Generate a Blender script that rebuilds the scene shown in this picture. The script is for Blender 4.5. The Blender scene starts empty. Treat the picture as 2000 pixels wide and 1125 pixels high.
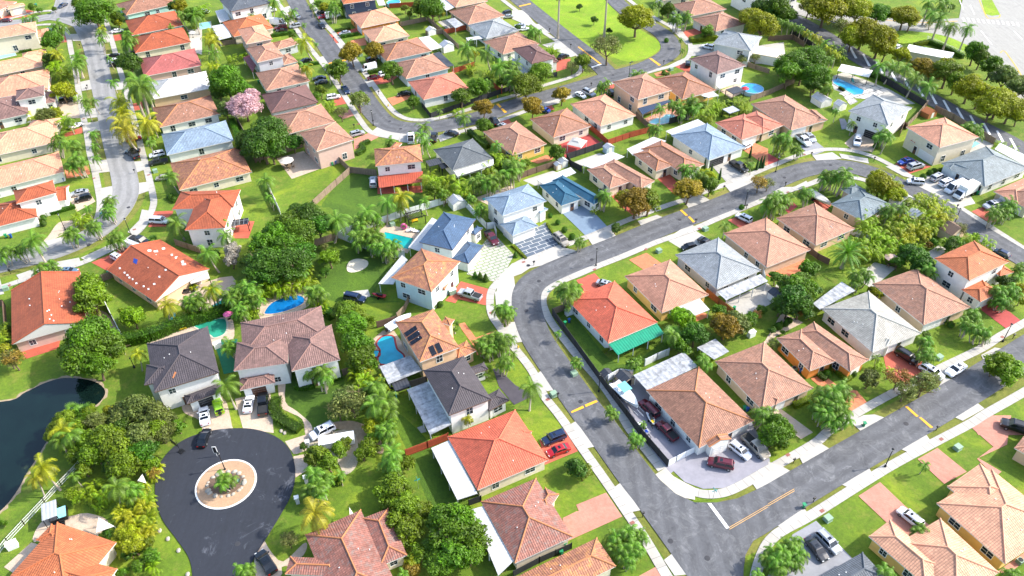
import bpy, bmesh, math, random
from mathutils import Vector, Matrix
random.seed(7)
PI = math.pi
scene = bpy.context.scene
COL = scene.collection

# ------------------------------------------------------------------ camera, sky, sun, exposure
FPX, PITCH, ROLL, CH = 1555.0, math.radians(40.2), math.radians(-1.2), 110.0
_cp, _sp = math.cos(PITCH), math.sin(PITCH)
FW = Vector((0, _cp, -_sp))
_R = Vector((1, 0, 0)); _U = Vector((0, _sp, _cp))
RT = _R*math.cos(ROLL) + _U*math.sin(ROLL)
UP = -_R*math.sin(ROLL) + _U*math.cos(ROLL)
cam = bpy.data.objects.new('camera', bpy.data.cameras.new('camera'))
COL.objects.link(cam)
cam.matrix_world = Matrix(((RT.x, UP.x, -FW.x, 0), (RT.y, UP.y, -FW.y, 0), (RT.z, UP.z, -FW.z, CH), (0, 0, 0, 1)))
cam.data.sensor_width = 36
cam.data.lens = 36*FPX/2000
cam.data.clip_start = 1; cam.data.clip_end = 6000
scene.camera = cam

SUN_EL = math.radians(39)
SUN_DIR = Vector((5.73, 0.83, 0)).normalized()*math.cos(SUN_EL) + Vector((0, 0, math.sin(SUN_EL)))
world = bpy.data.worlds.new('World'); scene.world = world; world.use_nodes = True
nt = world.node_tree
sky = nt.nodes.new('ShaderNodeTexSky'); sky.sky_type = 'NISHITA'; sky.sun_disc = False
sky.sun_elevation = SUN_EL; sky.sun_rotation = math.atan2(SUN_DIR.x, SUN_DIR.y)
sky.altitude = 0; sky.dust_density = 2.0; sky.ozone_density = 1.0
bg = nt.nodes['Background']; bg.inputs['Strength'].default_value = 0.15
nt.links.new(sky.outputs[0], bg.inputs[0])
sl = bpy.data.lights.new('sun', 'SUN'); sl.energy = 2.6; sl.angle = math.radians(0.6); sl.color = (1.0, 0.95, 0.87)
so = bpy.data.objects.new('sun', sl); COL.objects.link(so)
so.rotation_euler = SUN_DIR.to_track_quat('Z', 'Y').to_euler(); so.location = (150, 100, 200)
vs = scene.view_settings
vs.view_transform = 'Standard'; vs.look = 'None'; vs.gamma = 1; vs.exposure = 1.46
try: vs.use_curve_mapping = False
except Exception: pass

# ------------------------------------------------------------------ pixel -> world, data parsing
def G(p, h=0.0):
    d = FW*FPX + RT*(p[0]-1000) - UP*(p[1]-562.5)
    t = (CH-h)/-d.z
    return Vector((d.x*t, d.y*t, h))
def PX(v):
    d = Vector(v) - Vector((0, 0, CH)); z = d.dot(FW)
    return (1000+FPX*d.dot(RT)/z, 562.5-FPX*d.dot(UP)/z)
ROW = {'a': 0, 'b': 275, 'c': 550, 'd': 825}
def pts(s):
    """'c3 405,130 705,450 f 10,20' -> list of photograph coordinates"""
    out = []; T = (0, 0, 1)
    for tok in s.split():
        if tok == 'f': T = (0, 0, 1)
        elif tok[0] in ROW and len(tok) == 2: T = ((int(tok[1])-1)*500, ROW[tok[0]], 3.75)
        else:
            a, b = tok.split(','); out.append((T[0]+float(a)/T[2], T[1]+float(b)/T[2]))
    return out
def GP(s, h=0.0): return [G(p, h) for p in pts(s)]

# ------------------------------------------------------------------ materials
MATS = {}
def newmat(name):
    m = bpy.data.materials.new(name); m.use_nodes = True
    return m, m.node_tree, m.node_tree.nodes['Principled BSDF']
def lin(c):
    if isinstance(c, str):
        c = [int(c[i:i+2], 16)/255 for i in (0, 2, 4)]
        c = [x/12.92 if x <= .04045 else ((x+.055)/1.055)**2.4 for x in c]
    return (c[0], c[1], c[2], 1)
def mulc(c, k): c = lin(c); return (min(1, c[0]*k), min(1, c[1]*k), min(1, c[2]*k), 1)
def N(t, kind, **kw):
    n = t.nodes.new(kind)
    for k, v in kw.items():
        if k in n.inputs.keys(): n.inputs[k].default_value = v
        else: setattr(n, k, v)
    return n
def ramp(t, fac, stops):
    r = t.nodes.new('ShaderNodeValToRGB'); e = r.color_ramp.elements
    while len(e) > 1: e.remove(e[-1])
    e[0].position = stops[0][0]; e[0].color = stops[0][1]
    for p, c in stops[1:]:
        x = e.new(p); x.color = c
    t.links.new(fac, r.inputs[0]); return r.outputs[0]
def mix(t, fac, a, b, mode='MIX'):
    n = t.nodes.new('ShaderNodeMix'); n.data_type = 'RGBA'; n.blend_type = mode
    for i, v in ((0, fac), (6, a), (7, b)):
        if hasattr(v, 'links'): t.links.new(v, n.inputs[i])
        else: n.inputs[i].default_value = v
    return n.outputs[2]
def pos(t): return t.nodes.new('ShaderNodeNewGeometry').outputs['Position']
def noise(t, scale, detail=4, rough=.6, vec=None, dist=0):
    n = N(t, 'ShaderNodeTexNoise', Scale=scale, Detail=detail, Roughness=rough, Distortion=dist)
    t.links.new(vec if vec else pos(t), n.inputs['Vector'])
    return n.outputs[0]
def bump(t, b, h, strength=.3, dist=.05):
    n = N(t, 'ShaderNodeBump', Strength=strength, Distance=dist)
    t.links.new(h, n.inputs['Height']); t.links.new(n.outputs[0], b.inputs['Normal'])
G1 = (1, 1, 1, 1)
def grey(v): return (v, v, v, 1)
def M(name):
    if name in MATS: return MATS[name]
    MATS[name] = m = make(name); return m

PLAIN = {  # colour, roughness, metallic
 'w_white': ('e6e4de', .7, 0), 'w_cream': ('ddd0b8', .75, 0), 'w_grey': ('b9bcc0', .75, 0), 'w_tan': ('c8b095', .75, 0),
 'w_orange': ('d98a3c', .75, 0), 'w_peach': ('dbb795', .75, 0), 'w_yellow': ('dfb465', .75, 0), 'w_aqua': ('a9cdc4', .75, 0),
 'w_blue': ('aebfca', .75, 0), 'w_navy': ('39465c', .75, 0), 'w_pink': ('cfae9f', .75, 0), 'w_lightblue': ('c2d6dc', .75, 0),
 'trim': ('e8e8e4', .5, 0), 'fascia': ('d8d4cc', .6, 0), 'fascia_brown': ('6b5444', .6, 0),
 'garage_white': ('e2e0da', .5, 0), 'garage_dark': ('2c2a2c', .4, 0), 'garage_brown': ('5b3a2a', .5, 0),
 'door': ('6a4a36', .5, 0), 'black': ('17181a', .5, 0), 'dark_metal': ('2a2c30', .4, .5), 'tyre': ('1a1a1c', .85, 0),
 'rim': ('b5b8bc', .3, .8), 'headlight': ('e8eef0', .1, 0), 'taillight': ('a51512', .25, 0),
 'bark': ('6e5c48', .9, 0), 'palm_bark': ('a79c8c', .9, 0), 'bin_green': ('1e8a5a', .5, 0), 'bin_blue': ('1d4f96', .5, 0),
 'util_green': ('86a088', .6, 0), 'canvas_white': ('c9c4ba', .8, 0), 'awning_navy': ('26405e', .8, 0), 'awning_green': ('0c8a6a', .8, 0),
 'rose': ('e26a9e', .5, 0), 'cushion': ('4d8fae', .8, 0), 'red_cloth': ('c8303c', .7, 0), 'plastic_white': ('e4e6e6', .4, 0),
 'hydrant': ('d8b020', .5, 0), 'lamp_glass': ('dfe3e3', .2, 0), 'road_paint_yellow': ('e3a528', .7, 0), 'road_paint_white': ('e6e6e2', .7, 0),
 'rubber': ('222426', .8, 0), 'grate': ('3a3a3e', .7, .2), 'plate_brown': ('8d5a4e', .8, 0), 'boulder': ('a59d90', .9, 0), 'copper': ('a3683f', .6, 0),
 'boat_top': ('6fb5b8', .6, 0), 'line_pale': ('cfa25c', .7, 0), 'sign_teal': ('27a6a8', .5, 0), 'playset_yellow': ('e0b21d', .5, 0), 'jet_yellow': ('e5c01e', .3, 0), 'stainless': ('b4b8bc', .35, .6)}
ROOFC = {'ter': 'ac5836', 'orr': 'c47045', 'pch': 'dca382', 'pch2': 'd8997a', 'brn': 'b4836a', 'brn2': 'a5765f', 'dbr': '75544f', 'cor': 'd2664a', 'red': 'b0605a',
 'wht': 'dddad6', 'gry': '989d9f', 'lbl': '8699ab', 'slt': '466180', 'tea': '1f5a76', 'dgr': '5a6068', 'dk': '4c4549', 'grn': '76848a', 'mau': '8a6a62',
 'bei': 'aaa79d', 'mot': 'a0695a', 'pnk': 'c87a62', 'pat': 'c08a70', 'mot2': 'ac7358', 'gyg': '848e90', 'gyd': '62686c'}
GROUND = {'con': ('a9a59c', 'bab6ad', 1.2, .8), 'apr': ('a8a49b', 'b8b4ab', .9, .8), 'cream': ('b3ac9a', 'beb8a8', .9, .8), 'tan': ('bda78f', 'cbb8a3', 1.5, .8),
 'red': ('b4533f', 'c2644c', 1., .75), 'rdk': ('a23b38', 'b04843', 1., .75), 'org': ('c9724a', 'd68a62', 1.2, .8), 'pnk': ('b97a66', 'c68c78', 1.2, .8),
 'gry': ('85868b', '929499', 1., .75), 'lav': ('85838b', '939198', .8, .7), 'blu': ('6f8294', '7b8ea0', 1., .7), 'drk': ('3f3b42', '4a464c', 1., .8),
 'dirt': ('8d7a60', 'ac9a80', 1.5, .95), 'gravel': ('a0957f', 'c2b8a2', 4., .95), 'sand': ('cdc2aa', 'dcd4c2', 3., .95), 'mulch': ('5a463a', '75604e', 4., .95),
 'pebble': ('a08064', 'bb9c7c', 6., .95), 'turf': ('126048', '187055', 3., .9)}
LEAF = {'b': '5a7a22', 'd': '486920', 'y': '90962c', 'o': '8c7a2e', 's': '788044', 'l': '76942c', 'p': 'd9b4b8', 'w': 'a9a296', 'ol': '68763a', 'm': '6c8228',
 'palm': '628232', 'palmy': '8e9430', 'palmg': '9c9c3a', 'areca': '788e2c', 'hedge': '4a6e1e', 'hedgey': '7e8e28', 'agave': '708e7c', 'cyp': '3c602a', 'rd': '94793c'}
CARC = {'white': 'e4e6ea', 'silver': 'a9adb2', 'grey': '63686e', 'black': '121418', 'navy': '1b2c4c', 'blue': '1c3f9a', 'red': 'b01822', 'maroon': '5e1424', 'charcoal': '2b2e33',
 'beige': 'a89f90', 'lime': '8fc21c', 'steel': '5f7890'}

def make(name):
    if name in PLAIN:
        c, r, me = PLAIN[name]; m, t, b = newmat(name)
        n = noise(t, 1.3 if name.startswith('w_') else 6, 5)
        col = ramp(t, n, [(.3, mulc(c, .9)), (.7, mulc(c, 1.03))])
        t.links.new(col, b.inputs['Base Color']); b.inputs['Roughness'].default_value = r; b.inputs['Metallic'].default_value = me
        if name.startswith('w_'): bump(t, b, noise(t, 18, 3), .15, .02)
        return m
    k, _, a = name.partition(':')
    if k == 'roof':
        m, t, b = newmat('roof_tiles_'+a); c = ROOFC[a]
        uv = t.nodes.new('ShaderNodeTexCoord').outputs['UV']
        br = N(t, 'ShaderNodeTexBrick', Scale=1.0); br.offset = 0; br.inputs['Mortar Size'].default_value = .022
        br.inputs['Brick Width'].default_value = .36; br.inputs['Row Height'].default_value = .42; br.inputs['Bias'].default_value = -.1
        dv = .72 if a in ('mot', 'mot2', 'brn', 'brn2', 'mau') else .86
        br.inputs['Color1'].default_value = mulc(c, dv); br.inputs['Color2'].default_value = mulc(c, 1.14 if a != 'wht' else 1.03)
        br.inputs['Mortar'].default_value = mulc(c, .55); t.links.new(uv, br.inputs['Vector'])
        big = ramp(t, noise(t, .4, 8, .72), [(.3, grey(.68)), (.68, grey(1.1))])
        mp = N(t, 'ShaderNodeMapping'); mp.inputs['Scale'].default_value = (2.2, .22, 1); t.links.new(uv, mp.inputs[0])
        big = mix(t, .6, big, ramp(t, noise(t, 1., 6, .7, vec=mp.outputs[0]), [(.3, grey(.72)), (.65, grey(1.1))]), 'MULTIPLY')
        col = mix(t, 1.0, br.outputs[0], big, 'MULTIPLY')
        if a in ('mot', 'mot2', 'wht', 'brn'):
            st = ramp(t, noise(t, 1.1, 7, .75), [(.5, grey(0)), (.62, grey(.75 if a.startswith('mot') else .3))])
            col = mix(t, st, col, lin('7d7069') if a != 'mot2' else lin('c48a50'))
        t.links.new(col, b.inputs['Base Color']); b.inputs['Roughness'].default_value = .72
        sx = t.nodes.new('ShaderNodeSeparateXYZ'); t.links.new(uv, sx.inputs[0])
        def saw(out, per, fn):
            d = N(t, 'ShaderNodeMath', operation='DIVIDE'); t.links.new(out, d.inputs[0]); d.inputs[1].default_value = per
            f = N(t, 'ShaderNodeMath', operation='FRACT'); t.links.new(d.outputs[0], f.inputs[0])
            if fn == 'sin':
                p = N(t, 'ShaderNodeMath', operation='MULTIPLY'); t.links.new(f.outputs[0], p.inputs[0]); p.inputs[1].default_value = PI
                q = N(t, 'ShaderNodeMath', operation='SINE'); t.links.new(p.outputs[0], q.inputs[0]); return q.outputs[0]
            return f.outputs[0]
        s1 = saw(sx.outputs[0], .36, 'sin'); s2 = saw(sx.outputs[1], .42, 'saw')
        ad = N(t, 'ShaderNodeMath', operation='MULTIPLY_ADD'); t.links.new(s2, ad.inputs[0]); ad.inputs[1].default_value = -.5; t.links.new(s1, ad.inputs[2])
        bump(t, b, ad.outputs[0], .6, .08)
        return m
    if k == 'cap':
        m, t, b = newmat('ridge_cap_'+a); c = ROOFC[a]
        light = {'brn': 1.0, 'cor': .95, 'pch': .85, 'pch2': .8, 'wht': 1, 'bei': 1.05}.get(a, .8)
        cc = mulc('ac7048', 1) if a in ('mot', 'mot2', 'brn2') else mulc(c, light)
        t.links.new(ramp(t, noise(t, 3), [(.3, cc), (.7, tuple(min(1, x*1.15) for x in cc[:3])+(1,))]), b.inputs['Base Color']); b.inputs['Roughness'].default_value = .75
        return m
    if k == 'sheet':          # corrugated or panelled patio roofs
        m, t, b = newmat('sheet_roof_'+a)
        c = {'white': 'c4c4c2', 'stained': 'b0b2b4', 'grey': 'a9adb2', 'navy': '28405e', 'green': '0d8866', 'dark': '3c3e44', 'maroon': '7a2c34', 'redtile': 'a8503a', 'orange': 'c8683c'}[a]
        uv = t.nodes.new('ShaderNodeTexCoord').outputs['UV']
        w = N(t, 'ShaderNodeTexWave', Scale=.55 if a not in ('stained',) else .28); w.wave_type = 'BANDS'; w.bands_direction = 'X'; w.wave_profile = 'SIN'
        t.links.new(uv, w.inputs[0])
        s = noise(t, .9, 7, .72, dist=.4)
        col = ramp(t, s, [(.38, mulc(c, .5 if a == 'stained' else .86)), (.6, mulc(c, 1.05))])
        t.links.new(mix(t, .35, col, ramp(t, w.outputs[0], [(.0, grey(.55)), (.3, G1)]), 'MULTIPLY'), b.inputs['Base Color'])
        b.inputs['Roughness'].default_value = .5; bump(t, b, w.outputs[0], .5, .06)
        return m
    if k == 'g':              # paved and bare surfaces
        m, t, b = newmat('paving_'+a); c1, c2, s, r = GROUND[a]
        n1 = noise(t, s, 6, .7); n2 = noise(t, .22, 5, .7)
        col = ramp(t, n1, [(.3, lin(c1)), (.7, lin(c2))])
        col = mix(t, 1., col, ramp(t, n2, [(.35, grey(.86)), (.6, G1)]), 'MULTIPLY')
        hgt = n1
        if a in ('org', 'pnk', 'tan', 'red', 'rdk'):
            br = N(t, 'ShaderNodeTexBrick', Scale=1.); br.inputs['Brick Width'].default_value = .42; br.inputs['Row Height'].default_value = .21
            br.inputs['Mortar Size'].default_value = .012; br.inputs['Color1'].default_value = grey(.88); br.inputs['Color2'].default_value = G1; br.inputs['Mortar'].default_value = grey(.62)
            mp = N(t, 'ShaderNodeMapping'); mp.inputs['Rotation'].default_value = (0, 0, math.radians(28)); t.links.new(pos(t), mp.inputs[0]); t.links.new(mp.outputs[0], br.inputs[0])
            col = mix(t, .8, col, br.outputs[0], 'MULTIPLY')
        t.links.new(col, b.inputs['Base Color']); b.inputs['Roughness'].default_value = r; bump(t, b, noise(t, 14, 3), .25, .03)
        return m
    if k == 'slab':           # large slabs with joints: a = joint kind
        m, t, b = newmat('slab_paving_'+a)
        base, joint, w, h, ms = {'grass': ('a8a49b', '4c7a2a', 1.6, .95, .07), 'line': ('55616e', 'c8c8c4', 2.6, 1.25, .06), 'grey': ('a6a39b', '77756f', 2.4, 2.4, .05), 'black': ('bebab3', '3a3d40', 2.2, 2.2, .1), 'flag': ('b8694c', 'd8b49c', .9, .6, .08)}[a]
        br = N(t, 'ShaderNodeTexBrick', Scale=1.); br.inputs['Brick Width'].default_value = w; br.inputs['Row Height'].default_value = h; br.inputs['Mortar Size'].default_value = ms
        br.inputs['Color1'].default_value = mulc(base, .93); br.inputs['Color2'].default_value = mulc(base, 1.03); br.inputs['Mortar'].default_value = lin(joint)
        mp = N(t, 'ShaderNodeMapping'); mp.inputs['Rotation'].default_value = (0, 0, math.radians(-28)); t.links.new(pos(t), mp.inputs[0]); t.links.new(mp.outputs[0], br.inputs[0])
        t.links.new(br.outputs[0], b.inputs['Base Color']); b.inputs['Roughness'].default_value = .75; bump(t, b, noise(t, 12, 3), .2, .03)
        return m
    if k == 'road':
        m, t, b = newmat('asphalt_'+a)
        lo, mid, hi = {'grey': ('444548', '58595c', '8a8b8d'), 'light': ('7c7b79', '8a8987', '9b9a97'), 'dark': ('22262d', '282c35', '42474f'), 'pale': ('8a8884', '98968f', 'a5a39e')}[a]
        n = noise(t, .28, 8, .72, dist=.7); f = noise(t, 2.2, 6, .7)
        col = ramp(t, n, [(.3, lin(lo)), (.47, lin(mid)), (.6, lin(mid)), (.74, lin(hi))])
        col = mix(t, .55, col, ramp(t, f, [(.3, grey(.72)), (.7, grey(1.1))]), 'MULTIPLY')
        # tyre wear running along the road
        uv = t.nodes.new('ShaderNodeTexCoord').outputs['UV']
        mp = N(t, 'ShaderNodeMapping'); mp.inputs['Scale'].default_value = (1.5, .12, 1); t.links.new(uv, mp.inputs[0])
        st = noise(t, 1., 6, .7, vec=mp.outputs[0])
        col = mix(t, .5, col, ramp(t, st, [(.35, grey(.8)), (.65, grey(1.18))]), 'MULTIPLY')
        if a in ('grey', 'light'):
            sx = t.nodes.new('ShaderNodeSeparateXYZ'); t.links.new(uv, sx.inputs[0])
            w = N(t, 'ShaderNodeTexWave', Scale=.13, Distortion=2.5); w.wave_type = 'BANDS'; w.bands_direction = 'X'; w.inputs['Detail'].default_value = 3; t.links.new(uv, w.inputs[0])
            col = mix(t, .45, col, ramp(t, w.outputs[0], [(.1, grey(.78)), (.9, grey(1.25))]), 'MULTIPLY')
            sp = noise(t, .3, 10, .82, dist=1.5)
            col = mix(t, ramp(t, sp, [(.5, grey(0)), (.7, grey(.38))]), col, lin('9a9a99'))
            sp2 = noise(t, .22, 9, .8, dist=.8)
            col = mix(t, ramp(t, sp2, [(.55, grey(0)), (.7, grey(.28))]), col, lin('3c3e42'))
        if a == 'dark':
            sp = noise(t, .16, 8, .75, dist=1.2)
            col = mix(t, ramp(t, sp, [(.58, grey(0)), (.72, grey(.55))]), col, lin('868992'))
        t.links.new(col, b.inputs['Base Color']); b.inputs['Roughness'].default_value = .85; bump(t, b, noise(t, 25, 2), .3, .02)
        return m
    if k == 'walk':
        m, t, b = newmat('sidewalk_concrete')
        uv = t.nodes.new('ShaderNodeTexCoord').outputs['UV']
        br = N(t, 'ShaderNodeTexBrick', Scale=1.); br.offset = 0; br.inputs['Brick Width'].default_value = 50; br.inputs['Row Height'].default_value = 1.7
        br.inputs['Mortar Size'].default_value = .03; br.inputs['Color1'].default_value = lin('b2aea6'); br.inputs['Color2'].default_value = lin('a6a299'); br.inputs['Mortar'].default_value = lin('6b6861')
        t.links.new(uv, br.inputs[0])
        t.links.new(mix(t, 1., br.outputs[0], ramp(t, noise(t, .8, 6), [(.3, grey(.87)), (.65, G1)]), 'MULTIPLY'), b.inputs['Base Color']); b.inputs['Roughness'].default_value = .85
        return m
    if k == 'grass':
        m, t, b = newmat('lawn_'+a)
        A, B, C = {'lawn': ('4c6a10', '658016', '8a9a20'), 'park': ('688a0f', '7e9e14', '94ac1c'), 'dry': ('5c651e', '747a2c', '8f8544'), 'deep': ('3c5a0e', '4c6c12', '607e16')}[a]
        n = noise(t, .09, 6, .7, dist=.6); f = noise(t, 1.6, 7, .75)
        col = ramp(t, n, [(.3, lin(A)), (.52, lin(B)), (.72, lin(C))])
        col = mix(t, .9, col, ramp(t, f, [(.28, grey(.58)), (.72, grey(1.22))]), 'MULTIPLY')
        g = noise(t, 9, 4, .8)
        col = mix(t, .7, col, ramp(t, g, [(.3, grey(.6)), (.7, grey(1.25))]), 'MULTIPLY')
        if a != 'deep':
            d = noise(t, .35, 8, .75)
            col = mix(t, ramp(t, d, [(.52, grey(0)), (.72, grey(.6))]), col, lin('8f8340'))
        t.links.new(col, b.inputs['Base Color']); b.inputs['Roughness'].default_value = .95
        bump(t, b, g, .8, .12)
        return m
    if k == 'leaf':
        m, t, b = newmat('foliage_'+a); c = LEAF[a]
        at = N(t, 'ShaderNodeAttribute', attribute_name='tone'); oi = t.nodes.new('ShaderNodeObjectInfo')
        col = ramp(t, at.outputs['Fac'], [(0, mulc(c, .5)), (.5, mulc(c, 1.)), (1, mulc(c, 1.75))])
        h = N(t, 'ShaderNodeHueSaturation', Saturation=1.1)
        mr = N(t, 'ShaderNodeMapRange'); mr.inputs['To Min'].default_value = .485; mr.inputs['To Max'].default_value = .515
        t.links.new(oi.outputs['Random'], mr.inputs[0]); t.links.new(mr.outputs[0], h.inputs['Hue']); t.links.new(col, h.inputs['Color'])
        v = N(t, 'ShaderNodeMapRange'); v.inputs['To Min'].default_value = .8; v.inputs['To Max'].default_value = 1.15
        t.links.new(oi.outputs['Random'], v.inputs[0]); t.links.new(v.outputs[0], h.inputs['Value'])
        t.links.new(h.outputs[0], b.inputs['Base Color']); b.inputs['Roughness'].default_value = .55
        tr = N(t, 'ShaderNodeBsdfTranslucent'); t.links.new(h.outputs[0], tr.inputs[0])
        ms = N(t, 'ShaderNodeMixShader', Fac=.38); t.links.new(b.outputs[0], ms.inputs[1]); t.links.new(tr.outputs[0], ms.inputs[2])
        t.links.new(ms.outputs[0], t.nodes['Material Output'].inputs[0])
        return m
    if k == 'car':
        m, t, b = newmat('car_paint_'+a); b.inputs['Base Color'].default_value = lin(CARC[a]); b.inputs['Roughness'].default_value = .3
        b.inputs['Metallic'].default_value = .25 if a not in ('white',) else 0; b.inputs['Coat Weight'].default_value = .8; b.inputs['Coat Roughness'].default_value = .05
        return m
    if k == 'glass':
        m, t, b = newmat('window_glass_'+a); c = {'win': '26303c', 'car': '10161c', 'lite': '8fa0ac'}[a]
        t.links.new(ramp(t, noise(t, .7, 2), [(.4, mulc(c, .7)), (.6, mulc(c, 1.5))]), b.inputs['Base Color'])
        b.inputs['Roughness'].default_value = .08; b.inputs['Specular IOR Level'].default_value = .7
        return m
    if k == 'water':
        m, t, b = newmat('water_'+a); c = {'pool': '2ab4cf', 'deep': '1272b4', 'teal': '179c9c', 'green': '2f9478', 'pale': '8fd0d8', 'pond': '0d1d1a', 'blue': '2f9fd0'}[a]
        n = noise(t, .22, 4); t.links.new(ramp(t, n, [(.35, mulc(c, .7)), (.65, mulc(c, 1.1))]), b.inputs['Base Color'])
        b.inputs['Roughness'].default_value = .04 if a != 'pond' else .03
        bump(t, b, noise(t, 2.5 if a != 'pond' else 1.2, 3), .12, .05)
        if a == 'pond':
            b.inputs['Specular IOR Level'].default_value = .5
            al = ramp(t, noise(t, .16, 7, .75), [(.62, grey(0)), (.8, grey(.5))])
            t.links.new(mix(t, al, ramp(t, n, [(.3, mulc(c, .8)), (.7, mulc(c, 1.2))]), lin('4f5a3a')), b.inputs['Base Color'])
        return m
    if k == 'fence':
        m, t, b = newmat('fence_'+a); c = {'wood': '8d7a66', 'redwood': 'a34a2c', 'white': 'dfe2e4', 'black': '2c2d30', 'metal': 'e4e6e4', 'orange': 'b0683a', 'brown': '6e5848'}[a]
        uv = t.nodes.new('ShaderNodeTexCoord').outputs['UV']
        br = N(t, 'ShaderNodeTexBrick', Scale=1.); br.offset = 0; br.inputs['Brick Width'].default_value = .15 if a not in ('white', 'black') else 2.; br.inputs['Row Height'].default_value = 9
        br.inputs['Mortar Size'].default_value = .012 if a not in ('white', 'black') else .04; br.inputs['Color1'].default_value = mulc(c, .8 if 'w' in a[:1] and a != 'white' else .95); br.inputs['Color2'].default_value = mulc(c, 1.1)
        br.inputs['Mortar'].default_value = mulc(c, .4); t.links.new(uv, br.inputs[0]); t.links.new(br.outputs[0], b.inputs['Base Color'])
        b.inputs['Roughness'].default_value = .8 if a not in ('white',) else .5
        return m
    if k == 'pv':
        m, t, b = newmat('solar_panel')
        uv = t.nodes.new('ShaderNodeTexCoord').outputs['UV']
        br = N(t, 'ShaderNodeTexBrick', Scale=1.); br.offset = 0; br.inputs['Brick Width'].default_value = 1.; br.inputs['Row Height'].default_value = 1.6
        br.inputs['Mortar Size'].default_value = .04; br.inputs['Color1'].default_value = lin('10131c'); br.inputs['Color2'].default_value = lin('161a26'); br.inputs['Mortar'].default_value = lin('8b9098' if a == 'l' else '2a2d33')
        t.links.new(uv, br.inputs[0]); t.links.new(br.outputs[0], b.inputs['Base Color']); b.inputs['Roughness'].default_value = .2
        return m
    raise KeyError(name)

# ------------------------------------------------------------------ mesh builder and object helpers
class MB:
    def __init__(s): s.v = []; s.f = []; s.uv = []; s.mi = []; s.tone = []
    def face(s, ps, uvs=None, mi=0, tone=.5):
        n = len(s.v); s.v += [tuple(p) for p in ps]; s.f.append(tuple(range(n, n+len(ps))))
        s.uv += uvs if uvs else [(p[0], p[1]) for p in ps]; s.mi.append(mi); s.tone += [tone]*len(ps)
    def prism(s, base, z0, z1, mi=0, sides_uv=True, bottom=False):
        n = len(base)
        for i in range(n):
            a, b = base[i], base[(i+1) % n]; L = math.hypot(b[0]-a[0], b[1]-a[1])
            s.face([(a[0], a[1], z0), (b[0], b[1], z0), (b[0], b[1], z1), (a[0], a[1], z1)], [(0, z0), (L, z0), (L, z1), (0, z1)], mi)
        s.face([(p[0], p[1], z1) for p in base], None, mi)
        if bottom: s.face([(p[0], p[1], z0) for p in reversed(base)], None, mi)
    def box(s, x0, x1, y0, y1, z0, z1, mi=0, M4=None):
        c = [(x0, y0, z0), (x1, y0, z0), (x1, y1, z0), (x0, y1, z0), (x0, y0, z1), (x1, y0, z1), (x1, y1, z1), (x0, y1, z1)]
        if M4: c = [M4 @ Vector(p) for p in c]
        for f in ((0, 3, 2, 1), (4, 5, 6, 7), (0, 1, 5, 4), (1, 2, 6, 5), (2, 3, 7, 6), (3, 0, 4, 7)):
            q = [c[i] for i in f]; w = (Vector(q[1])-Vector(q[0])).length; h = (Vector(q[2])-Vector(q[1])).length
            s.face(q, [(0, 0), (w, 0), (w, h), (0, h)], mi)
    def tube(s, path, rads, n=6, mi=0, cap=True):
        path = [Vector(p) for p in path]; rings = []
        for i, p in enumerate(path):
            d = (path[min(i+1, len(path)-1)]-path[max(i-1, 0)]).normalized()
            a = d.orthogonal().normalized() if abs(d.z) < .9 else Vector((1, 0, 0)); a = (a-d*a.dot(d)).normalized(); b = d.cross(a)
            rings.append([p+(a*math.cos(2*PI*k/n)+b*math.sin(2*PI*k/n))*rads[i] for k in range(n)])
        for i in range(len(rings)-1):
            for k in range(n):
                s.face([rings[i][k], rings[i][(k+1) % n], rings[i+1][(k+1) % n], rings[i+1][k]], [(0, 0)]*4, mi)
        if cap: s.face(rings[-1], [(0, 0)]*n, mi); s.face(list(reversed(rings[0])), [(0, 0)]*n, mi)
    def lathe(s, prof, n=12, mi=0, c=(0, 0)):
        for i in range(len(prof)-1):
            (r0, z0), (r1, z1) = prof[i], prof[i+1]
            for k in range(n):
                a, b = 2*PI*k/n, 2*PI*(k+1)/n
                q = [(c[0]+r0*math.cos(a), c[1]+r0*math.sin(a), z0), (c[0]+r0*math.cos(b), c[1]+r0*math.sin(b), z0), (c[0]+r1*math.cos(b), c[1]+r1*math.sin(b), z1), (c[0]+r1*math.cos(a), c[1]+r1*math.sin(a), z1)]
                if r1 < 1e-4: q = q[:3]
                elif r0 < 1e-4: q = [q[0], q[2], q[3]]
                s.face(q, [(0, 0)]*len(q), mi)
    def mesh(s, name, mats, smooth=False):
        me = bpy.data.meshes.new(name); me.from_pydata(s.v, [], s.f)
        uvl = me.uv_layers.new(name='UVMap'); flat = [0.0]*(2*len(me.loops)); i = 0
        vi = [0]*len(me.loops); me.loops.foreach_get('vertex_index', vi)
        for v in vi: flat[i] = s.uv[v][0]; flat[i+1] = s.uv[v][1]; i += 2
        uvl.data.foreach_set('uv', flat)
        if any(t != .5 for t in s.tone):
            at = me.attributes.new('tone', 'FLOAT', 'POINT'); at.data.foreach_set('value', s.tone)
        for m in (mats if isinstance(mats, (list, tuple)) else [mats]): me.materials.append(m if not isinstance(m, str) else M(m))
        me.polygons.foreach_set('material_index', s.mi)
        if smooth: me.polygons.foreach_set('use_smooth', [True]*len(s.f))
        me.update(); return me
    def obj(s, name, mats, parent=None, smooth=False, weld=False):
        me = s.mesh(name, mats, smooth)
        if weld:
            bm = bmesh.new(); bm.from_mesh(me); bmesh.ops.remove_doubles(bm, verts=bm.verts, dist=1e-4); bm.to_mesh(me); bm.free()
        return link(name, me, parent)
def link(name, me, parent=None, mat=None):
    o = bpy.data.objects.new(name, me); COL.objects.link(o)
    if parent is not None: o.parent = parent
    if mat is not None: o.material_slots[0].link = 'OBJECT'; o.material_slots[0].material = M(mat)
    return o
THINGS = []
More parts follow.
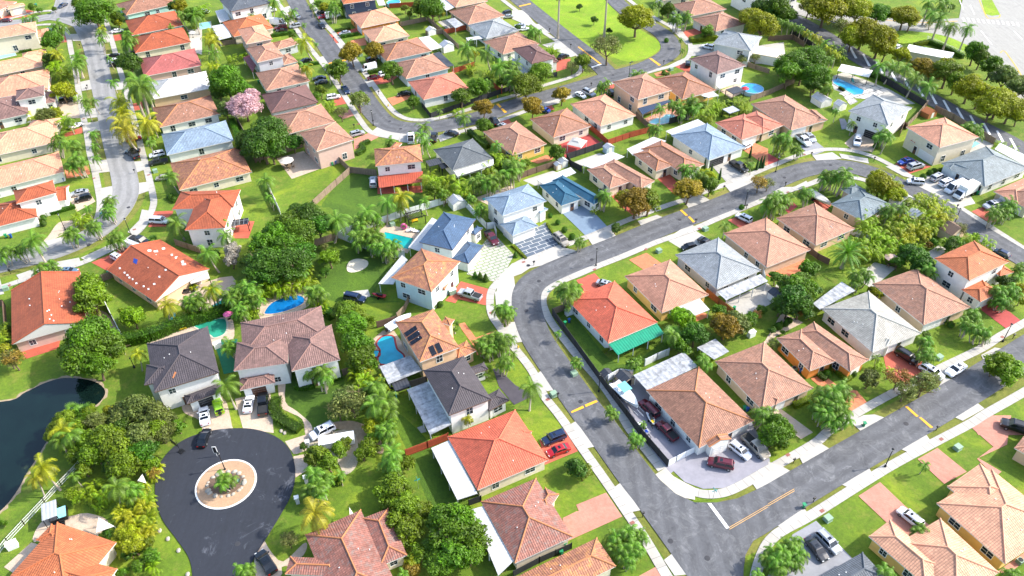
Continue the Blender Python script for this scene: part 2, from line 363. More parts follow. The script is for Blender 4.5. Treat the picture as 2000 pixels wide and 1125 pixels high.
def thing(name, label, cat, loc, rz=0, group=None, sc=1.0):
    o = bpy.data.objects.new(name, None); COL.objects.link(o); o.empty_display_size = .5
    o.location = loc; o.rotation_euler = (0, 0, rz); o.scale = (sc, sc, sc)
    return reg(o, label, cat, group, Vector(loc))
def reg(o, label, cat, group=None, at=None):
    o['label'] = label; o['category'] = cat
    if group: o['group'] = group
    THINGS.append([o, at]); return o
def struct(o, kind='structure'): o['kind'] = kind; return o
def copy_tree(o, parent=None):
    c = o.copy(); COL.objects.link(c)
    if parent is not None: c.parent = parent
    for ch in KIDS.get(o.name, []): copy_tree(ch, c)
    return c
KIDS = {}
def kid(parent, ch): KIDS.setdefault(parent.name, []).append(ch); return ch

# ------------------------------------------------------------------ flat ground pieces
def catmull(P, n=6):
    out = []; Q = [P[0]*2-P[1]]+P+[P[-1]*2-P[-2]]
    for i in range(1, len(Q)-2):
        a, b, c, d = Q[i-1], Q[i], Q[i+1], Q[i+2]
        for k in range(n):
            t = k/n; out.append(.5*((2*b)+(c-a)*t+(2*a-5*b+4*c-d)*t*t+(3*b-a-3*c+d)*t*t*t))
    out.append(P[-1]); return out
LAYER = {}
def zof(level):
    LAYER[level] = LAYER.get(level, 0)+1
    return {'lawn': .002, 'verge': .005, 'road': .100, 'drive': .030, 'apron': .094}[level]+LAYER[level]*{'lawn': .0003, 'verge': .0002, 'road': .0010, 'drive': .0003, 'apron': .00004}[level]
def ribbon(name, P, width, mat, z, thick=0.0, smooth=6):
    P = catmull([Vector((p.x, p.y, 0)) for p in P], smooth); mb = MB(); L = 0; prev = None
    for i, p in enumerate(P):
        d = (P[min(i+1, len(P)-1)]-P[max(i-1, 0)]).normalized(); n = Vector((-d.y, d.x, 0))
        if i: L += (p-P[i-1]).length
        a = p+n*width/2; b = p-n*width/2; cur = (a, b, L)
        if prev:
            mb.face([(prev[1].x, prev[1].y, z), (b.x, b.y, z), (a.x, a.y, z), (prev[0].x, prev[0].y, z)], [(width, prev[2]), (width, L), (0, L), (0, prev[2])])
            if thick:
                for q0, q1 in ((prev[1], b), (a, prev[0])):
                    mb.face([(q0.x, q0.y, z-thick), (q1.x, q1.y, z-thick), (q1.x, q1.y, z), (q0.x, q0.y, z)], [(0, 0)]*4)
        prev = cur
    return struct(mb.obj(name, mat))
def ccw(P):
    A = sum(P[i][0]*P[(i+1) % len(P)][1]-P[(i+1) % len(P)][0]*P[i][1] for i in range(len(P)))
    return P if A > 0 else list(reversed(P))
def poly(name, P, mat, z, thick=0.0):
    P = ccw([(p[0], p[1]) for p in P]); mb = MB()
    if thick: mb.prism(P, z-thick, z)
    else: mb.face([(p[0], p[1], z) for p in P])
    return struct(mb.obj(name, mat))
def smoothloop(P, n=5):
    P = [Vector((p[0], p[1], 0)) for p in P]; out = []; m = len(P)
    for i in range(m):
        a, b, c, d = P[i-1], P[i], P[(i+1) % m], P[(i+2) % m]
        for k in range(n):
            t = k/n; out.append(.5*((2*b)+(c-a)*t+(2*a-5*b+4*c-d)*t*t+(3*b-a-3*c+d)*t*t*t))
    return out
# ------------------------------------------------------------------ the ground
poly('ground', [(-1600, -400), (1600, -400), (1600, 2600), (-1600, 2600)], 'grass:lawn', 0.0)
RD = {  # full photograph pixels, centre lines
 'road_a': ('f 1450,1260 1400,1150 1355,1075 1300,1002 1245,935 1200,874 1164,825 1148,806 1118,764 1088,721 1052,667 1036,630 1028,593 1034,562 1064,538 1140,505 1207,479 1302,440 1393,407 1478,372 1503,358 1557,336 1605,326 1654,326 1697,336 1737,353 1790,378 1843,407 1893,440 1940,470 2000,506 2110,570', 6.2, 'grey'),
 'road_b': ('f 1390,1040 1430,1032 1480,1005 1540,966 1630,912 1720,860 1800,814 1880,766 1960,716 2100,628', 6.4, 'grey'),
 'road_c': ('f 560,-30 578,0 600,40 632,80 655,113 690,160 720,205 750,238 790,250 840,249 900,238 960,222 1010,204 1070,187 1130,170 1200,148 1262,130 1303,108 1310,90 1298,70 1275,54 1240,34 1210,10 1180,-20 1100,-90', 6.6, 'grey'),
 'road_d': ('f 980,-30 1027,10 1104,72 1150,108 1190,146', 6.6, 'grey'),
 'road_e': ('f 115,-30 160,45 182,90 196,150 210,210 226,280 243,345 244,385 220,425 172,463 100,493 0,518 -120,545', 6.4, 'light'),
 'road_f': ('f 1440,-30 1500,-6 1545,12 1600,30 1680,42 1760,47 1840,48 1900,45', 9, 'pale'),
 'lane_road': ('f 1480,4 1550,36 1600,64 1648,94 1690,121 1740,150 1830,200 1900,240 1960,271 2020,304 2120,354', 7, 'grey'),
}
for k, (s, w, c) in RD.items():
    ribbon('road', GP(s), w, 'road:'+c, zof('road'), .1)
    if k != 'road_f' and k != 'lane_road': ribbon('verge', GP(s), w+3.4, 'grass:dry', zof('verge'))
poly('road', GP('f 1165,876 1211,940 1251,998 1308,1078 1345,1130 1380,1200 1450,1200 1452,1113 1456,1084 1474,1052 1509,1022 1560,988 1546,918 1500,945 1475,958 1440,974 1400,982 1357,982 1320,965 1279,929 1235,873'), 'road:grey', zof('road'))
ribbon('road', GP('f -60,52 20,46 60,40 110,33 160,47 200,70'), 6.5, 'road:light', zof('road'))
ribbon('road', GP('f 130,-20 122,10 112,34'), 6, 'road:light', zof('road'))
poly('road', GP('f 1868,60 1880,0 1860,-40 2200,-40 2400,330 2020,230 1985,190 1950,150 1905,105 1885,75'), 'road:pale', zof('road'))
poly('road', GP('f 1700,35 1880,40 1905,110 1800,75 1740,60'), 'road:pale', zof('road'))
# the turning circle and its stem
poly('road', smoothloop(GP('f 303,960 307,920 325,888 355,862 395,846 440,838 490,838 530,849 560,870 574,900 577,930 570,965 552,1000 525,1045 500,1085 484,1125 470,1230 380,1230 378,1150 371,1095 346,1055 320,1020 307,988')), 'road:dark', zof('road'))
WALKS = ['f 1340,1185 1302,1125 1262,1057 1230,1009 1180,936 1135,873 1107,832 1088,806 1061,771 1040,726 1005,680 993,664 975,638 961,616 957,592 961,566 980,544 1000,525 1016,513 1040,504 1088,485 1120,473 1160,458 1202,440 1234,427 1293,405 1341,389 1373,376 1421,359 1464,342 1500,327 1516,321 1548,308 1580,298 1614,292 1660,294 1702,305 1740,323 1790,352 1846,387 1878,408 1926,438 2000,486 2060,524 2120,560',
 'f 1480,1170 1474,1140 1480,1107 1493,1073 1508,1052 1529,1036 1585,1006 1660,959 1740,910 1820,867 1894,828 1926,808 2000,766 2100,705',
 'f 1293,918 1261,878 1226,833 1203,790 1171,745 1133,702 1101,662 1077,630 1063,603 1060,585 1067,569 1085,555 1107,545 1128,537 1165,521 1221,499 1280,474 1347,451 1400,428 1453,406 1500,387 1540,373 1580,360 1607,350 1639,345 1671,348 1697,355 1725,368',
 'f 1296,922 1312,938 1336,953 1373,965 1411,963 1448,948 1500,918 1588,868 1620,841 1670,809 1727,777 1780,750 1833,721 1916,681 1953,657 1993,635 2100,575',
 'f 118,52 128,58 135,77 139,99 148,139 155,187 163,229 171,267 176,300 184,328 192,368 196,395 193,419 184,438 165,456 130,470 88,483 27,494 -60,510',
 'f 200,30 210,50 221,88 232,128 243,165 256,213 267,253 277,293 285,323 293,355 299,382 300,400 291,424 272,451 240,475 200,496 149,518 80,536 0,562 -80,585',
 'f 540,0 561,32 580,59 607,96 633,128 657,163 681,200 705,237 721,256 740,264 767,269',
 'f 600,-20 615,16 633,45 655,69 681,101 710,139 729,165 756,203 777,224 804,234 847,233 900,219 967,197 1000,188 1053,170 1112,152 1131,142 1136,128 1125,104 1067,67 1027,35 984,2 950,-25',
 'f 850,270 920,252 953,243 1000,227 1067,203 1115,189 1187,165 1267,141 1320,127 1341,115 1349,99 1344,80 1320,59 1288,40 1253,19 1232,3 1190,-30',
 'f 35,60 70,50 100,48 118,52', 'f -40,52 30,34 70,24 110,20']
for s in WALKS: ribbon('sidewalk', GP(s), 1.65, 'walk', .09, .09)
CL = [(catmull([Vector((p.x, p.y, 0)) for p in GP(s)], 8), w) for k, (s, w, c) in RD.items() if k not in ('road_f', 'lane_road')]
def pull(p):
    """aprons run on under the asphalt edge"""
    q = Vector((p.x, p.y, 0)); best = min(((c-q).length, i, j) for i, (L, w) in enumerate(CL) for j, c in enumerate(L)); d, i, j = best; w = CL[i][1]/2
    return q+(CL[i][0][j]-q).normalized()*(d-w+.9) if w-.6 < d < w+.8 else q
DR = {
'apr': '''a1 510,252 590,248 600,300 535,302|a1 740,262 820,250 830,300 750,320|a1 770,400 880,390 872,480 792,495|a1 790,605 905,598 915,655 830,662|a1 588,602 655,590 662,655 600,668
a1 598,802 690,795 712,860 640,868|a1 612,905 715,888 738,960 642,968|b1 692,152 785,142 800,232 712,238|b1 735,350 822,335 842,425 750,445|b1 950,158 1045,148 1062,212 988,240|b1 1000,312 1085,302 1092,368 1020,402
b1 1040,505 1125,520 1120,560 1000,700 935,670 1020,585|b1 590,860 770,778 850,745 900,760 660,890|b1 120,985 380,895 580,858 600,905 300,975 150,1030|b1 300,745 460,705 505,770 330,820|b1 590,655 640,630 675,710 640,722
a2 770,582 850,585 880,625 820,642|a2 665,450 735,440 780,500 760,530|a2 560,320 620,318 650,350 650,380|a2 850,965 890,925 1045,985 1045,1030 960,1010|a2 1045,985 1150,990 1165,1055 1045,1038|a2 1175,1010 1300,975 1330,1035 1180,1050|a2 1330,1000 1470,935 1500,985 1350,1040|a2 440,430 490,412 540,470 500,490|a2 200,60 240,40 250,80 205,100
a2 1690,885 1780,845 1810,860 1740,910|a2 1240,880 1280,860 1330,870 1270,895
a3 220,330 355,295 410,365 470,375 480,405 430,420|a3 0,90 90,75 160,165 120,190 0,140|a3 170,180 250,170 290,240 250,245|a3 990,130 1040,120 1080,180 1030,185|a3 230,745 330,715 350,755 240,785|a3 440,690 530,655 600,655 510,700|a3 1130,180 1240,215 1290,290 1280,330|a3 1110,500 1220,445 1290,415 1290,450 1170,500
b3 0,900 115,865 350,775 480,798 300,860 130,935 70,975 0,1000|b3 545,700 715,640 742,690 575,762|b3 920,590 1060,545 1105,555 940,622|b3 1255,440 1385,395 1437,430 1280,492|b3 1560,330 1770,255 1800,305 1590,375
b3 428,992 570,925 590,950 470,1000|b3 815,842 945,765 985,795 850,850|b3 1140,715 1310,620 1360,640 1150,730|b3 1525,562 1645,490 1680,510 1540,570
b4 325,110 470,85 540,132 350,140|b4 520,95 730,130 738,168 540,130|b4 860,190 945,180 1095,285 990,260|b4 1040,300 1105,275 1450,480 1385,500 1200,400|b4 0,400 90,355 180,340 100,385|b4 190,340 280,295 290,310 230,350|b4 1380,540 1450,520 1580,620 1560,645
c4 600,1025 700,980 780,975 868,990 680,1102|c4 1175,790 1285,700 1320,690 1300,740 1110,850|c4 1210,690 1330,625 1345,640 1300,690|c4 1365,1000 1530,888 1585,932 1425,1022|c4 1780,480 1875,410 1875,450 1820,440|c4 1560,540 1660,485 1700,470 1770,490 1570,590
d4 38,745 275,625 290,665 115,780|d4 518,455 742,325 768,390 608,487|d4 950,205 1165,80 1188,135 1040,225|d4 0,290 95,320 175,350 60,400 0,450|d4 225,250 385,155 455,195 242,315
d3 430,15 488,-20 615,187 545,192|d3 745,480 795,440 942,655 870,660|d3 1112,1010 1155,950 1300,1125 1190,1125|d3 1755,442 1900,370 1900,430 1783,502
c3 0,320 75,450 0,452|c3 165,690 215,645 322,800 255,805|c2 1860,300 1875,300 1875,500 1830,420|c2 1750,75 1862,70 1868,190 1760,190|c2 1790,370 1860,305 1875,335 1875,500 1840,430|b2 1760,1110 1875,1125 1875,900 1790,985''',
'cream': 'd3 1045,388 1125,335 1180,395 1270,445 1340,480 1340,570 1180,505',
'con': '''b3 1140,730 1330,650 1560,795 1260,805|b3 80,290 300,220 350,240 440,300 170,330|b3 440,160 640,90 700,110 540,190|c3 1565,150 1870,10 1990,120 1700,255|c4 470,310 600,230 760,320 650,400|b4 1100,290 1230,225 1480,400 1520,460 1440,480 1380,490|b4 640,1000 780,890 940,930 760,1085|b4 1150,830 1250,765 1320,800 1220,870|a3 0,75 90,75 110,110 0,130
c1 -150,-30 0,-20 30,90 -100,120|b4 0,660 90,640 120,660 0,700|c4 60,20 100,60 60,180 20,150|a3 1300,1000 1360,960 1400,1000 1340,1050|a3 1190,790 1230,780 1290,850 1250,860|a2 1330,160 1420,140 1470,200 1430,240|a1 1380,220 1480,210 1480,400 1400,380|b2 1100,620 1200,660 1180,700 1080,680|b2 640,1110 820,1090 840,1140 660,1180|a3 1760,340 1990,310 2010,460 1780,470|a4 -20,330 60,320 80,440 0,480|c2 1180,1070 1230,1050 1250,1100 1210,1110|c2 70,-10 90,-20 100,20''',
'tan': '''a1 410,755 550,700 590,790 585,865 470,868|b1 500,415 650,370 700,445 560,522|b1 540,580 630,530 560,640 470,680 370,735 300,760 360,690 430,600|b2 150,130 350,75 485,200 262,280|b2 900,660 960,612 1200,665 1110,825 850,760|b2 1600,420 1875,325 1900,370 1720,480
c1 1340,895 1430,905 1630,840 1700,1060 1690,1080 1500,1112 1470,1020 1350,962|c1 1720,860 1980,800 2005,1110 1780,1078|c2 160,700 215,710 215,880 300,950 400,1040 410,1100 365,1130 340,1010 240,955 180,905|d2 212,140 400,80 450,175 300,232 275,232|d2 275,250 385,228 375,350 290,405|d2 0,925 50,855 105,940 200,1020 345,890 375,900 350,970 260,1045 190,1060 180,1125 0,1125
c1 1260,100 1400,40 1700,-40 1700,110 1550,190 1500,222 1280,165|a4 560,1050 650,965 800,1030 760,1112 620,1100|c4 0,965 90,930 330,1105 240,1155|c4 -60,500 100,230 260,300 60,400|c1 1100,430 1380,330 1650,258 1710,300 1700,440 1540,470 1400,400 1110,450|c2 30,110 200,20 360,30 400,150 330,210 180,260 30,270|c2 860,420 930,360 1010,360 1130,530 1120,560 900,640|a3 1520,665 1690,600 1770,645 1600,720|d1 280,760 370,690 500,690 640,665 790,720 740,810 640,840 480,780 250,880|d1 30,1060 230,880 300,900 120,1120|a4 -20,700 60,690''',
'red': '''a1 380,275 410,232 490,272 495,310 425,312|a1 -40,100 60,92 200,72 270,88 180,128 0,142|a1 828,258 900,248 895,292 842,302|a1 965,762 1040,745 1052,800 980,812|a1 460,985 600,930 606,975 480,1002|b1 1130,518 1270,512 1265,535 1235,560 1215,628 1085,632 1112,570|b1 670,892 860,812 930,770 1100,780 1100,800 930,905 800,962|b1 150,1055 400,985 580,932 588,1000 160,1110|b1 1560,580 1865,590 1820,715 1680,715
c1 155,505 445,418 430,490 190,568|a2 848,590 960,555 1045,560 985,602 885,622|a2 520,255 560,250 605,318 580,322|a2 570,722 620,700 662,760 572,778|a2 590,240 740,205 780,235 620,270|a2 1780,890 1850,870 1880,912 1805,935|a3 330,440 430,430 410,500 325,525|a3 1215,240 1370,200 1402,240 1280,280|a3 1195,490 1300,445 1320,560 1260,520|a3 640,640 740,600 755,640 700,670|a3 230,790 290,770 312,802 252,812
b3 725,402 880,340 1000,520 900,560 800,480|b3 1058,272 1150,240 1242,340 1192,397|b3 468,1022 605,970 690,1060 560,1130|b3 1580,582 1680,545 1880,660 1805,725|b4 930,172 1010,110 1195,190 1040,242|b4 1490,518 1590,478 1755,570 1622,602|b4 220,372 290,340 470,460 430,512|b2 1500,1030 1718,1090 1695,1130 1430,1130|c2 1430,95 1500,0 1718,62 1695,177 1480,130 1460,160 1385,140
c3 478,2 560,-50 705,30 590,88|d3 203,130 385,58 482,212 240,312|c4 845,545 890,460 1150,600 1185,690 1000,742 870,662|a1 0,130 10,130|b2 890,340 1220,330 1220,380 890,390|c2 1470,-80 1500,-40''',
'rdk': '''c4 1535,190 1650,130 1868,300 1752,352|b3 300,45 560,-50 668,25 400,130|a2 620,720 640,710|b4 100,480 170,440 217,480 150,532|b4 -20,80 102,150 30,182 -20,190''',
'org': '''b1 472,215 650,178 662,245 490,277|a2 960,722 1130,678 1125,722 1000,775|a2 690,300 800,278 812,330 722,342|b3 855,872 985,822 1185,960 1060,1012|b3 128,150 250,105 312,120 290,140 190,168|c2 1478,312 1528,300 1610,412 1755,360 1852,470 1620,540 1600,480|c4 312,712 400,680 520,770 650,800 748,912 600,992 565,890 380,770|c3 1340,225 1420,230 1435,260 1350,295|b4 -20,980 270,865 342,960 100,1045|b3 1680,60 1760,10 1875,60 1875,190|a3 1040,540 1130,512 1165,545 1060,562''',
'pnk': '''a2 600,850 700,790 745,840 640,872|a2 712,1020 860,962 908,1000 720,1098|a2 180,310 240,290 300,330 200,360|d3 370,702 468,655 490,650 470,605 690,515 808,690 412,868|d3 930,1125 1055,1058 1110,1125 1110,1200 900,1200|d4 662,540 820,438 1000,610 1240,800 1060,865 870,737|d4 1095,270 1240,188 1455,362 1290,452|d4 1490,40 1640,-50 1780,-50 1750,165 1540,262 1710,362 1665,400 1530,268 1650,180|d4 1690,1085 1875,955 1900,1000 1740,1130|c4 1480,1035 1640,975 1900,1125 1540,1125|c2 1385,160 1480,170|a2 950,30 1030,0 1050,20''',
'gry': 'd4 180,822 352,722 620,1000 400,1200 -40,1200 20,1080|a4 225,1070 350,1035 425,1095 285,1115|b4 300,65 340,30 410,80 330,110|a4 520,870 560,870 600,940 540,950|c3 1700,1120 1760,1060 1770,1110|a3 1110,175 1240,150 1270,178 1170,205|a4 -10,60 10,50',
'lav': 'd3 1145,322 1350,188 1600,80 1750,-10 1785,60 1875,190 1890,300 1700,425 1560,482 1400,488 1265,438|c3 705,742 900,688 1372,1225 1145,1422',
'blu': 'b3 370,532 540,462 705,637 545,702', 'drk': 'c2 1735,640 1775,638 1900,760 2035,835 1890,905 1862,870 1780,770',
'dirt': 'c1 620,210 780,230 870,390 810,400 640,300|d2 440,30 700,-10 880,80 930,230 760,160 640,60', 'gravel': 'd2 380,130 700,60 745,290 655,385 600,300 500,250', 'sand': 'a2 1005,5 1020,0 1030,10',
'turf': 'c1 1560,440 1740,420 1730,660 1640,680 1600,540',
}
for k, S in DR.items():
    nm = {'apr': 'driveway_apron', 'cream': 'driveway_apron', 'dirt': 'dirt_path', 'gravel': 'gravel_path', 'sand': 'path', 'turf': 'turf_path', 'con': 'patio_paving', 'tan': 'paving'}.get(k, 'driveway')
    for s in S.replace('\n', '|').split('|'):
        if len(s.split()) < 4: continue
        P = GP(s)
        if k in ('apr', 'cream'): P = [pull(p) for p in P]
        if k in ('dirt', 'gravel'): P = smoothloop(P)
        if k in ('tan',) and len(P) > 6: P = smoothloop(P, 3)
        poly(nm, P, 'g:'+k, zof('apron' if k in ('apr', 'cream') else 'drive'))
for a, s in (('grass', 'b2 1560,928 1640,790 1690,720 1750,690 1890,840 1810,985 1740,1032 1545,978'), ('line', 'b3 10,745 245,598 348,772 120,862'), ('grey', 'b3 1470,192 1600,138 1745,242 1580,315'),
             ('black', 'a4 600,590 660,580 890,655 770,730 640,720 520,690'), ('black', 'a4 540,690 600,700 660,745 600,770'), ('white', ''), ('flag', 'a3 950,880 1165,785 1285,850 1060,925'), ('grey', 'a3 1290,332 1480,318 1485,402 1315,412')):
    if s: poly('driveway' if a in ('grass', 'line', 'grey') else 'patio_paving', GP(s), 'slab:'+a, zof('drive'))
poly('patio_paving', GP('a4 470,560 560,525 640,560 700,580 900,660 1080,760 960,770 780,700 640,720 470,650'), 'g:con', .026)
poly('patio_paving', GP('a4 1440,1110 1520,1000 1660,1060 1560,1140'), 'g:con', .027)
# the park lawn in the loop, and smoother lots
poly('park_lawn', smoothloop(GP('f 1020,0 1090,55 1130,80 1180,104 1225,120 1262,114 1286,99 1289,84 1265,66 1225,42 1190,8 1165,-30 1100,-90 960,-60')), 'grass:park', .009)
poly('park_lawn', GP('a4 1560,0 1640,0 1700,110 1640,118 1590,105'), 'grass:park', .125)
poly('park_lawn', smoothloop(GP('a4 930,230 1150,240 1310,270 1430,320 1480,350 1420,400 1300,370 1150,310 960,320')), 'grass:park', .125)
for s in ('c3 300,240 660,700 780,650 1150,500 1110,440 780,610 440,240', 'c2 215,640 300,680 640,650 560,1000 420,1080 215,900', 'b2 480,470 680,250 880,270 1210,370 1170,520 1100,510 800,630 620,690 560,500',
          'd2 1000,-100 1270,150 1480,580 1300,640 1150,300 1010,0', 'b2 430,760 600,720 1000,880 900,1040 890,1150 1060,1180 480,1150'):
    poly('lawn', smoothloop(GP(s), 4), 'grass:deep', zof('lawn'))
poly('sand_patch', smoothloop(GP('b2 665,940 680,890 740,865 815,880 815,920 760,955 690,965')), 'g:sand', zof('drive'))
# pond
poly('pond_water', smoothloop(GP('f -200,785 0,785 50,766 88,748 128,738 180,744 205,762 195,785 160,808 120,830 92,862 72,895 52,925 36,955 14,985 -10,1008 -60,1060 -260,1100')), 'water:pond', .024)
_W = [Vector((p[0], p[1], 0)) for p in ccw([tuple(q.xy) for q in smoothloop(GP('f -200,785 0,785 50,766 88,748 128,738 180,744 205,762 195,785 160,808 120,830 92,862 72,895 52,925 36,955 14,985 -10,1008 -60,1060 -260,1100'))])]
_B = []
for i in range(len(_W)):
    d = (_W[(i+1) % len(_W)]-_W[i-1]).normalized(); _B.append(_W[i]+Vector((d.y, -d.x, 0))*(.45+.35*math.sin(i*1.7)*math.sin(i*.6)))
poly('pond_bank', _B, 'g:dirt', .010)
# the planted island
cx = G((442, 946))
def disc(name, r, mat, z, th, c=cx, n=48): return poly(name, [(c.x+r*math.cos(2*PI*i/n), c.y+r*math.sin(2*PI*i/n)) for i in range(n)], mat, z, th)
disc('kerb', 5.0, 'road_paint_white', .22, .2); disc('gravel', 4.72, 'g:pebble', .25, .05)
poly('planting_bed', smoothloop([(cx.x+(2.9+.4*math.sin(3*a))*math.cos(a), cx.y-.1+(2.3+.3*math.cos(2*a))*math.sin(a)) for a in [i*PI/6 for i in range(12)]]), 'g:mulch', .28, .05)
# road markings and covers
MK = {'road_paint_yellow': 'c3 430,955 520,912 528,928 438,966|c3 532,905 618,870 628,884 540,922|b3 1228,512 1245,508 1288,548 1272,553|b3 1287,560 1303,557 1340,595 1325,602|c4 1002,920 1020,916 1102,988 1085,994|c4 1103,1000 1120,996 1208,1070 1190,1078|a3 1003,430 1020,428 1092,478 1074,484|a3 480,346 490,344 655,470 645,474|a2 1758,765 1775,760 1800,786 1785,793|a2 1792,800 1808,796 1838,824 1820,830|a2 530,465 580,450 585,460 535,475|a2 605,445 660,438 660,448 610,456|a3 50,45 135,25 140,33 55,52',
 'line_pale': 'd3 1592,769 1875,605 1875,609 1592,774|d3 1592,784 1875,620 1875,624 1592,789|d4 0,598 190,488 192,492 0,602|d4 0,613 192,502 194,506 0,617',
 'road_paint_white': 'd3 1430,595 1458,595 1592,775 1568,782|a3 580,490 650,470 656,476 585,500|a4 1400,150 1875,190 1875,150 1400,125 1400,120 1875,143 1875,196 1400,156|a4 1560,10 1562,10 1590,105 1640,122'}
for k, S in MK.items():
    for s in S.split('|')[:-2] if k.endswith('white') else S.split('|'): poly('road_marking', GP(s), k, .135+.0001*(len(s) % 30))
for i in range(12):   # crosswalk bars
    x = 1420+i*36; poly('road_marking', GP(f'a4 {x},{132+i*3} {x+14},{133+i*3} {x+26},{160+i*3} {x+12},{159+i*3}'), 'road_paint_white', .139)
for i in range(13):   # hatched lane
    u = 590+i*98; v = 345+i*56
    poly('road_marking', GP(f'a4 {u},{v} {u+15},{v-2} {u+64},{v+84} {u+46},{v+86}'), 'road_paint_white', .141)
for s in ('a4 1545,0 1600,125 1640,135 1690,130 1700,110', 'a4 1700,390 1740,385 1875,590 1875,640', 'f 1730,40 1800,45 1870,42'):
    ribbon('road_marking', GP(s), .3, 'road_paint_yellow', .143, smooth=3)
for s in ('a4 1480,40 1512,110', 'a4 1560,230 1640,330', 'a4 1400,0 1430,70', 'a4 1880,260 1960,330', 'a4 1800,230 1860,290'):
    ribbon('road_marking', GP(s), .3, 'road_paint_white', .145, smooth=2)
for s in ('d3 1430,997', 'b1 942,490', 'b1 652,766', 'b3 120,915', 'b3 585,873', 'b3 1228,580', 'c3 503,882', 'b3 198,1030', 'd4 1010,12', 'a3 740,552', 'a3 880,455', 'c3 105,215', 'a2 1060,945', 'a2 980,890', 'b4 458,180', 'b4 120,272', 'd1 1740,893', 'd3 1160,872'):
    p = GP(s)[0]; mb = MB(); mb.lathe([(.45, 0), (.42, .02), (0, .025)], 14); o = mb.obj('manhole_cover', 'grate'); o.location = (p.x, p.y, .115); struct(o)
for s in ('d3 880,738', 'd4 395,650', 'd4 1268,125', 'd4 145,240', 'c3 262,865', 'b1 688,277', 'b1 1090,252', 'b1 985,652', 'b3 605,945', 'b3 980,797', 'c2 1722,230', 'c4 1715,408', 'b1 66,1062', 'b3 85,890', 'b3 1372,645', 'b4 265,102', 'b4 145,380', 'a1 612,872', 'a2 752,910'):
    p = GP(s)[0]; mb = MB(); mb.box(-.38, .38, -.28, .28, 0, .02); o = mb.obj('meter_cover', 'plate_brown'); o.location = (p.x, p.y, .1); o.rotation_euler = (0, 0, .5); struct(o)
# pools
def pool(s, mat, label, cop='g:con', w=.35, rnd=True):
    P = GP(s); P = smoothloop(P, 4) if rnd else [Vector((p.x, p.y, 0)) for p in P]; P = [Vector(p) for p in ccw(P)]
    c = sum(P, Vector())/len(P); r = thing('swimming_pool', label, 'swimming pool', (c.x, c.y, 0))
    Q = [p-c for p in P]; n = len(Q); O = []
    for i in range(n):
        d = (Q[(i+1) % n]-Q[i-1]).normalized(); O.append(Q[i]+Vector((d.y, -d.x, 0))*w)
    mb = MB(); mb.face([(p.x, p.y, .075) for p in Q]); mb.obj('water', 'water:'+mat, r)
    mb = MB()
    for i in range(n):
        j = (i+1) % n
        mb.face([(*Q[i].xy, .13), (*O[i].xy, .13), (*O[j].xy, .13), (*Q[j].xy, .13)]); mb.face([(*O[i].xy, 0), (*O[j].xy, 0), (*O[j].xy, .13), (*O[i].xy, .13)]); mb.face([(*Q[i].xy, 0), (*Q[j].xy, 0), (*Q[j].xy, .13), (*Q[i].xy, .13)])
    mb.obj('coping', cop, r)
pool('c1 1412,318 1500,300 1600,275 1655,288 1650,375 1575,412 1540,390', 'green', 'murky green pool behind the dark slate roofed house', 'g:cream')
pool('c2 65,225 110,165 200,122 300,103 350,122 345,160 280,195 180,228 85,240', 'deep', 'deep blue free form pool behind the wide mauve brown roofed house', 'g:tan')
pool('c2 888,455 930,407 1000,405 1015,450 1030,500 1078,545 1060,592 920,605 900,560 915,505', 'pool', 'kidney shaped pool with brick red edge beside solar panelled house', 'g:rdk')
pool('b2 945,670 1155,718 1115,797 905,745', 'teal', 'rectangular teal pool behind the slate blue roofed house with white fence', 'g:tan', rnd=False)
pool('a1 1460,172 1540,160 1545,205 1465,217', 'pale', 'small pale blue pool behind white patio roof at upper left', rnd=False)
pool('a3 1015,890 1060,870 1100,865 1130,842 1185,848 1180,885 1090,910 1020,905', 'pale', 'light blue freeform pool on red flagstone patio by navy awning', 'g:con')
pool('a4 475,590 512,572 702,662 690,690 630,697 480,612', 'blue', 'long bright blue pool beside the black pergola pavilion', rnd=False)
pool('a4 1460,1062 1500,1027 1552,1055 1482,1092', 'pale', 'small pale pool beside the big two storey peach house', rnd=False)
pool('a1 -60,420 110,390 120,405 0,432', 'pale', 'narrow pale pool strip at the left edge near cream house', rnd=False)
pool('b2 1655,425 1780,390 1790,400 1670,440', 'teal', 'slim teal pool behind the two storey grey blue roofed house', rnd=False)
pool('c1 1555,182 1690,90 1875,-28 1880,25 1700,160 1600,197', 'teal', 'narrow teal pool beside the paved yard and palms', 'g:con', rnd=False)
pool('c2 858,512 900,510 905,545 870,550', 'pool', 'tiny round spa next to the kidney shaped pool', 'g:rdk', .2)
for s, r, l in (('a2 1010,38', 2.6, 'round above ground pool behind the navy walled house'), ('a3 1755,672', 3.4, 'round above ground pool beside a red parasol')):
    p = GP(s)[0]; t = thing('round_pool', l, 'swimming pool', (p.x, p.y, 0)); mb = MB()
    mb.lathe([(r, 0), (r, 1.15), (r-.12, 1.2), (r-.15, 1.0)], 28); mb.obj('pool_wall', 'w_lightblue', t); mb = MB(); mb.face([((r-.14)*math.cos(i*PI/14), (r-.14)*math.sin(i*PI/14), 1.05) for i in range(28)]); mb.obj('water', 'water:blue', t)
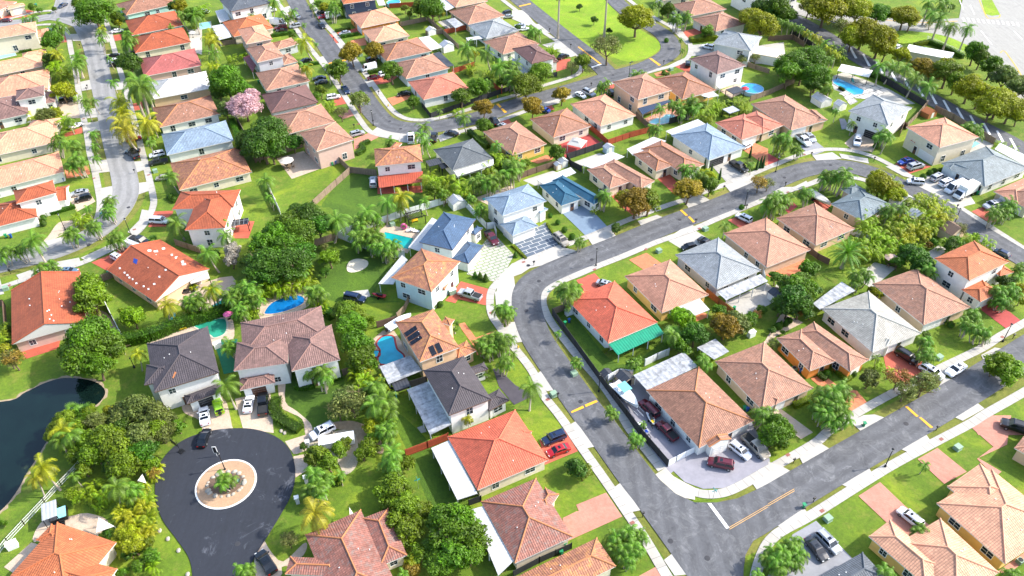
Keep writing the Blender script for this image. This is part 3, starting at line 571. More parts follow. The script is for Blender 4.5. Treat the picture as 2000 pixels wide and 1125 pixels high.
# ------------------------------------------------------------------ houses
PIT = .37
def rectfit(P, nudge=0):
    a, b, c = P; e1 = a-b; e2 = c-b
    t1 = math.atan2(e1.y, e1.x); t2 = math.atan2(e2.y, e2.x); s = 1 if (e1.x*e2.y-e1.y*e2.x) > 0 else -1
    L1, L2 = e1.length, e2.length; d = t2-s*PI/2-t1; d = (d+PI) % (2*PI)-PI
    th = t1+d*L2/(L1+L2); u = Vector((math.cos(th), math.sin(th))); v = Vector((-u.y, u.x))*s
    c0 = (a+c)/2; L1 = abs(e1.xy.dot(u)); L2 = abs(e2.xy.dot(v))
    return Vector((c0.x, c0.y)), u, v, L1/2, L2/2     # centre, axis of edge P1P0, axis of edge P1P2, half sizes
def W(c, u, v, x, y, z): q = c+u*x+v*y; return (q.x, q.y, z)
def roofparts(mb, fas, cap, c, u, v, a, b, h, gable, pit=PIT):
    """hip roof on the rectangle (half sizes a along u, b along v); gable 'u' or 'v' = gable ends across that ridge axis"""
    if gable == 'u' or (not gable and a >= b): pass
    else: u, v, a, b = v, -u, b, a
    rise = b*pit; k = a if gable else a-b; 
    k = max(k, .001 if gable else .02)
    E = [W(c, u, v, x, y, h) for x, y in ((-a, -b), (a, -b), (a, b), (-a, b))]; R0 = W(c, u, v, -k, 0, h+rise); R1 = W(c, u, v, k, 0, h+rise)
    sl = math.hypot(b, rise); q = random.random()*3
    mb.face([E[0], E[1], R1, R0], [(q, 0), (q+2*a, 0), (q+a+k, sl), (q+a-k, sl)])
    mb.face([E[2], E[3], R0, R1], [(q, 0), (q+2*a, 0), (q+a+k, sl), (q+a-k, sl)])
    if not gable:
        mb.face([E[1], E[2], R1], [(q, 0), (q+2*b, 0), (q+b, sl)]); mb.face([E[3], E[0], R0], [(q, 0), (q+2*b, 0), (q+b, sl)])
    D = [(p[0], p[1], h-.2) for p in E]
    for i in range(4):
        j = (i+1) % 4
        if gable and i in (1, 3):
            r = R1 if i == 1 else R0; fas.face([D[i], D[j], (r[0], r[1], r[2]-.2)]); fas.face([D[i], (r[0], r[1], r[2]-.2), r, E[i]]); fas.face([(r[0], r[1], r[2]-.2), D[j], E[j], r])
        else: fas.face([D[i], D[j], E[j], E[i]])
    fas.face(list(reversed(D)))
    lines = [(R0, R1)] if k > .1 else []
    if not gable: lines += [(E[0], R0), (E[3], R0), (E[1], R1), (E[2], R1)]
    else: lines += [(E[0], R0), (E[3], R0), (E[1], R1), (E[2], R1)]
    for p, q2 in lines:
        p = Vector(p); q2 = Vector(q2); cap.tube([p+Vector((0, 0, .02)), q2+Vector((0, 0, .04))], [.13, .13], 6)
    return h+rise
def inrect(q, R, m=0.0):
    for (c, u, v, a, b) in R:
        d = q-c
        if abs(d.dot(u)) < a+m and abs(d.dot(v)) < b+m: return True
    return False
def window_meshes():
    out = {}
    for nm, w, h in (('n', .55, .6), ('w', .9, .62), ('t', .6, .85)):
        f = MB(); t = .09
        for x0, x1, z0, z1 in ((-w-t, w+t, -h-t, -h), (-w-t, w+t, h, h+t), (-w-t, -w, -h, h), (w, w+t, -h, h)): f.box(x0, x1, -.05, .06, z0, z1)
        f.box(-.025, .025, -.02, .04, -h, h); f.box(-w, w, -.02, .035, -.02, .02)
        p = MB(); p.box(-w, w, -.03, .015, -h, h)
        out[nm] = (f.mesh('window', 'trim'), p.mesh('pane', 'glass:win'))
    return out
WIN = window_meshes()
def orient(n2): return math.atan2(n2.x, -n2.y)      # local -y faces outward... outward = +y flipped below
def place(me, name, parent, q, n2, z):
    o = link(name, me, parent); o.location = (q.x, q.y, z); o.rotation_euler = (0, 0, math.atan2(n2.y, n2.x)-PI/2); return o
def garage_mesh(w, mat):
    m = MB(); m.box(-w-.12, w+.12, -.04, .03, 0, 2.3, 1)
    for i in range(4):
        m.box(-w, w, .03, .055, .04+i*.54, .54+i*.54, 0)
        n = max(2, int(w*2/1.1))
        for k in range(n): x = -w+(k+.5)*2*w/n; m.box(x-.38, x+.38, .055, .07, .14+i*.54, .44+i*.54, 0)
    return m.mesh('garage_door', [mat, 'trim'])
GAR = {(w, k): garage_mesh(w, k) for w in (1.3, 2.35) for k in ('garage_white', 'garage_dark', 'garage_brown')}
_m = MB(); _m.box(-.62, .62, -.04, .03, 0, 2.25, 1); _m.box(-.5, .5, .03, .06, 0, 2.12, 0); _m.box(-.32, .32, .06, .07, 1.1, 1.95, 2); DOOR = _m.mesh('front_door', ['door', 'trim', 'glass:win'])
_m = MB(); _m.box(-.42, .42, -.42, .42, 0, .75, 0); _m.lathe([(.34, .75), (.34, .8), (0, .8)], 12, 1)
for i in range(5): _m.box(-.43, .43, -.43, .43, .1+i*.12, .13+i*.12, 1)
ACM = _m.mesh('air_conditioner', ['util_green', 'dark_metal'])
_m = MB(); _m.lathe([(.08, 0), (.08, .2), (0, .22)], 8); VENT = _m.mesh('roof_vent', 'trim')
HOUSES = []
def sheetroof(parent, s, mat, h=2.45, drop=.25, posts='trim', root=None):
    """lean-to patio roof: corners 0,1 lie against the house, 2,3 are the outer, lower edge"""
    P = pts(s); A = [G(P[0], h+drop), G(P[1], h+drop), G(P[2], h), G(P[3], h)]
    o3 = A[0]; A = [a-root for a in A]
    mb = MB(); L = (A[1]-A[0]).length; D = (A[3]-A[0]).length
    uv = [(0, 0), (L, 0), (L, D), (0, D)]
    mb.face(A, uv); B = [a-Vector((0, 0, .12)) for a in A]; mb.face(list(reversed(B)), uv)
    for i in range(4): j = (i+1) % 4; mb.face([B[i], B[j], A[j], A[i]], [(0, 0)]*4)
    r = mb.obj('patio_roof', 'sheet:'+mat, parent)
    mb = MB(); n = max(2, int(L/3.5)+1)
    for k in range(n):
        q = A[3].lerp(A[2], .03+.94*k/(n-1)); q = q.lerp(A[0].lerp(A[1], k/(n-1)), .04); mb.box(q.x-.07, q.x+.07, q.y-.07, q.y+.07, 0, h-.12)
    mb.obj('patio_posts', posts, parent)
def house(line):
    F = [x.strip() for x in line.split(';')]; label = F[0].replace('|', ''); nick = F[0].split('|')[0].strip()
    wall, roof, fd = F[1], F[2], F[3].split(',')
    gcol = fd[2] if len(fd) > 2 else 'garage_white'; fd = (float(fd[0]), float(fd[1]))
    rects = []; lean = []
    for s in F[4:]:
        k, s2 = s.split(None, 1)
        if k[0] in 'HG':
            st = int(k[1]); h = {1: 2.9, 2: 5.7}[st]; rects.append((k, h, rectfit([G(p, h) for p in pts(s2)])))
        else: lean.append((k, s2))
    cen = rects[0][2][0]; root3 = Vector((cen.x, cen.y, 0))
    r = thing('house', label, 'house', root3)
    HOUSES.append((nick, root3.copy(), r))
    rb, fas, cap, wb = MB(), MB(), MB(), MB(); OV = .5; walls = []
    for i, (k, h, (c, u, v, a, b)) in enumerate(rects):
        c = c-cen; g = {'G': 'u', 'H': None}[k[0]]
        if k.endswith('v'): g = 'v'
        hh = h-.004*i
        top = roofparts(rb, fas, cap, c, u, v, a, b, hh, g)
        a2, b2 = max(a-OV-.006*i, .6), max(b-OV-.006*i, .6); base = [W(c, u, v, x, y, 0)[:2] for x, y in ((-a2, -b2), (a2, -b2), (a2, b2), (-a2, b2))]
        base = ccw(base); wb.prism(base, 0, hh-.12); walls.append((h, c, u, v, a2, b2))
        if g:
            uu, vv, aa, bb = (u, v, a2, b2) if g == 'u' else (v, -u, b2, a2)
            for sgn in (-1, 1): wb.face([W(c, uu, vv, sgn*aa, -bb, hh-.15), W(c, uu, vv, sgn*aa, bb, hh-.15), W(c, uu, vv, sgn*aa, 0, hh+bb*PIT)])
    # the root's children carry local coordinates
    wo = wb.obj('wall', wall, r); ro = rb.obj('roof', 'roof:'+roof, r)
    cap.obj('ridge_cap', 'cap:'+roof, ro); fas.obj('fascia', 'fascia' if roof not in ('dk', 'dgr', 'slt', 'dbr') else 'fascia_brown', r)
    random.seed(hash(nick) % 1000 if False else sum(map(ord, nick)))
    for q in range(3):                 # small vents on the main roof
        k, h, (c, u, v, a, b) = rects[0]; 
        if a < b: u, v, a, b = v, u, b, a
        x = random.uniform(-.5, .5)*max(a-b*.6, 1); y = random.choice((-1, 1))*random.uniform(.25, .7)*b
        p = (c-cen)+u*x+v*y; o = link('roof_vent', VENT, ro); o.location = (p.x, p.y, h+(b-abs(y))*(PIT if k[0] == 'H' or True else 0)-.05)
    # front elevation
    f = (G((PX((cen.x, cen.y, 0))[0]+fd[0]*20, PX((cen.x, cen.y, 0))[1]+fd[1]*20))-root3).xy.normalized()
    fronts = []
    R = [(c, u, v, a, b) for (_, c, u, v, a, b) in walls]
    for wi, (h, c, u, v, a, b) in enumerate(walls):
        for n, t, d, L in ((u, v, a, b), (-u, v, a, b), (v, u, b, a), (-v, u, b, a)):
            others = R[:wi]+R[wi+1:]
            if n.dot(f) > .75: fronts.append((n.dot(f)+.01*(c+n*d).dot(f), h, c+n*d, n, t, L, others))
    fronts.sort(key=lambda x: -(x[2].dot(f))); used = []
    fd_ok = 0
    for j, (_, h, m, n, t, L, others) in enumerate(fronts):
        if j == 0 and L > 1.6:
            w = 2.35 if L > 2.9 else 1.3; off = (L-w-.5)*(-1 if L > 4 else 0)
            q = m+t*off
            if not inrect(q+n*.5, others): place(GAR[(w, gcol)], 'garage_door', r, q, n, 0.0); used.append((q, w+.4))
        if L > 2 and not fd_ok:
            for off in (L*.25, L*.5, 0, -L*.4):
                q = m+t*off
                if all((q-x).length > w+1.0 for x, w in used) and not inrect(q+n*.5, others): place(DOOR, 'front_door', r, q, n, 0.0); used.append((q, .9)); fd_ok = 1; break
    for wi, (h, c, u, v, a, b) in enumerate(walls):
        others = R[:wi]+R[wi+1:]
        for n, t, d, L in ((u, v, a, b), (-u, v, a, b), (v, u, b, a), (-v, u, b, a)):
            m = c+n*d; nw = max(1, int(2*L/4.2))
            for fl in range(2 if h > 4 else 1):
                for k in range(nw):
                    if random.random() < .18 and nw > 1: continue
                    q = m+t*(-L+(k+.5)*2*L/nw+random.uniform(-.4, .4)*(nw > 1))
                    if abs((q-m).dot(t)) > L-.9 and L > 1: continue
                    if L < .95: continue
                    if inrect(q+n*.3, others, .7) : continue
                    if fl == 0 and any((q-x).length < w+1.1 for x, w in used): continue
                    kind = random.choice('nnwwt'); 
                    if L < 1.4: kind = 'n'
                    wf = place(WIN[kind][0], 'window', r, q, n, 1.5+fl*2.75); link('pane', WIN[kind][1], wf)
    for k, s2 in lean:
        if k[0] == 'P':
            _, mat, *rest = k.split(':'); h = float(rest[0]) if rest else 2.45; sheetroof(r, s2, mat, h, root=root3)
    HW.append((root3, walls))
    return r
HW = []
HD = '''
white two storey house at the top edge with dark grey roof;w_white;dgr;-1,0;H2 a1 1620,5 1685,90 1975,20;P:white a1 1575,80 1650,60 1685,140 1610,165
cream house at top left corner|with pale terracotta roof and garage;w_cream;pch;0,1;H1 a1 -20,60 30,45 190,15;H1 a1 30,55 65,62 200,40
two storey cream house on the left edge|with pink terracotta roof;w_cream;pch2;1,-.3;H2 a1 -130,300 275,235 255,165;H1 a1 270,275 365,262 350,212
peach roofed house behind palms, third on the left edge;w_tan;pch;1,0;H1 a1 -150,575 345,480 305,395;H1 a1 170,420 345,390 330,362
peach roofed house, fourth on the left edge,|with stepped front gables;w_tan;pch2;1,0;H1 a1 -100,725 372,658 345,515;H1 a1 200,610 358,570 350,512
white house with grey brown roof beside tan driveway;w_white;mau;1,.3,garage_white;H1 a1 -140,905 225,832 175,690;H2 a1 120,735 328,700 318,628;H1 a1 330,755 412,750 400,668
long orange roofed cream house|, sixth on the left edge;w_cream;pch;1,0;H1 a1 -120,1160 427,1036 412,880;H1 a1 220,935 425,940 420,876
long peach roofed house|next to orange driveway, white walls;w_white;pch2;1,0;H1 b1 -130,375 477,228 425,85
white house with red orange roof by the street bend;w_white;ter;1,0;H1 b1 -70,640 278,557 250,400;H2 b1 110,470 402,378 396,282;G1 b1 418,437 498,437 490,333
aqua walled house under mauve brown roof at the top;w_aqua;brn2;-1,0;H1 a1 868,32 914,118 1272,25
orange roofed long house second down the left street;w_aqua;ter;-1,0;H1 a1 915,150 967,258 1345,185
orange roofed long house|third down the left street;w_cream;ter;-1,0;H1 a1 950,278 990,390 1397,308
faded red roofed house;w_pink;red;-1,0;H1 a1 1018,432 1055,560 1477,478
yellow house with white roof;w_peach;wht;-1,0;H1 a1 1085,602 1107,730 1547,645
white house with brown roof beside the white roofed house;w_white;brn2;-1,0;H1 a1 1115,790 1172,932 1612,835
long house with light blue roof;w_white;lbl;-1,0;H1 a1 1176,982 1228,1132 1718,1030
long tan house with peach brown roof;w_cream;mot2;-1,0;H1 b1 1250,165 1310,365 1837,228
white two storey house with bright orange roof;w_white;ter;-1,.2;H2 b1 1262,502 1325,372 1760,358;H2 b1 1370,647 1658,643 1712,400
large orange roofed house with white roof patches;w_peach;ter;-1,-1;G1v b1 1180,722 790,945 1132,1183
pink house with orange gable roof beside the pond;w_pink;ter;0,-1;G1 c1 80,65 87,457 634,300
orange roofed house with white patio cover at upper left;w_cream;orr;1,0;H1 a1 1650,165 1700,280 1985,205;P:white a1 1650,172 1695,270 1605,292 1550,190
peach roofed two storey house beside red patio roofs;w_pink;pch2;1,0;H2 a1 1745,215 1800,325 1990,285;P:maroon a1 1840,400 1885,450 1850,530 1780,420
two storey grey walled house with peach brown roof|and front wing;w_grey;brn;1,.3;H2 a2 -65,355 5,460 200,412;H1 a2 115,320 150,370 300,320;H1 a2 200,478 302,450 250,388
house with peach roof beside two dark sedans;w_white;brn;1,0;H1 a2 5,535 72,668 388,592
white house with dark maroon brown roof;w_white;dbr;1,0;H1 a2 45,692 112,830 450,750
low brown roofed house behind the pink house;w_cream;brn;1,0;H1 a2 130,852 207,992 570,890
two storey pink house with brown hip roof|and paved rear patio;w_pink;brn;1,-.6;H2 a2 322,975 442,1112 713,1020
two storey white house with maroon porch roof;w_white;mot2;0,-1;H2 b2 866,60 874,187 1220,152;H2 b2 975,60 1020,75 1062,20;P:redtile:2.3 b2 1222,222 890,252 900,345 1216,300
navy walled house with orange roof at the top edge;w_navy;orr;-1,0;H2 a2 595,-60 640,30 882,-5;P:white a2 882,0 900,40 950,35 930,-10
orange walled house under light terracotta roof;w_orange;pch2;-1,.3;H1 a2 678,112 766,206 1052,145
pale peach roofed house on the second street;w_cream;pch;-1,.3;H1 a2 768,222 866,312 1135,262
aqua walled house with dusty brown roof|and white patio cover;w_lightblue;brn2;-1,.3;H1 a2 868,345 950,452 1277,372;P:white a2 1190,275 1275,370 1365,345 1265,262
light blue walled house with brown roof|and flat rear deck;w_blue;brn;-1,.3;H1 a2 1000,470 1092,585 1402,497;P:dark:2.8 a2 1295,392 1402,490 1450,478 1345,378
white house with salmon pink roof beside black fence;w_white;pnk;-1,.3;H1 a2 1132,602 1217,740 1548,650
house with peach roof and white patio cover at top centre;w_tan;pch2;1,-1;H1 a2 1385,-10 1460,55 1695,5;P:white a2 1400,-10 1460,50 1395,78 1320,10
peach roofed house with square white patio canopy;w_tan;brn;1,-.6;H1 a2 1440,85 1545,192 1795,112;P:stained a2 1455,130 1520,180 1460,205 1392,145
long house with pale blue roof near the park;w_white;gry;1,-.6;H1 a2 1562,187 1682,288 1915,222
brown roofed white house behind the pale blue roofed one;w_white;brn;1,-.6;H1 a2 1692,307 1802,412 2045,320
two storey white house with dark brown roof by the corner;w_white;dbr;1,-.6;H2 a3 8,357 142,470 312,425;H1 a3 200,420 225,470 335,450;P:grey a3 5,420 118,520 105,560 -5,460
low white house with dark grey roof and white terrace canopy;w_white;gyd;-.5,-1;H1 b2 1298,65 1440,217 1738,130;P:white:2.5 b2 1740,135 1450,222 1475,262 1740,175
yellow walled house with brown roof beside red patio;w_yellow;brn;-1,-1.3;H1 a2 1658,965 f 1001,303 f 1069,281
cream house with brown roof and red rear patio;w_cream;brn2;-1,-1.3;H1 a3 143,872 301,1014 570,922
white house with pinkish peach roof above lawn;w_white;pch2;-1,-1.3;H1 a3 433,762 646,927 904,845
two storey orange house with navy awning;w_peach;brn;-1,-1.3;H2 a3 746,602 920,735 1162,658;P:navy a3 1130,715 920,790 955,838 1165,740
yellow and white house with brown roof|and screened porch;w_yellow;brn2;-1,-1.3;H1 a3 1050,580 1247,732 1483,660;P:white a3 1460,660 1385,700 1440,715 1515,700
two storey white house with mauve brown roof and white awning;w_white;mau;-1,-.8;H2 a3 1306,432 1502,548 1707,478;P:white a3 1600,585 1490,622 1520,648 1632,610
two storey pale grey house with grey roof;w_grey;gry;-1,0;H2 a3 1473,317 1750,373 1830,270;H2 a3 1555,330 1640,300 1620,228
brown roofed house at the top right of the park;w_cream;brn;-1,.5;H1 a3 1178,35 1300,125 1557,65
brown roofed house beside the clipped hedge;w_white;brn;-1,.5;H1 a3 1342,142 1490,242 1692,170
small brown roofed house by the park road|at the top edge;w_cream;brn;-1,.5;H1 a3 1060,-40 1100,10 1300,-30
house with orange brown roof beside shed and thick tree;w_peach;brn;1,1;H1 f 1468,203 1545,255 1613,235;G1 f 1575,222 1590,240 1612,233
two storey white house with pale grey roof and pool garden;w_white;gry;-1,1,garage_dark;H2 a4 612,812 888,928 1032,790;H1 a4 655,885 680,900 712,890
big two storey peach house with light orange roof;w_cream;pch2;-1,1;H2 a4 1040,935 1257,1095 1517,1000;H1 a4 1050,1030 1075,1050 1105,1035
low white house with wide grey green roof and white van outside;w_white;gyg;-1,.6,garage_dark;H1 b4 1283,165 1590,342 1905,200;G1 b4 1345,205 1445,255 1475,205;P:white:2.6 b4 1660,60 1900,190 1960,140 1700,15
brown roofed house at the right edge beside silver suv;w_tan;pch2;-1,.6;H1 b4 1668,372 1830,470 2100,330
mauve pink roofed house by the curving road;w_tan;pnk;1,.8;H1 f 1401,240 1448,275 1502,254;H1 f 1440,232 1490,262 1528,244
light blue roofed house with dark garage;w_white;lbl;1,1,garage_dark;H1 a3 1180,992 b3 1440,150 1697,45;P:white:2.6 a3 1418,908 1180,992 1125,960 1362,872
brown roofed house beside the light blue roofed one;w_cream;brn2;1,1;H1 b3 884,97 1055,222 1185,180;H1 b3 960,60 1260,250 1395,172;P:white:2.6 b3 1130,0 885,105 840,60 1035,-30
peach brown roofed house with red driveway;w_cream;brn;1,1;H1 b3 555,212 715,352 855,300;H1 b3 630,180 945,335 1068,295;P:white:2.6 b3 825,115 600,210 518,175 730,78
white house with dark teal roof;w_white;tea;1,1;H1 b3 205,327 360,477 505,427;H1 b3 300,290 600,468 672,425;P:white:2.6 b3 470,232 245,330 182,285 430,193
two storey white house with blue grey roof and slab driveway;w_white;lbl;1,1;H2 b3 -195,420 -70,552 250,440;H1 b3 -75,612 0,705 178,622;H1 b3 155,510 205,530 272,500
two storey white house with slate blue roof;w_white;slt;1,.7;H2 b2 1195,742 1440,800 1610,575;H1 b2 1445,860 1560,905 1657,770;H1 b2 1562,672 1605,690 1660,640;P:white:2.7 b2 1370,600 1230,820 1115,780 1290,562
two storey pale blue house with brown hip roof|and red driveway;w_lightblue;mot2;1,.2;H2 b2 968,1007 1280,1092 1520,880;H1 b2 1315,1082 1385,1095 1418,1025;P:white:2.6 b2 1110,870 1005,1050 895,1047 1070,835
two storey peach house with solar panels on brown roof;w_peach;mot2;1,-.3;H2 c2 1030,300 1197,597 1482,480;H1 c2 1400,500 1480,570 1622,505;H2 c2 1385,255 1360,300 1425,325;P:stained:2.6 c2 1130,540 1215,650 970,750 905,622
two storey white house with dark brown black roof;w_white;dk;1,-.5;H2 c2 1230,652 1410,985 1718,860;H1 c2 1620,860 1710,937 1868,870;H1 c2 1530,640 1560,690 1700,640;P:stained:2.6 c2 1262,730 1430,1045 1275,1122 1105,790
house with bright coral orange roof, low section by two cars;w_cream;cor;1,-.5;H1 d2 1408,107 1620,502 d3 262,272;H1 c3 20,1110 100,1160 140,1100;P:white:2.4 d2 1415,130 1622,520 1475,568 1283,188
house with mottled brown roof beside pink driveway;w_cream;mot;1,-.5;H1 d2 1653,582 d3 20,1037 440,835;H1 d3 95,610 245,587 412,512;P:white:2.5 d2 1670,610 d3 15,1010 d2 1775,1120 1570,640
mottled roof house at the bottom edge;w_cream;mot2;1,-.5;H1 d3 757,1052 622,842 40,1130
large mottled terracotta roofed house at the bottom;w_cream;mot;-1,-.3;H1 d2 340,818 758,658 1070,1230;H1 d2 740,690 947,665 1148,985;H1 d2 215,1110 250,982 620,1000
orange roofed house by the white railing;w_cream;orr;0,1;H1 d1 60,1150 420,722 838,884;H1 d1 240,1200 430,960 862,1070;H1 d1 270,860 378,742 500,800
two storey white house with dark slate purple roof;w_white;dk;.3,1,garage_dark;H2 c1 1068,455 1515,335 1612,668;H2 c1 1052,600 1082,738 1330,720;H1 c1 1345,835 1372,893 1632,802
wide white house with mauve brown roof;w_white;mau;-.2,1,garage_brown;H2 c1 1735,290 c2 455,200 550,420;H2 c2 275,642 634,578 540,330;H2 c1 1740,450 1705,660 c2 228,595;H1 c1 1745,700 1765,790 c2 148,745
salmon coral roofed white house with green awning;w_white;cor;-.3,-1;H1 c3 405,132 705,452 1065,298;H1 c3 465,100 500,112 560,70;P:green:2.3 c3 1060,305 710,458 775,537 1115,380
yellow house with patchy peach roof;w_yellow;pat;-.5,-1;H1 c3 830,-40 1097,232 1437,95;P:white:2.4 c3 1375,125 1190,185 1340,248 1448,205
white house with light grey tile roof and rear patio;w_grey;gry;-.8,-1;H1 b3 1203,835 1500,1090 1818,947;P:stained:2.7 c3 1820,-55 1500,75 1568,135 1875,-5
pinkish tile roofed house beside two parked suvs;w_tan;pat;-.8,-1;H1 b3 1565,680 f 1497,525 f 1579,487
orange tan house with brown tile roof by the boat;w_peach;brn;-.8,-1;H1 b4 70,567 350,770 627,642
house with sage grey ribbed roof by the palms;w_tan;grn;-.8,-1;H1 b4 455,462 690,582 905,465;H1 b4 530,350 610,400 720,365
white corner house with plain brown roof and boat yard;w_white;brn2;.7,1;H1 c3 988,797 d3 1370,190 c3 1767,1020;G1 d3 1430,150 1440,190 1590,115;P:stained:2.6 c3 1362,620 990,795 890,685 1258,515
tan house with corrugated shed roof;w_tan;brn;.7,1;H1 c3 1465,580 c4 -40,925 c4 355,785;G1 c4 -20,890 40,880 110,840;P:stained:2.6 c3 1590,510 1480,570 1355,482 1490,418
orange walled house with brown tile roof;w_orange;brn;.7,1;H1 c4 75,417 305,662 480,580;H1 c4 180,370 600,642 762,575
white house with beige grey tile roof;w_white;bei;.7,1;H1 c4 380,195 767,512 1137,380;G1 c4 820,470 850,460 930,410;P:stained:2.6 c4 640,65 380,205 328,160 540,0
tan house with terracotta brown roof and tan driveway;w_tan;brn;.7,1;H1 c4 755,15 1140,312 1492,190
two storey white house with orange ribbed roof;w_white;orr;.8,.8;H2 b4 1223,862 1475,1027 1762,885;H1 c4 1423,60 1555,152 1702,75;H1 b4 1640,940 1700,1000 1785,960
mustard walled house with peach stepped roof and palm shadow;w_yellow;pch;-.7,-1;H1 d4 1692,1098 1262,702 960,880;H1 d4 895,725 725,832 1150,1180
mustard walled house with peach roof,| right of white coupe;w_yellow;pch;-.7,-1;H1 d4 1740,1037 1237,592 1640,345;H1 d4 1305,467 1555,308 1900,560
terracotta roofed tan house at the right edge;w_tan;brn;-.7,-1;H1 d4 2100,330 1757,185 1960,50
dark grey tile roofed house at the bottom right;w_grey;dgr;-.7,-1;H1 d4 870,1140 692,952 250,1200
small brown roofed house at the far right edge;w_cream;brn;-.7,.3;H1 f 1960,378 2010,415 2080,370
pink roofed house behind the mottled patio and palms;w_cream;brn;-1,0;H1 a1 -140,40 -10,110 30,30
flat pale building at the top;w_white;wht;0,1;H2 f 1430,-20 1480,8 1560,-10
'''
for ln in HD.strip().split('\n'): house(ln)
def near_house(p, skip=None):
    """nearest house, and where p lies beside it as seen in the photograph"""
    best = min(HOUSES, key=lambda H: (H[1]-Vector((p[0], p[1], 0))).length)
    a = PX((p[0], p[1], 0)); b = PX(best[1]); dx, dy = a[0]-b[0], (a[1]-b[1])*1.2
    rel = ('right of' if dx > 0 else 'left of') if abs(dx) > abs(dy) else ('in front of' if dy > 0 else 'behind')
    return rel, best[0]
from mathutils.bvhtree import BVHTree
def roof_hit(r, px):
    """where the sight line through a photograph point meets the roof of house r"""
    for ch in r.children:
        if ch.name.startswith('roof') and ch.type == 'MESH':
            me = ch.data; bv = BVHTree.FromPolygons([v.co for v in me.vertices], [p.vertices for p in me.polygons]); o = Vector((0, 0, CH))-Vector(r.location)
            d = (FW*FPX+RT*(px[0]-1000)-UP*(px[1]-562.5)).normalized(); h = bv.ray_cast(o, d); return h[0], h[1]
    return None, None
def find(n): return next(r for k, _, r in HOUSES if n in r['label'])
def on_roof(n, s, nm, mat, lift=.12):
    r = find(n)
    for q in s.split('|'):
        H = [roof_hit(r, p) for p in pts(q)]
        if any(h[0] is None for h in H): continue
        nn = H[0][1]; nn = nn if nn.z > 0 else -nn; A = [h[0]+nn*lift for h in H]; mb = MB(); L = (A[1]-A[0]).length; D = (A[-1]-A[0]).length
        B = [a-nn*lift for a in A]; k = len(A); mb.face(A, [(0, 0), (L, 0), (L, D), (0, D)] if k == 4 else None)
        for i in range(k): j = (i+1) % k; mb.face([B[i], B[j], A[j], A[i]], [(0, 0)]*4)
        mb.obj(nm, mat, r)
on_roof('solar panels on brown', 'c2 1085,380 1170,322 1182,350 1105,405|c2 1108,412 1188,358 1205,388 1122,440|c2 1128,445 1205,395 1220,415 1140,468|c2 1262,482 1295,465 1325,530 1292,548|c2 1308,460 1340,447 1372,512 1338,527', 'solar_panel', 'pv:d')
on_roof('white roof patches', '|'.join('b1 %d,%d %d,%d %d,%d %d,%d' % (x, y, x+w, y-4, x+w+3, y+9, x+3, y+11) for x, y, w in ((870, 930, 12), (905, 962, 12), (925, 980, 14), (940, 998, 12), (965, 1010, 10), (1160, 992, 12), (990, 1040, 14), (1045, 1062, 12), (1080, 1082, 12), (1120, 1045, 16), (1205, 942, 14), (1250, 832, 14), (1280, 852, 12), (1325, 882, 20), (1330, 900, 30), (1185, 785, 22), (1080, 800, 26), (1125, 805, 30))), 'roof_patch', 'trim', .03)
on_roof('white roof patches', 'b1 980,860 1010,870 1000,905 975,890', 'roof_patch', 'car:blue', .03)
on_roof('dark slate purple', 'c1 1262,705 1280,660 1292,665 1272,708', 'roof_patch', 'copper', .03)
on_roof('orange gable roof beside', '|'.join('c1 %d,%d %d,%d %d,%d %d,%d' % (x, y, x+9, y, x+9, y+8, x, y+8) for x, y in ((210, 122), (214, 170), (448, 176), (508, 146), (342, 212), (356, 204), (372, 240), (360, 270), (388, 282))), 'roof_patch', 'trim', .03)
# ------------------------------------------------------------------ trees, palms, hedges
def leafquad(mb, p, n, s, tone, rnd):
    n = n.normalized(); a = n.orthogonal().normalized(); th = rnd.random()*2*PI; b = n.cross(a)
    d = a*math.cos(th)+b*math.sin(th); e = n.cross(d)
    mb.face([p-d*s, p+e*s*.55+n*s*.12, p+d*s, p-e*s*.55+n*s*.12], [(0, 0)]*4, 0, tone)
def crown_mesh(name, R, nl, nleaf, ls, seed, flat=.8, hollow=0.0, up=.35):
    rnd = random.Random(seed); mb = MB(); lobes = []
    for i in range(nl):
        th = rnd.random()*2*PI; z = rnd.uniform(-.55, 1); rr = math.sqrt(max(0, 1-max(0, z)**2)); k = rnd.uniform(.36, .86)
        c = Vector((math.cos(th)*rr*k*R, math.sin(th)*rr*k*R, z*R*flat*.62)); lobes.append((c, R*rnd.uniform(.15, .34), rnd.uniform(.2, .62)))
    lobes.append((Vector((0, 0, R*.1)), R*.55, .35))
    tot = sum(l[1]**2 for l in lobes)
    for c, r, tone in lobes:
        for k in range(int(nleaf*r*r/tot)):
            d = Vector((rnd.gauss(0, 1), rnd.gauss(0, 1), rnd.gauss(up*.6, 1))).normalized()
            if hollow and rnd.random() < hollow: continue
            q = c+Vector((d.x, d.y, d.z*flat))*r*rnd.uniform(.6, 1.25)
            nrm = (d+Vector((rnd.gauss(0, .5), rnd.gauss(0, .5), rnd.gauss(up, .5))))
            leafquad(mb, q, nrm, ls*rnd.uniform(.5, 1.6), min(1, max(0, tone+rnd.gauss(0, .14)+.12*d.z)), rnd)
    return mb.mesh(name, 'leaf:b')
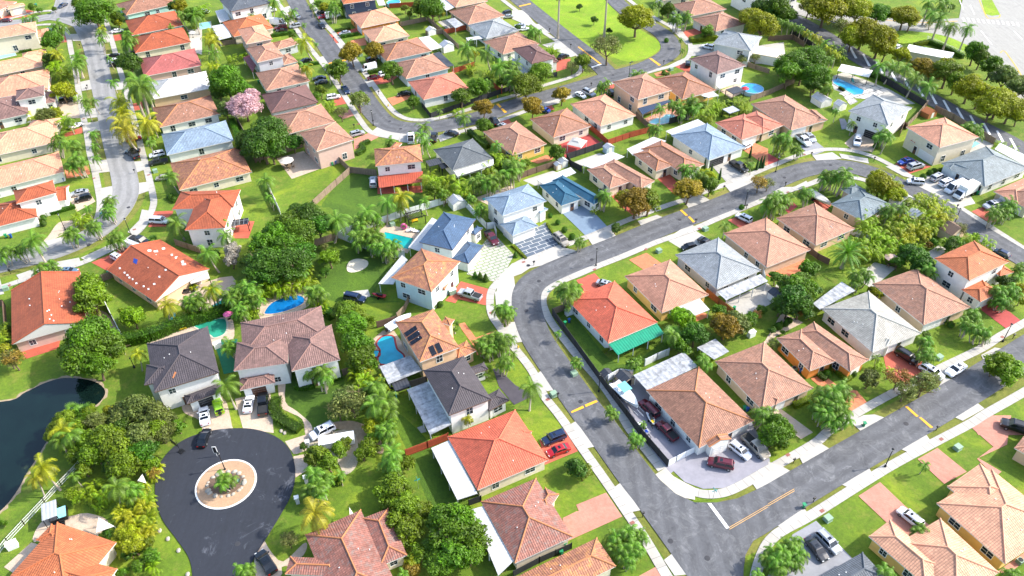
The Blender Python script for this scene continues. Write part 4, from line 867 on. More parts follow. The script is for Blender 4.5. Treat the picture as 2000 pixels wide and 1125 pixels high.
def trunk_mesh(name, H, R, seed, r0=.22, nb=6, bare=False):
    rnd = random.Random(seed); mb = MB(); lean = Vector((rnd.uniform(-.3, .3), rnd.uniform(-.3, .3), 0))
    fork = Vector((lean.x, lean.y, H*.42)); mb.tube([(0, 0, -.1), (lean.x*.4, lean.y*.4, H*.2), fork], [r0*1.25, r0, r0*.8], 7)
    for i in range(nb):
        th = 2*PI*i/nb+rnd.uniform(-.4, .4); k = rnd.uniform(.45, .8)*R; e = Vector((math.cos(th)*k, math.sin(th)*k, H+rnd.uniform(-.25, .5)*R))
        m = fork.lerp(e, .5)+Vector((0, 0, -.1*R)); mb.tube([fork, m, e], [r0*.55, r0*.35, r0*.1], 5)
        for j in range(4 if bare else 2):
            q = m.lerp(e, rnd.uniform(.1, .8)); w = q+Vector((rnd.uniform(-1, 1), rnd.uniform(-1, 1), rnd.uniform(.1, 1)))*R*.42; mb.tube([q, w], [r0*.2, r0*.06], 4)
            if bare:
                for z in range(3): x = q.lerp(w, rnd.uniform(.4, 1)); mb.tube([x, x+Vector((rnd.uniform(-1, 1), rnd.uniform(-1, 1), rnd.uniform(0, 1)))*R*.22], [r0*.09, r0*.04], 3)
    return mb.mesh(name, 'bark')
CR = {'S': [(1.7, crown_mesh('crown', 1.7, 20, 1900, .16, 11+i), trunk_mesh('trunk', 2.2, 1.7, i, .12, 4)) for i in range(3)],
      'M': [(3.0, crown_mesh('crown', 3.0, 40, 5200, .21, 31+i), trunk_mesh('trunk', 3.9, 3.0, 5+i, .2)) for i in range(4)],
      'L': [(5.4, crown_mesh('crown', 5.4, 75, 14000, .26, 51+i, .78), trunk_mesh('trunk', 6.2, 5.4, 9+i, .36, 9)) for i in range(3)],
      'B': [(3.0, crown_mesh('crown', 3.0, 26, 2000, .17, 71+i, .7, .3), trunk_mesh('trunk', 3.9, 3.0, 15+i, .17, 8, True)) for i in range(3)]}
TREE_H = {'S': 2.2, 'M': 3.9, 'L': 6.2, 'B': 3.9}
TN = {'b': ('leafy green tree', 'shade_tree'), 'd': ('dense dark green tree', 'shade_tree'), 'l': ('bright lime green tree', 'shade_tree'), 'y': ('yellow green shade tree', 'shade_tree'), 'm': ('mid green bushy tree', 'shade_tree'),
      'o': ('rusty orange green street tree', 'street_tree'), 's': ('thin sparse tree with bare twigs', 'sparse_tree'), 'p': ('pink blossom tree', 'blossom_tree'), 'w': ('pale whitish flowering tree', 'blossom_tree'), 'ol': ('olive green tree', 'shade_tree'), 'rd': ('golden brown thin street tree', 'street_tree')}
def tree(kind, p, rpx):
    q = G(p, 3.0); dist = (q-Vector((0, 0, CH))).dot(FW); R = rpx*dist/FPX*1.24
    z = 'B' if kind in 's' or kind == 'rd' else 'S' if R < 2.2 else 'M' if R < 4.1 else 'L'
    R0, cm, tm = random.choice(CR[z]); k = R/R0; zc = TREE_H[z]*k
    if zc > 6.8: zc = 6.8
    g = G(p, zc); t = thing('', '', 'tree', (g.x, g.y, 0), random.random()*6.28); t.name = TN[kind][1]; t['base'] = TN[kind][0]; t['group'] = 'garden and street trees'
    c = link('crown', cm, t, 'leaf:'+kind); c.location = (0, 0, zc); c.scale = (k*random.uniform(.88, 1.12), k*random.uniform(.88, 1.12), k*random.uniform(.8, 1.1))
    tr = link('trunk', tm, t); tr.scale = (k, k, zc/TREE_H[z])
TR = '''
a1 b 690,90 115;b 855,130 45;y 860,170 30;d 1285,40 45;b 1420,115 62;d 945,455 72;b 385,290 68;y 455,660 66;y 520,680 40;d 380,440 60;ol 340,850 60;y 400,830 50;b 1660,590 110;b 1740,640 80;d 1600,670 60;ol 1655,800 58;p 1790,770 90;p 1840,700 60;d 1830,1020 90;d 1880,1090 70;b 230,50 28;b 285,75 22;b 400,65 20;b 1140,330 15;y 1320,40 50;b 580,20 50
a2 o 700,380 72;o 870,365 66;b 990,515 70;b 600,510 72;s 755,730 66;m 755,720 60;b 1500,700 62;b 1625,640 66;o 1665,785 64;b 1670,920 56;b 270,255 28;b 1290,60 80;b 1200,50 60;y 1340,90 40;m 1090,60 28;m 1120,100 26;b 1185,75 28;d 90,960 120;d 30,1040 90;d 160,1000 60;y 340,940 30;s 620,820 50;m 470,660 42;b 440,700 36;d 270,1040 60;b 1150,740 42;d 1690,600 40;y 1600,400 36;b 1800,600 36;b 460,30 30;y 500,50 36
a3 y 910,130 100;s 700,330 95;s 650,310 50;d 495,50 22;d 600,145 26;d 710,225 22;m 210,530 82;m 100,620 88;s 440,480 46;m 520,450 52;o 365,690 58;o 148,780 68;b 330,1110 55;b 1150,60 46;b 1110,90 30;b 1430,235 40;y 1760,130 80;d 1840,60 80;y 1830,180 90;b 1380,780 36;d 1600,770 30;b 1640,790 26;s 1680,430 40;s 1780,420 36;b 1130,545 24;b 1500,380 22;d 40,200 20
a4 b 60,60 90;d 20,100 60;b 150,110 60;y 420,60 110;y 560,40 90;y 660,60 90;b 810,90 75;y 300,40 60;y 1000,110 80;y 1050,130 66;s 540,180 62;y 700,230 95;y 620,270 80;y 820,290 100;y 860,360 60;y 980,400 60;o 1120,480 75;o 1200,520 70;m 1320,520 95;m 1380,590 70;y 1300,470 60;b 1520,370 72;b 1560,420 60;b 1640,480 70;ol 1730,560 80;ol 1840,640 80;y 1480,640 90;y 1560,680 80;y 1700,730 105;y 1780,790 90;y 1640,780 90;ol 1840,840 60;b 200,450 95;b 320,430 90;b 150,530 80;b 360,560 90;d 330,620 60;d 250,520 80;y 420,650 50;b 90,480 50;b 1340,50 26;b 1290,20 30;d 30,130 50;ol 1850,600 60
b1 d 1850,60 70;w 1700,800 62;w 1690,870 55;b 1840,880 80;d 1560,830 40;b 1870,960 60;m 650,1060 100;d 700,1090 70
b2 b 240,620 110;b 300,680 110;b 150,690 100;b 60,760 100;d 380,560 110;d 450,620 90;d 300,540 80;b 220,780 110;d 100,900 130;d 240,900 120;d 330,830 90;d 60,980 90;m 540,850 66;m 560,820 44;d 500,960 36;d 50,30 110;d 110,60 80;m 1300,350 60;m 1380,400 50;s 500,770 30
b3 o 905,440 110;m 1000,430 90;y 840,420 70;o 1290,355 82;y 1260,330 50;b 1450,325 62;rd 1810,300 62;d 755,635 38;b 330,90 46;s 1740,160 36;b 1830,920 22;y 1420,260 60;m 100,160 30
b4 y 830,310 80;y 900,350 66;y 800,270 60;y 940,390 60;b 310,935 60;b 290,960 50;b 240,1020 70;b 180,1060 80;d 300,1080 70;d 1080,850 75;d 1140,900 70;d 1030,810 60;b 960,890 50;d 1740,1030 56;b 1370,740 50;s 1420,640 50;d 1340,760 50;b 1530,700 30;b 60,1000 50;s 0,310 46;d 1720,1020 40;b 1215,740 34;o 1180,760 26
c1 m 480,1010 80;m 430,1090 84;m 560,1080 80;ol 700,1040 80;m 640,960 60;m 660,120 105;m 700,80 70;d 620,130 60;b 660,420 150;b 720,480 130;b 600,520 130;b 700,600 110;d 780,440 80;b 560,580 80;l 970,260 72;l 930,230 50;s 60,560 70;rd 90,560 80;y 20,500 50;ol 1000,920 110;ol 1130,980 110;ol 900,980 90;ol 1220,1030 80;m 1120,1080 90;y 800,950 50;d 900,1060 80;b 1300,1050 60;b 30,340 36
c2 b 640,220 80;b 700,330 95;b 740,440 90;b 680,300 80;b 760,560 85;b 820,600 60;d 640,180 50;l 850,280 40;s 700,880 105;ol 640,850 85;s 600,930 85;ol 780,830 60;y 900,740 44;y 880,790 50;y 850,1060 60;d 720,620 50;m 930,760 40;m 690,180 60;m 730,250 66;b 800,500 60
c3 l 1240,260 72;l 1290,290 50;b 1220,470 66;b 1170,450 42;d 1340,380 85;b 1300,400 60;o 1560,320 90;ol 1640,300 76;o 1500,280 60;d 1700,330 50;b 900,600 50;b 1750,260 46;rd 1790,240 40;b 1830,210 36;m 690,505 24;b 1860,1000 30;b 1740,290 50;m 1380,530 40;b 1520,210 45
c4 d 200,110 100;d 240,170 90;d 150,180 80;b 280,60 80;rd 230,210 60;d 90,170 70;b 310,240 36;y 800,80 44;y 760,60 30;ol 740,710 66;rd 960,700 85;s 1150,740 95;rd 1130,740 70;s 1010,790 80;s 1220,700 50;l 1700,590 88;l 1780,630 84;l 1740,690 66;l 1655,630 60;y 1850,60 50;s 40,450 44;d 30,360 24;d 110,370 18;b 90,1080 70;b 30,1060 50;d 150,290 20;b 20,1150 60;y 1850,130 40;b 1160,390 30
d1 m 430,60 70;m 470,160 60;b 560,240 70;m 620,340 60;m 760,130 110;m 860,180 110;m 700,220 90;d 960,140 90;d 1040,220 90;m 900,290 100;ol 1050,80 100;ol 1180,70 80;m 640,140 80;d 800,330 60;m 1100,300 60;l 520,530 46;l 560,560 36;y 980,900 80;y 940,820 60;m 1080,880 44;b 1100,980 60;d 780,810 36;d 950,950 50;b 20,740 26;b 1000,1050 50;b 900,1100 40;ol 440,100 60;rd 1130,370 50
d2 m 460,220 70;m 600,200 60;m 540,300 70;m 420,260 60;m 650,160 50;y 400,280 40;m 830,180 66;m 860,120 56;m 780,230 54;m 1000,440 80;m 960,520 80;m 1040,500 90;m 1100,600 95;m 980,600 60;m 1010,720 80;m 1120,780 90;m 1230,650 60;b 1390,700 110;b 1500,720 120;b 1420,820 120;b 1560,850 120;b 1300,900 80;b 1460,960 110;b 1330,1040 90;b 1560,960 100;y 1140,1040 60;m 1200,960 70;s 240,860 66;m 1110,300 50;d 950,330 40;d 345,175 28;m 860,40 50;o 1130,1080 60
d3 d 485,330 70;m 520,370 60;d 450,300 44
d4 b 40,80 90;b 110,100 70;b 60,20 80;l 100,150 50;b 150,60 50'''
def parse_plants(S, fn):
    for ln in S.strip().split('\n'):
        tile, rest = ln.split(None, 1)
        for it in rest.split(';'):
            f = it.split()
            if len(f) < 3: continue
            fn(f[0], pts(tile+' '+f[1])[0], float(f[2])/(1 if tile == 'f' else 3.75), f[3:])
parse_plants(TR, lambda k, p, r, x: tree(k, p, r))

def frond(mb, o, th, el, L, droop, n, lw, rnd, ll=None, tone=.5, vshape=.35):
    """one feather frond: curved midrib with leaflets both sides"""
    p = Vector(o); d = Vector((math.cos(th)*math.cos(el), math.sin(th)*math.cos(el), math.sin(el))); step = L/n; ll = ll or L*.32; path = [p.copy()]
    for i in range(n):
        d = (d+Vector((0, 0, -droop/n*(1+1.6*i/n)))).normalized(); p = p+d*step; path.append(p.copy())
        t = (i+1)/n; w = ll*(math.sin(PI*min(1, t*.86+.1))**.7)
        side = d.cross(Vector((0, 0, 1))).normalized(); upv = side.cross(d)
        for s in (-1, 1):
            q = (side*s+d*.45-upv*vshape+Vector((rnd.uniform(-.12, .12),)*3)).normalized(); e = p+q*w; b = d*lw
            tn = min(1, max(0, tone+rnd.gauss(0, .12)))
            mb.face([p-b, p+b, e+d*lw*.3], [(0, 0)]*3, 0, tn)
    for i in range(n): a, b = path[i], path[i+1]; w = (b-a).cross(Vector((0, 0, 1))).normalized()*.035; mb.face([a-w, a+w, b+w, b-w], [(0, 0)]*4, 0, min(1, tone+.25))
def palm_crown(name, L, nf, droop, n, lw, seed, el0=(-.35, 1.15), ll=None):
    rnd = random.Random(seed); mb = MB()
    for i in range(nf):
        t = i/nf; el = el0[1]+(el0[0]-el0[1])*t+rnd.uniform(-.12, .12)
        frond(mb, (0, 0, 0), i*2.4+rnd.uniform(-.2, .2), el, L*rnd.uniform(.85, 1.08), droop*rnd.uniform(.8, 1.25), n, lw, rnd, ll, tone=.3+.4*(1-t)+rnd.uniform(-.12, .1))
    return mb.mesh(name, 'leaf:palm')
def palm_trunk(name, H, r, seed, bend=.5, shaft=False):
    rnd = random.Random(seed); th = rnd.random()*6.28; mb = MB(); P = [Vector((math.cos(th)*bend*(t-1)**2*1.0, math.sin(th)*bend*(t-1)**2, H*t)) for t in (0, .25, .5, .75, 1)]
    mb.tube([Vector((p.x, p.y, p.z-.1*(i == 0))) for i, p in enumerate(P)], [r*1.5, r, r*.92, r*.85, r*.8], 7)
    if shaft: mb.tube([P[-1]-Vector((0, 0, .9)), P[-1]], [r*.95, r*.6], 7, 1)
    return mb.mesh(name, ['palm_bark', 'leaf:palm'])
PC = {'c': [palm_crown('crown', 3.0, 17, 1.4, 24, .05, s, (-.6, 1.15), .8) for s in (1, 2, 3)],      # coconut, broad arching
      'r': [palm_crown('crown', 2.8, 16, 1.6, 22, .055, s, (-.5, 1.15), .75) for s in (4, 5)],          # royal
      's': [palm_crown('crown', 1.5, 12, 1.7, 15, .042, s, (-.35, 1.2), .46) for s in (6, 7, 8)],    # small garden palm
      'D': [palm_crown('crown', 3.7, 46, .75, 20, .07, s, (-.7, 1.4), .5) for s in (9,)],             # date palm
      'a': [], 'f': []}
for s in range(3):
    rnd = random.Random(90+s); mb = MB()          # clump of areca canes arching from the ground
    for i in range(34):
        r = rnd.uniform(0, .7); th = rnd.random()*6.28; o = Vector((math.cos(th)*r, math.sin(th)*r, rnd.uniform(.3, 2.2)))
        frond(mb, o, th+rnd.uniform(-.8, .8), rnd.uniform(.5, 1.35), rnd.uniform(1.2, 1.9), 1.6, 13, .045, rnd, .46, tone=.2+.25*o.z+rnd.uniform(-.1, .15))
    PC['a'].append(mb.mesh('fronds', 'leaf:areca'))
    mb = MB()                                     # fan palm
    for i in range(26):
        th = i*2.4; el = rnd.uniform(-.2, 1.2); d = Vector((math.cos(th)*math.cos(el), math.sin(th)*math.cos(el), math.sin(el))); c = d*rnd.uniform(.5, .8); sd = d.cross(Vector((0, 0, 1))).normalized(); u2 = sd.cross(d)
        for k in range(9):
            a = -1.3+2.6*k/8; q = (d*math.cos(a)+sd*math.sin(a)-Vector((0, 0, .3))).normalized(); w = sd*math.cos(a)*.07-d*math.sin(a)*.07
            mb.face([c-w, c+w, c+q*.75], [(0, 0)]*3, 0, rnd.uniform(.2, .8))
    PC['f'].append(mb.mesh('crown', 'leaf:palm'))
PT = {'c': [palm_trunk('trunk', 5.2, .15, s, 1.0) for s in (1, 2, 3)], 'r': [palm_trunk('trunk', 7.0, .2, s, .3, True) for s in (4, 5)], 's': [palm_trunk('trunk', 2.9, .07, s, .35, True) for s in (6, 7, 8)], 'D': [palm_trunk('trunk', 3.5, .3, 9, .1)], 'f': [palm_trunk('trunk', 1.6, .12, 9, .1)]}
PT['T'] = [palm_trunk('trunk', 13, .22, 3, .2, True)]; PC['T'] = PC['r']; PN_T = 1
PH = {'T': 13, 'c': 5.2, 'r': 7.0, 's': 2.9, 'D': 3.5, 'f': 1.6, 'a': 0}; PL = {'T': 2.3, 'c': 2.5, 'r': 2.3, 's': 1.2, 'D': 3.4, 'a': 1.7, 'f': 1.2}
PN = {'T': ('royal_palm', 'very tall smooth trunked royal palm'), 'c': ('coconut_palm', 'tall arching palm'), 'r': ('royal_palm', 'tall royal palm'), 's': ('garden_palm', 'small slender garden palm'), 'D': ('date_palm', 'big spiky date palm'), 'a': ('areca_palm', 'bushy clump of cane palm'), 'f': ('fan_palm', 'short fan palm')}
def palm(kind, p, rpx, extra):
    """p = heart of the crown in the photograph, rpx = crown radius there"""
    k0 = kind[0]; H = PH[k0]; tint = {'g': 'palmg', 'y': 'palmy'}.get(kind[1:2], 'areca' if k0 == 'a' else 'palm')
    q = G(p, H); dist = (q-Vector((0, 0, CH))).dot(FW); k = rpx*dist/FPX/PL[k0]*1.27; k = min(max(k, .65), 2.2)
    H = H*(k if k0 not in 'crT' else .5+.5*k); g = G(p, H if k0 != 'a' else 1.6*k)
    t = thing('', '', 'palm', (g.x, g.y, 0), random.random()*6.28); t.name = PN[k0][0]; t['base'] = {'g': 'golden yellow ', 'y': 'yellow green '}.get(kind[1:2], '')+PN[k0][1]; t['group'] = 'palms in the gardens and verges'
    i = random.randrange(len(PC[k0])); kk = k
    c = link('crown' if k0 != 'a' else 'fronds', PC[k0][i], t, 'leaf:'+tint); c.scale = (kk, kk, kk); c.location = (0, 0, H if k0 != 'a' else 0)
    if k0 in PT:
        tm = PT[k0][i % len(PT[k0])]; tr = link('trunk', tm, t); tr.scale = (k, k, H/PH[k0])
        if kind[1:2] == '3' or '3' in extra:        # clustered stems of one plant
            for j, (dx, dy, hz) in enumerate(((.9, .35, .8), (-.65, .75, .9), (-.2, -.8, .72))):
                tr2 = link('trunk', tm, t); tr2.scale = (k, k, H/PH[k0]*hz); tr2.location = (dx*k*.35, dy*k*.35, 0); tr2.rotation_euler = (-dy*.16, dx*.16, 0)
                ph = H*hz; c2 = link('crown', PC[k0][(i+j) % len(PC[k0])], t, 'leaf:'+tint); c2.scale = (kk*.9,)*3; c2.location = (dx*k*.35+dx*.16*ph*.97, dy*k*.35+dy*.16*ph*.97, ph*.97); c2.rotation_euler = (0, 0, j*2.)
PA = '''
a1 s3 420,175 42;s 740,240 50;sy 740,210 36;s 740,290 36;s3 930,270 46;s 920,240 40;sy 410,400 60;ay 370,400 50;a 420,500 70;a 470,540 50;c 560,420 66;c 545,470 60;c 580,450 50;s 825,600 40;c 1000,590 90;r 1030,640 110;r 980,650 80;r 1060,600 70;cy 870,740 76;cy 890,820 80;cg 880,890 88;cg 910,950 90;cg 1070,890 92;cg 1120,900 50;cy 1540,250 56;cy 1560,300 60;cg 1520,280 50;c 1560,390 62;c 1420,110 62;a 1420,150 46;s 1250,195 26;s 620,740 40;s 680,740 36;s 640,795 36;s 680,975 40;s 690,1070 36;a 480,900 60;s 500,880 40;ay 250,860 50;ay 320,850 50;ay 390,840 46;s3 410,1010 50;s 520,1050 55;s 240,130 38;s 180,140 34;a 1090,975 44;a 1100,1000 36;ay 1560,490 50;ay 1600,540 50;s 1840,110 30;a 1700,430 36;a 1780,410 30;a 1500,60 40;a 570,720 30;s 800,430 28;s 1330,110 40;s 1100,1040 40;f 900,90 30
b1 s3 545,130 54;s 500,170 40;s 700,125 36;s 560,60 46;s3 785,430 42;s3 780,500 44;s 640,490 34;a 560,570 44;a 600,590 50;a 620,560 40;s3 670,610 46;s3 520,660 50;c 240,730 90;s3 130,780 46;s3 20,800 50;s3 280,930 50;s3 370,900 46;s3 830,690 52;s 870,720 36;c 1240,260 62;c 1290,600 80;c 1620,590 60;c 1650,690 66;f 1120,730 34;c 1520,820 76;a 1410,1060 26;c 1550,1090 70;a 1750,1080 60;c 1720,1100 50;a 1820,1060 60
a2 c 130,10 50;cy 350,300 70;s 270,80 36;s 190,95 30;s3 230,120 26;sy 370,500 50;s 350,480 40;c 530,500 40;s 520,480 30;c 1540,350 70;c 1690,390 60;c 1780,490 70;c 1850,470 60;a 1700,560 50;a 1760,500 44;c 1230,930 60;c 1210,990 56;c 1240,1040 50;c 1520,860 58;s3 980,1030 40;a 1580,500 40;s3 1700,600 30;c 1870,560 60;s 1345,810 24;a 1470,820 30;s 410,40 30;s3 560,40 40;a 620,50 50;a 560,30 40;s 350,180 22;s 440,320 18;a 540,770 44;a 1560,510 40;s 1760,1060 44
a3 T 348,-75 60;T 700,-85 60;s3 150,220 40;s 200,225 30;s 1035,40 36;s 1080,20 36;s3 1210,115 40;s3 1280,100 40;s3 1440,195 30;s 700,600 36;s3 660,615 36;s3 920,540 40;s 960,535 32;r 1090,790 46;s 1180,760 40;s 1230,760 40;s3 1320,730 46;s3 1240,800 36;s 1020,930 36;s3 1050,930 38;s 1340,800 36;a 1490,790 44;a 1560,780 40;a 1660,750 44;a 1700,800 44;a 1440,870 40;a 1360,830 44;a 1460,830 40;s 1250,370 24;s 1240,290 22;a 20,550 46;a 280,370 36;a 320,385 32;c 0,530 70;c 30,470 50;c 10,600 50;a 1520,780 44;a 1610,760 36;s 1180,770 40;s3 1290,770 36;a 1430,210 30;a 1500,375 22
a4 c 1200,100 56;r 1260,130 62;r 1345,190 62;r 1465,205 54;sy 280,240 30;c 240,200 34;c 190,190 34;c 150,170 34;c 110,160 34;c 60,130 36;c 20,140 36;s 300,240 30;cy 340,260 36;cy 380,290 36;c 420,310 36;cy 440,350 36;c 480,340 36;cy 500,390 36;c 540,360 36;c 460,430 34;c 820,480 62;c 920,480 60;c 1010,500 60;c 1080,570 64;c 1180,630 66;s3 1490,920 50;s3 1540,940 44;s3 860,960 46;s 880,1000 50;s 810,1010 40;s 620,900 36;s 450,640 44;s 410,650 36;a 430,690 40;s 500,810 30;s 60,1010 44;s3 130,1000 52;s3 220,1080 36;a 90,1100 40;a 1700,1060 36;a 1790,1100 36;r 1180,20 50;r 1290,30 56;a 480,400 40;a 540,430 36;ay 1180,160 26
b2 c 70,290 66;s 90,410 34;s 120,440 26;c 590,580 90;c 810,520 74;c 960,450 70;cy 1060,410 84;s 1060,500 36;s3 880,560 40;s 1230,440 44;a 1260,280 60;a 1320,300 60;a 1400,300 56;a 1480,310 60;s 1370,380 36;a 1510,360 60;a 1560,400 44;s3 1610,290 44;s 1640,260 44;s3 1720,280 50;s 1780,250 50;s3 1830,230 50;s 1850,170 50;a 1700,200 44;a 1760,120 50;a 1800,160 44;s3 1570,410 30;s3 1640,490 40;s3 760,570 50;s3 740,690 54;s3 800,680 50;s3 850,720 50;s3 900,690 50;s3 940,770 54;s3 1000,750 50;s 970,800 40;s 760,620 50;s 900,60 20;a 380,940 44;a 300,980 50;a 200,1000 54;a 120,1060 60;a 400,1040 50;s 340,960 44
b3 s3 680,385 46;s3 500,720 36;s 1560,620 42;c 425,1085 70;s3 1280,195 44;s 1340,200 40;s 1340,250 36;s 1400,250 44;s 0,160 60;s3 30,160 50;a 0,120 50;a 100,160 30;s 1750,170 30;s 1900,460 30;a 600,510 20;s 10,210 50
b4 s3 440,235 52;s3 570,230 62;s3 480,250 40;s3 280,360 44;s3 40,420 62;s3 120,410 50;a 20,470 50;s 10,440 50;s3 870,500 40;c 900,490 50;c 980,490 50;D 580,820 110;a 760,350 50;a 850,400 50;a 920,300 50;ay 960,400 50;a 1000,440 44;a 1080,460 60;a 1150,470 60;ay 1200,500 60;ay 1280,490 60;a 1320,520 50;a 1080,530 60;a 1150,550 60;ay 1240,560 60;ay 1310,580 60;a 1260,620 56;a 1190,640 60;a 1100,600 60;a 1020,600 56;ay 1080,660 60;ay 1150,690 50;a 960,650 60;ay 1000,700 56;ay 1040,740 50;a 900,660 60;a 700,600 60;a 760,640 60;a 690,660 50;a 820,700 60;a 880,740 60;a 760,740 60;a 940,780 56;a 700,800 60;a 760,840 60;a 840,820 56;s3 660,980 50;s3 720,960 50;a 1080,800 50;a 1300,760 50;s3 1680,510 50;s3 1790,450 50;s3 1740,500 44;a 1610,750 50;s3 1180,930 50;s3 1850,920 40;a 1500,720 50;s3 1800,1080 50;s 1840,1000 40;a 740,570 50;a 860,560 44;a 1180,420 44;ay 1120,420 44;a 740,700 50;a 640,740 44;ay 970,570 44;a 1230,450 44
c1 cy 1220,170 76;cy 1550,60 76;s3 1390,120 54;s3 1450,130 54;s 1350,150 44;s3 1680,90 54;s3 1740,60 56;s3 1820,40 60;s3 1750,190 50;s3 1860,110 50;sy 1010,530 56;s 1170,740 50;sy 1200,760 36;c 1650,760 92;s3 1680,450 54;a 0,450 60;a 30,330 40;a 20,400 50;ay 1420,40 26;a 1400,220 50;a 1820,130 50;a 1850,80 50;a 1860,220 40;f 540,940 50;f 600,960 60;f 640,1000 50;f 560,1010 50;f 510,980 40;cy 450,1080 90;a 700,220 20;s 900,480 22;a 1800,240 40;a 1760,110 50
c2 a 30,50 60;a 100,40 60;a 180,50 60;a 260,40 60;a 330,20 50;s 400,70 50;s3 430,60 60;a 440,110 50;a 470,160 50;a 500,210 44;a 60,110 40;s3 420,600 60;s3 400,640 50;s3 490,650 64;s 440,640 40;ay 780,640 60;a 730,680 56;a 800,720 60;ay 920,730 50;s3 880,760 60;c 860,900 92;c 960,860 90;c 980,950 70;c 900,830 70;a 850,830 60;a 960,1000 60;ay 900,1080 60;s 970,1040 50;sy 1545,1000 42;s3 1640,440 50;s3 1700,420 50;s3 1750,400 50;s3 1820,410 54;s3 1700,480 44;s3 1780,440 44;s3 1810,190 54;s3 1850,200 46;f 1640,650 40;f 1690,650 40;f 1450,330 40;s3 1820,570 50;a 840,760 50;a 770,780 56;a 900,900 50;a 980,780 44
c3 s3 420,50 66;s3 380,30 50;s 470,60 50;s 335,375 30;s3 475,575 36;s3 735,945 40;c 140,770 84;s 10,530 30;s 1175,385 60;f 1180,390 60;s3 900,590 40;s3 1840,950 60;s 410,190 30;s3 1400,570 50;a 1440,590 40
c4 s 795,555 34;s3 1510,225 46;s3 1470,300 44;s3 1530,340 46;s3 1600,360 44;s 1450,260 40;s3 1170,430 46;s3 1180,520 44;s 1120,540 36;a 1190,480 40;sy 900,650 36;s3 480,800 70;s3 550,780 60;s3 420,850 60;s3 500,900 64;s3 560,960 60;s3 440,960 60;s3 500,1010 50;s3 380,900 50;a 560,890 44;s3 1710,60 50;s3 1740,130 44;s3 1690,130 36;a 1640,150 26;a 820,620 26
d1 cy 310,330 100;cg 260,400 70;c 500,80 90;c 440,130 70;c 850,470 96;s3 940,480 60;a 700,470 60;a 640,520 50;a 760,540 60;ay 1000,520 60;ay 1040,470 50;a 1080,560 50;ay 1060,620 60;ay 980,680 60;ay 900,700 60;ay 1000,760 60;ay 1050,820 60;ay 920,780 60;ay 880,640 50;ay 1120,380 50;s3 1640,400 56;ay 1150,330 44;a 1100,1000 50;a 1120,1060 50;s3 1780,1080 56;s 540,390 44;a 1090,700 60;ay 1100,780 44;ay 880,860 60;ay 900,940 50;a 680,560 44;a 720,620 36
d2 cg 430,660 124;s3 430,380 66;s3 450,470 60;s3 400,480 50;s 540,390 30;s 620,380 40;s3 960,60 60;c 1000,220 80;s3 980,280 60;s 1080,1110 44;a 600,410 30;s3 960,20 50;a 1010,240 50;s3 490,420 50
d3 s3 905,110 46;s3 760,840 56;s3 850,800 60;s3 940,810 50;s3 820,920 60;s3 890,900 60;s3 860,990 50;a 830,870 50;s3 780,900 50;s 960,10 30;s 1855,990 50;s 1800,1110 50
d4 s 1150,310 42;s3 1130,780 50;s 1085,810 36;s3 180,880 60;s3 110,940 64;s3 220,960 60;s3 60,1000 60;s3 210,1010 50;s3 90,1060 54;s3 20,960 50;s 850,1080 60;s3 900,1110 40;s3 1790,1100 50'''
parse_plants(PA, palm)

# hedges: leaf shells over the volume swept along a line
def hedge(s, w, h, mat, label, nick=True):
    P = [Vector((p.x, p.y, 0)) for p in GP(s, h*.5)]; P = catmull(P, 3) if len(P) > 2 else P; c = sum(P, Vector())/len(P); mb = MB(); rnd = random.Random(len(s)+int(w*10)); core = MB()
    for i in range(len(P)-1):
        a, b = P[i]-c, P[i+1]-c; d = (b-a); L = d.length; d.normalize(); n = Vector((-d.y, d.x, 0))
        q = [a-n*w*.4, b-n*w*.4, b+n*w*.4, a+n*w*.4]; core.prism([(x.x, x.y) for x in q], 0, h*.88)
        for k in range(int(L*(w+2*h)*26)):
            u = rnd.random(); side = rnd.random()*(w+2*h)
            if side < w: p = a+d*L*u+n*(side-w/2)+Vector((0, 0, h)); nr = Vector((0, 0, 1))
            else: sg = 1 if side-w < h else -1; p = a+d*L*u+n*sg*w/2+Vector((0, 0, rnd.random()*h)); nr = n*sg
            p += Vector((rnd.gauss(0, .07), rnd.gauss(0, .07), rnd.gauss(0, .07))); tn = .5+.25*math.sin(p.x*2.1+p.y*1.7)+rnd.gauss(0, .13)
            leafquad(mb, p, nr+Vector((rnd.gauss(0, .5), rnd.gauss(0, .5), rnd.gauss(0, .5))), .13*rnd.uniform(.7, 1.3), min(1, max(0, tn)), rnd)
    for f in core.f: pass
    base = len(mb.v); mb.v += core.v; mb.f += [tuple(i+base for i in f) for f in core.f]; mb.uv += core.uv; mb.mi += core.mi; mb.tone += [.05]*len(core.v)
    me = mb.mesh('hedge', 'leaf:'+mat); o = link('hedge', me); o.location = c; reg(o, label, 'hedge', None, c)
    if not label: o['base'] = 'clipped hedge'; o['group'] = 'hedges'
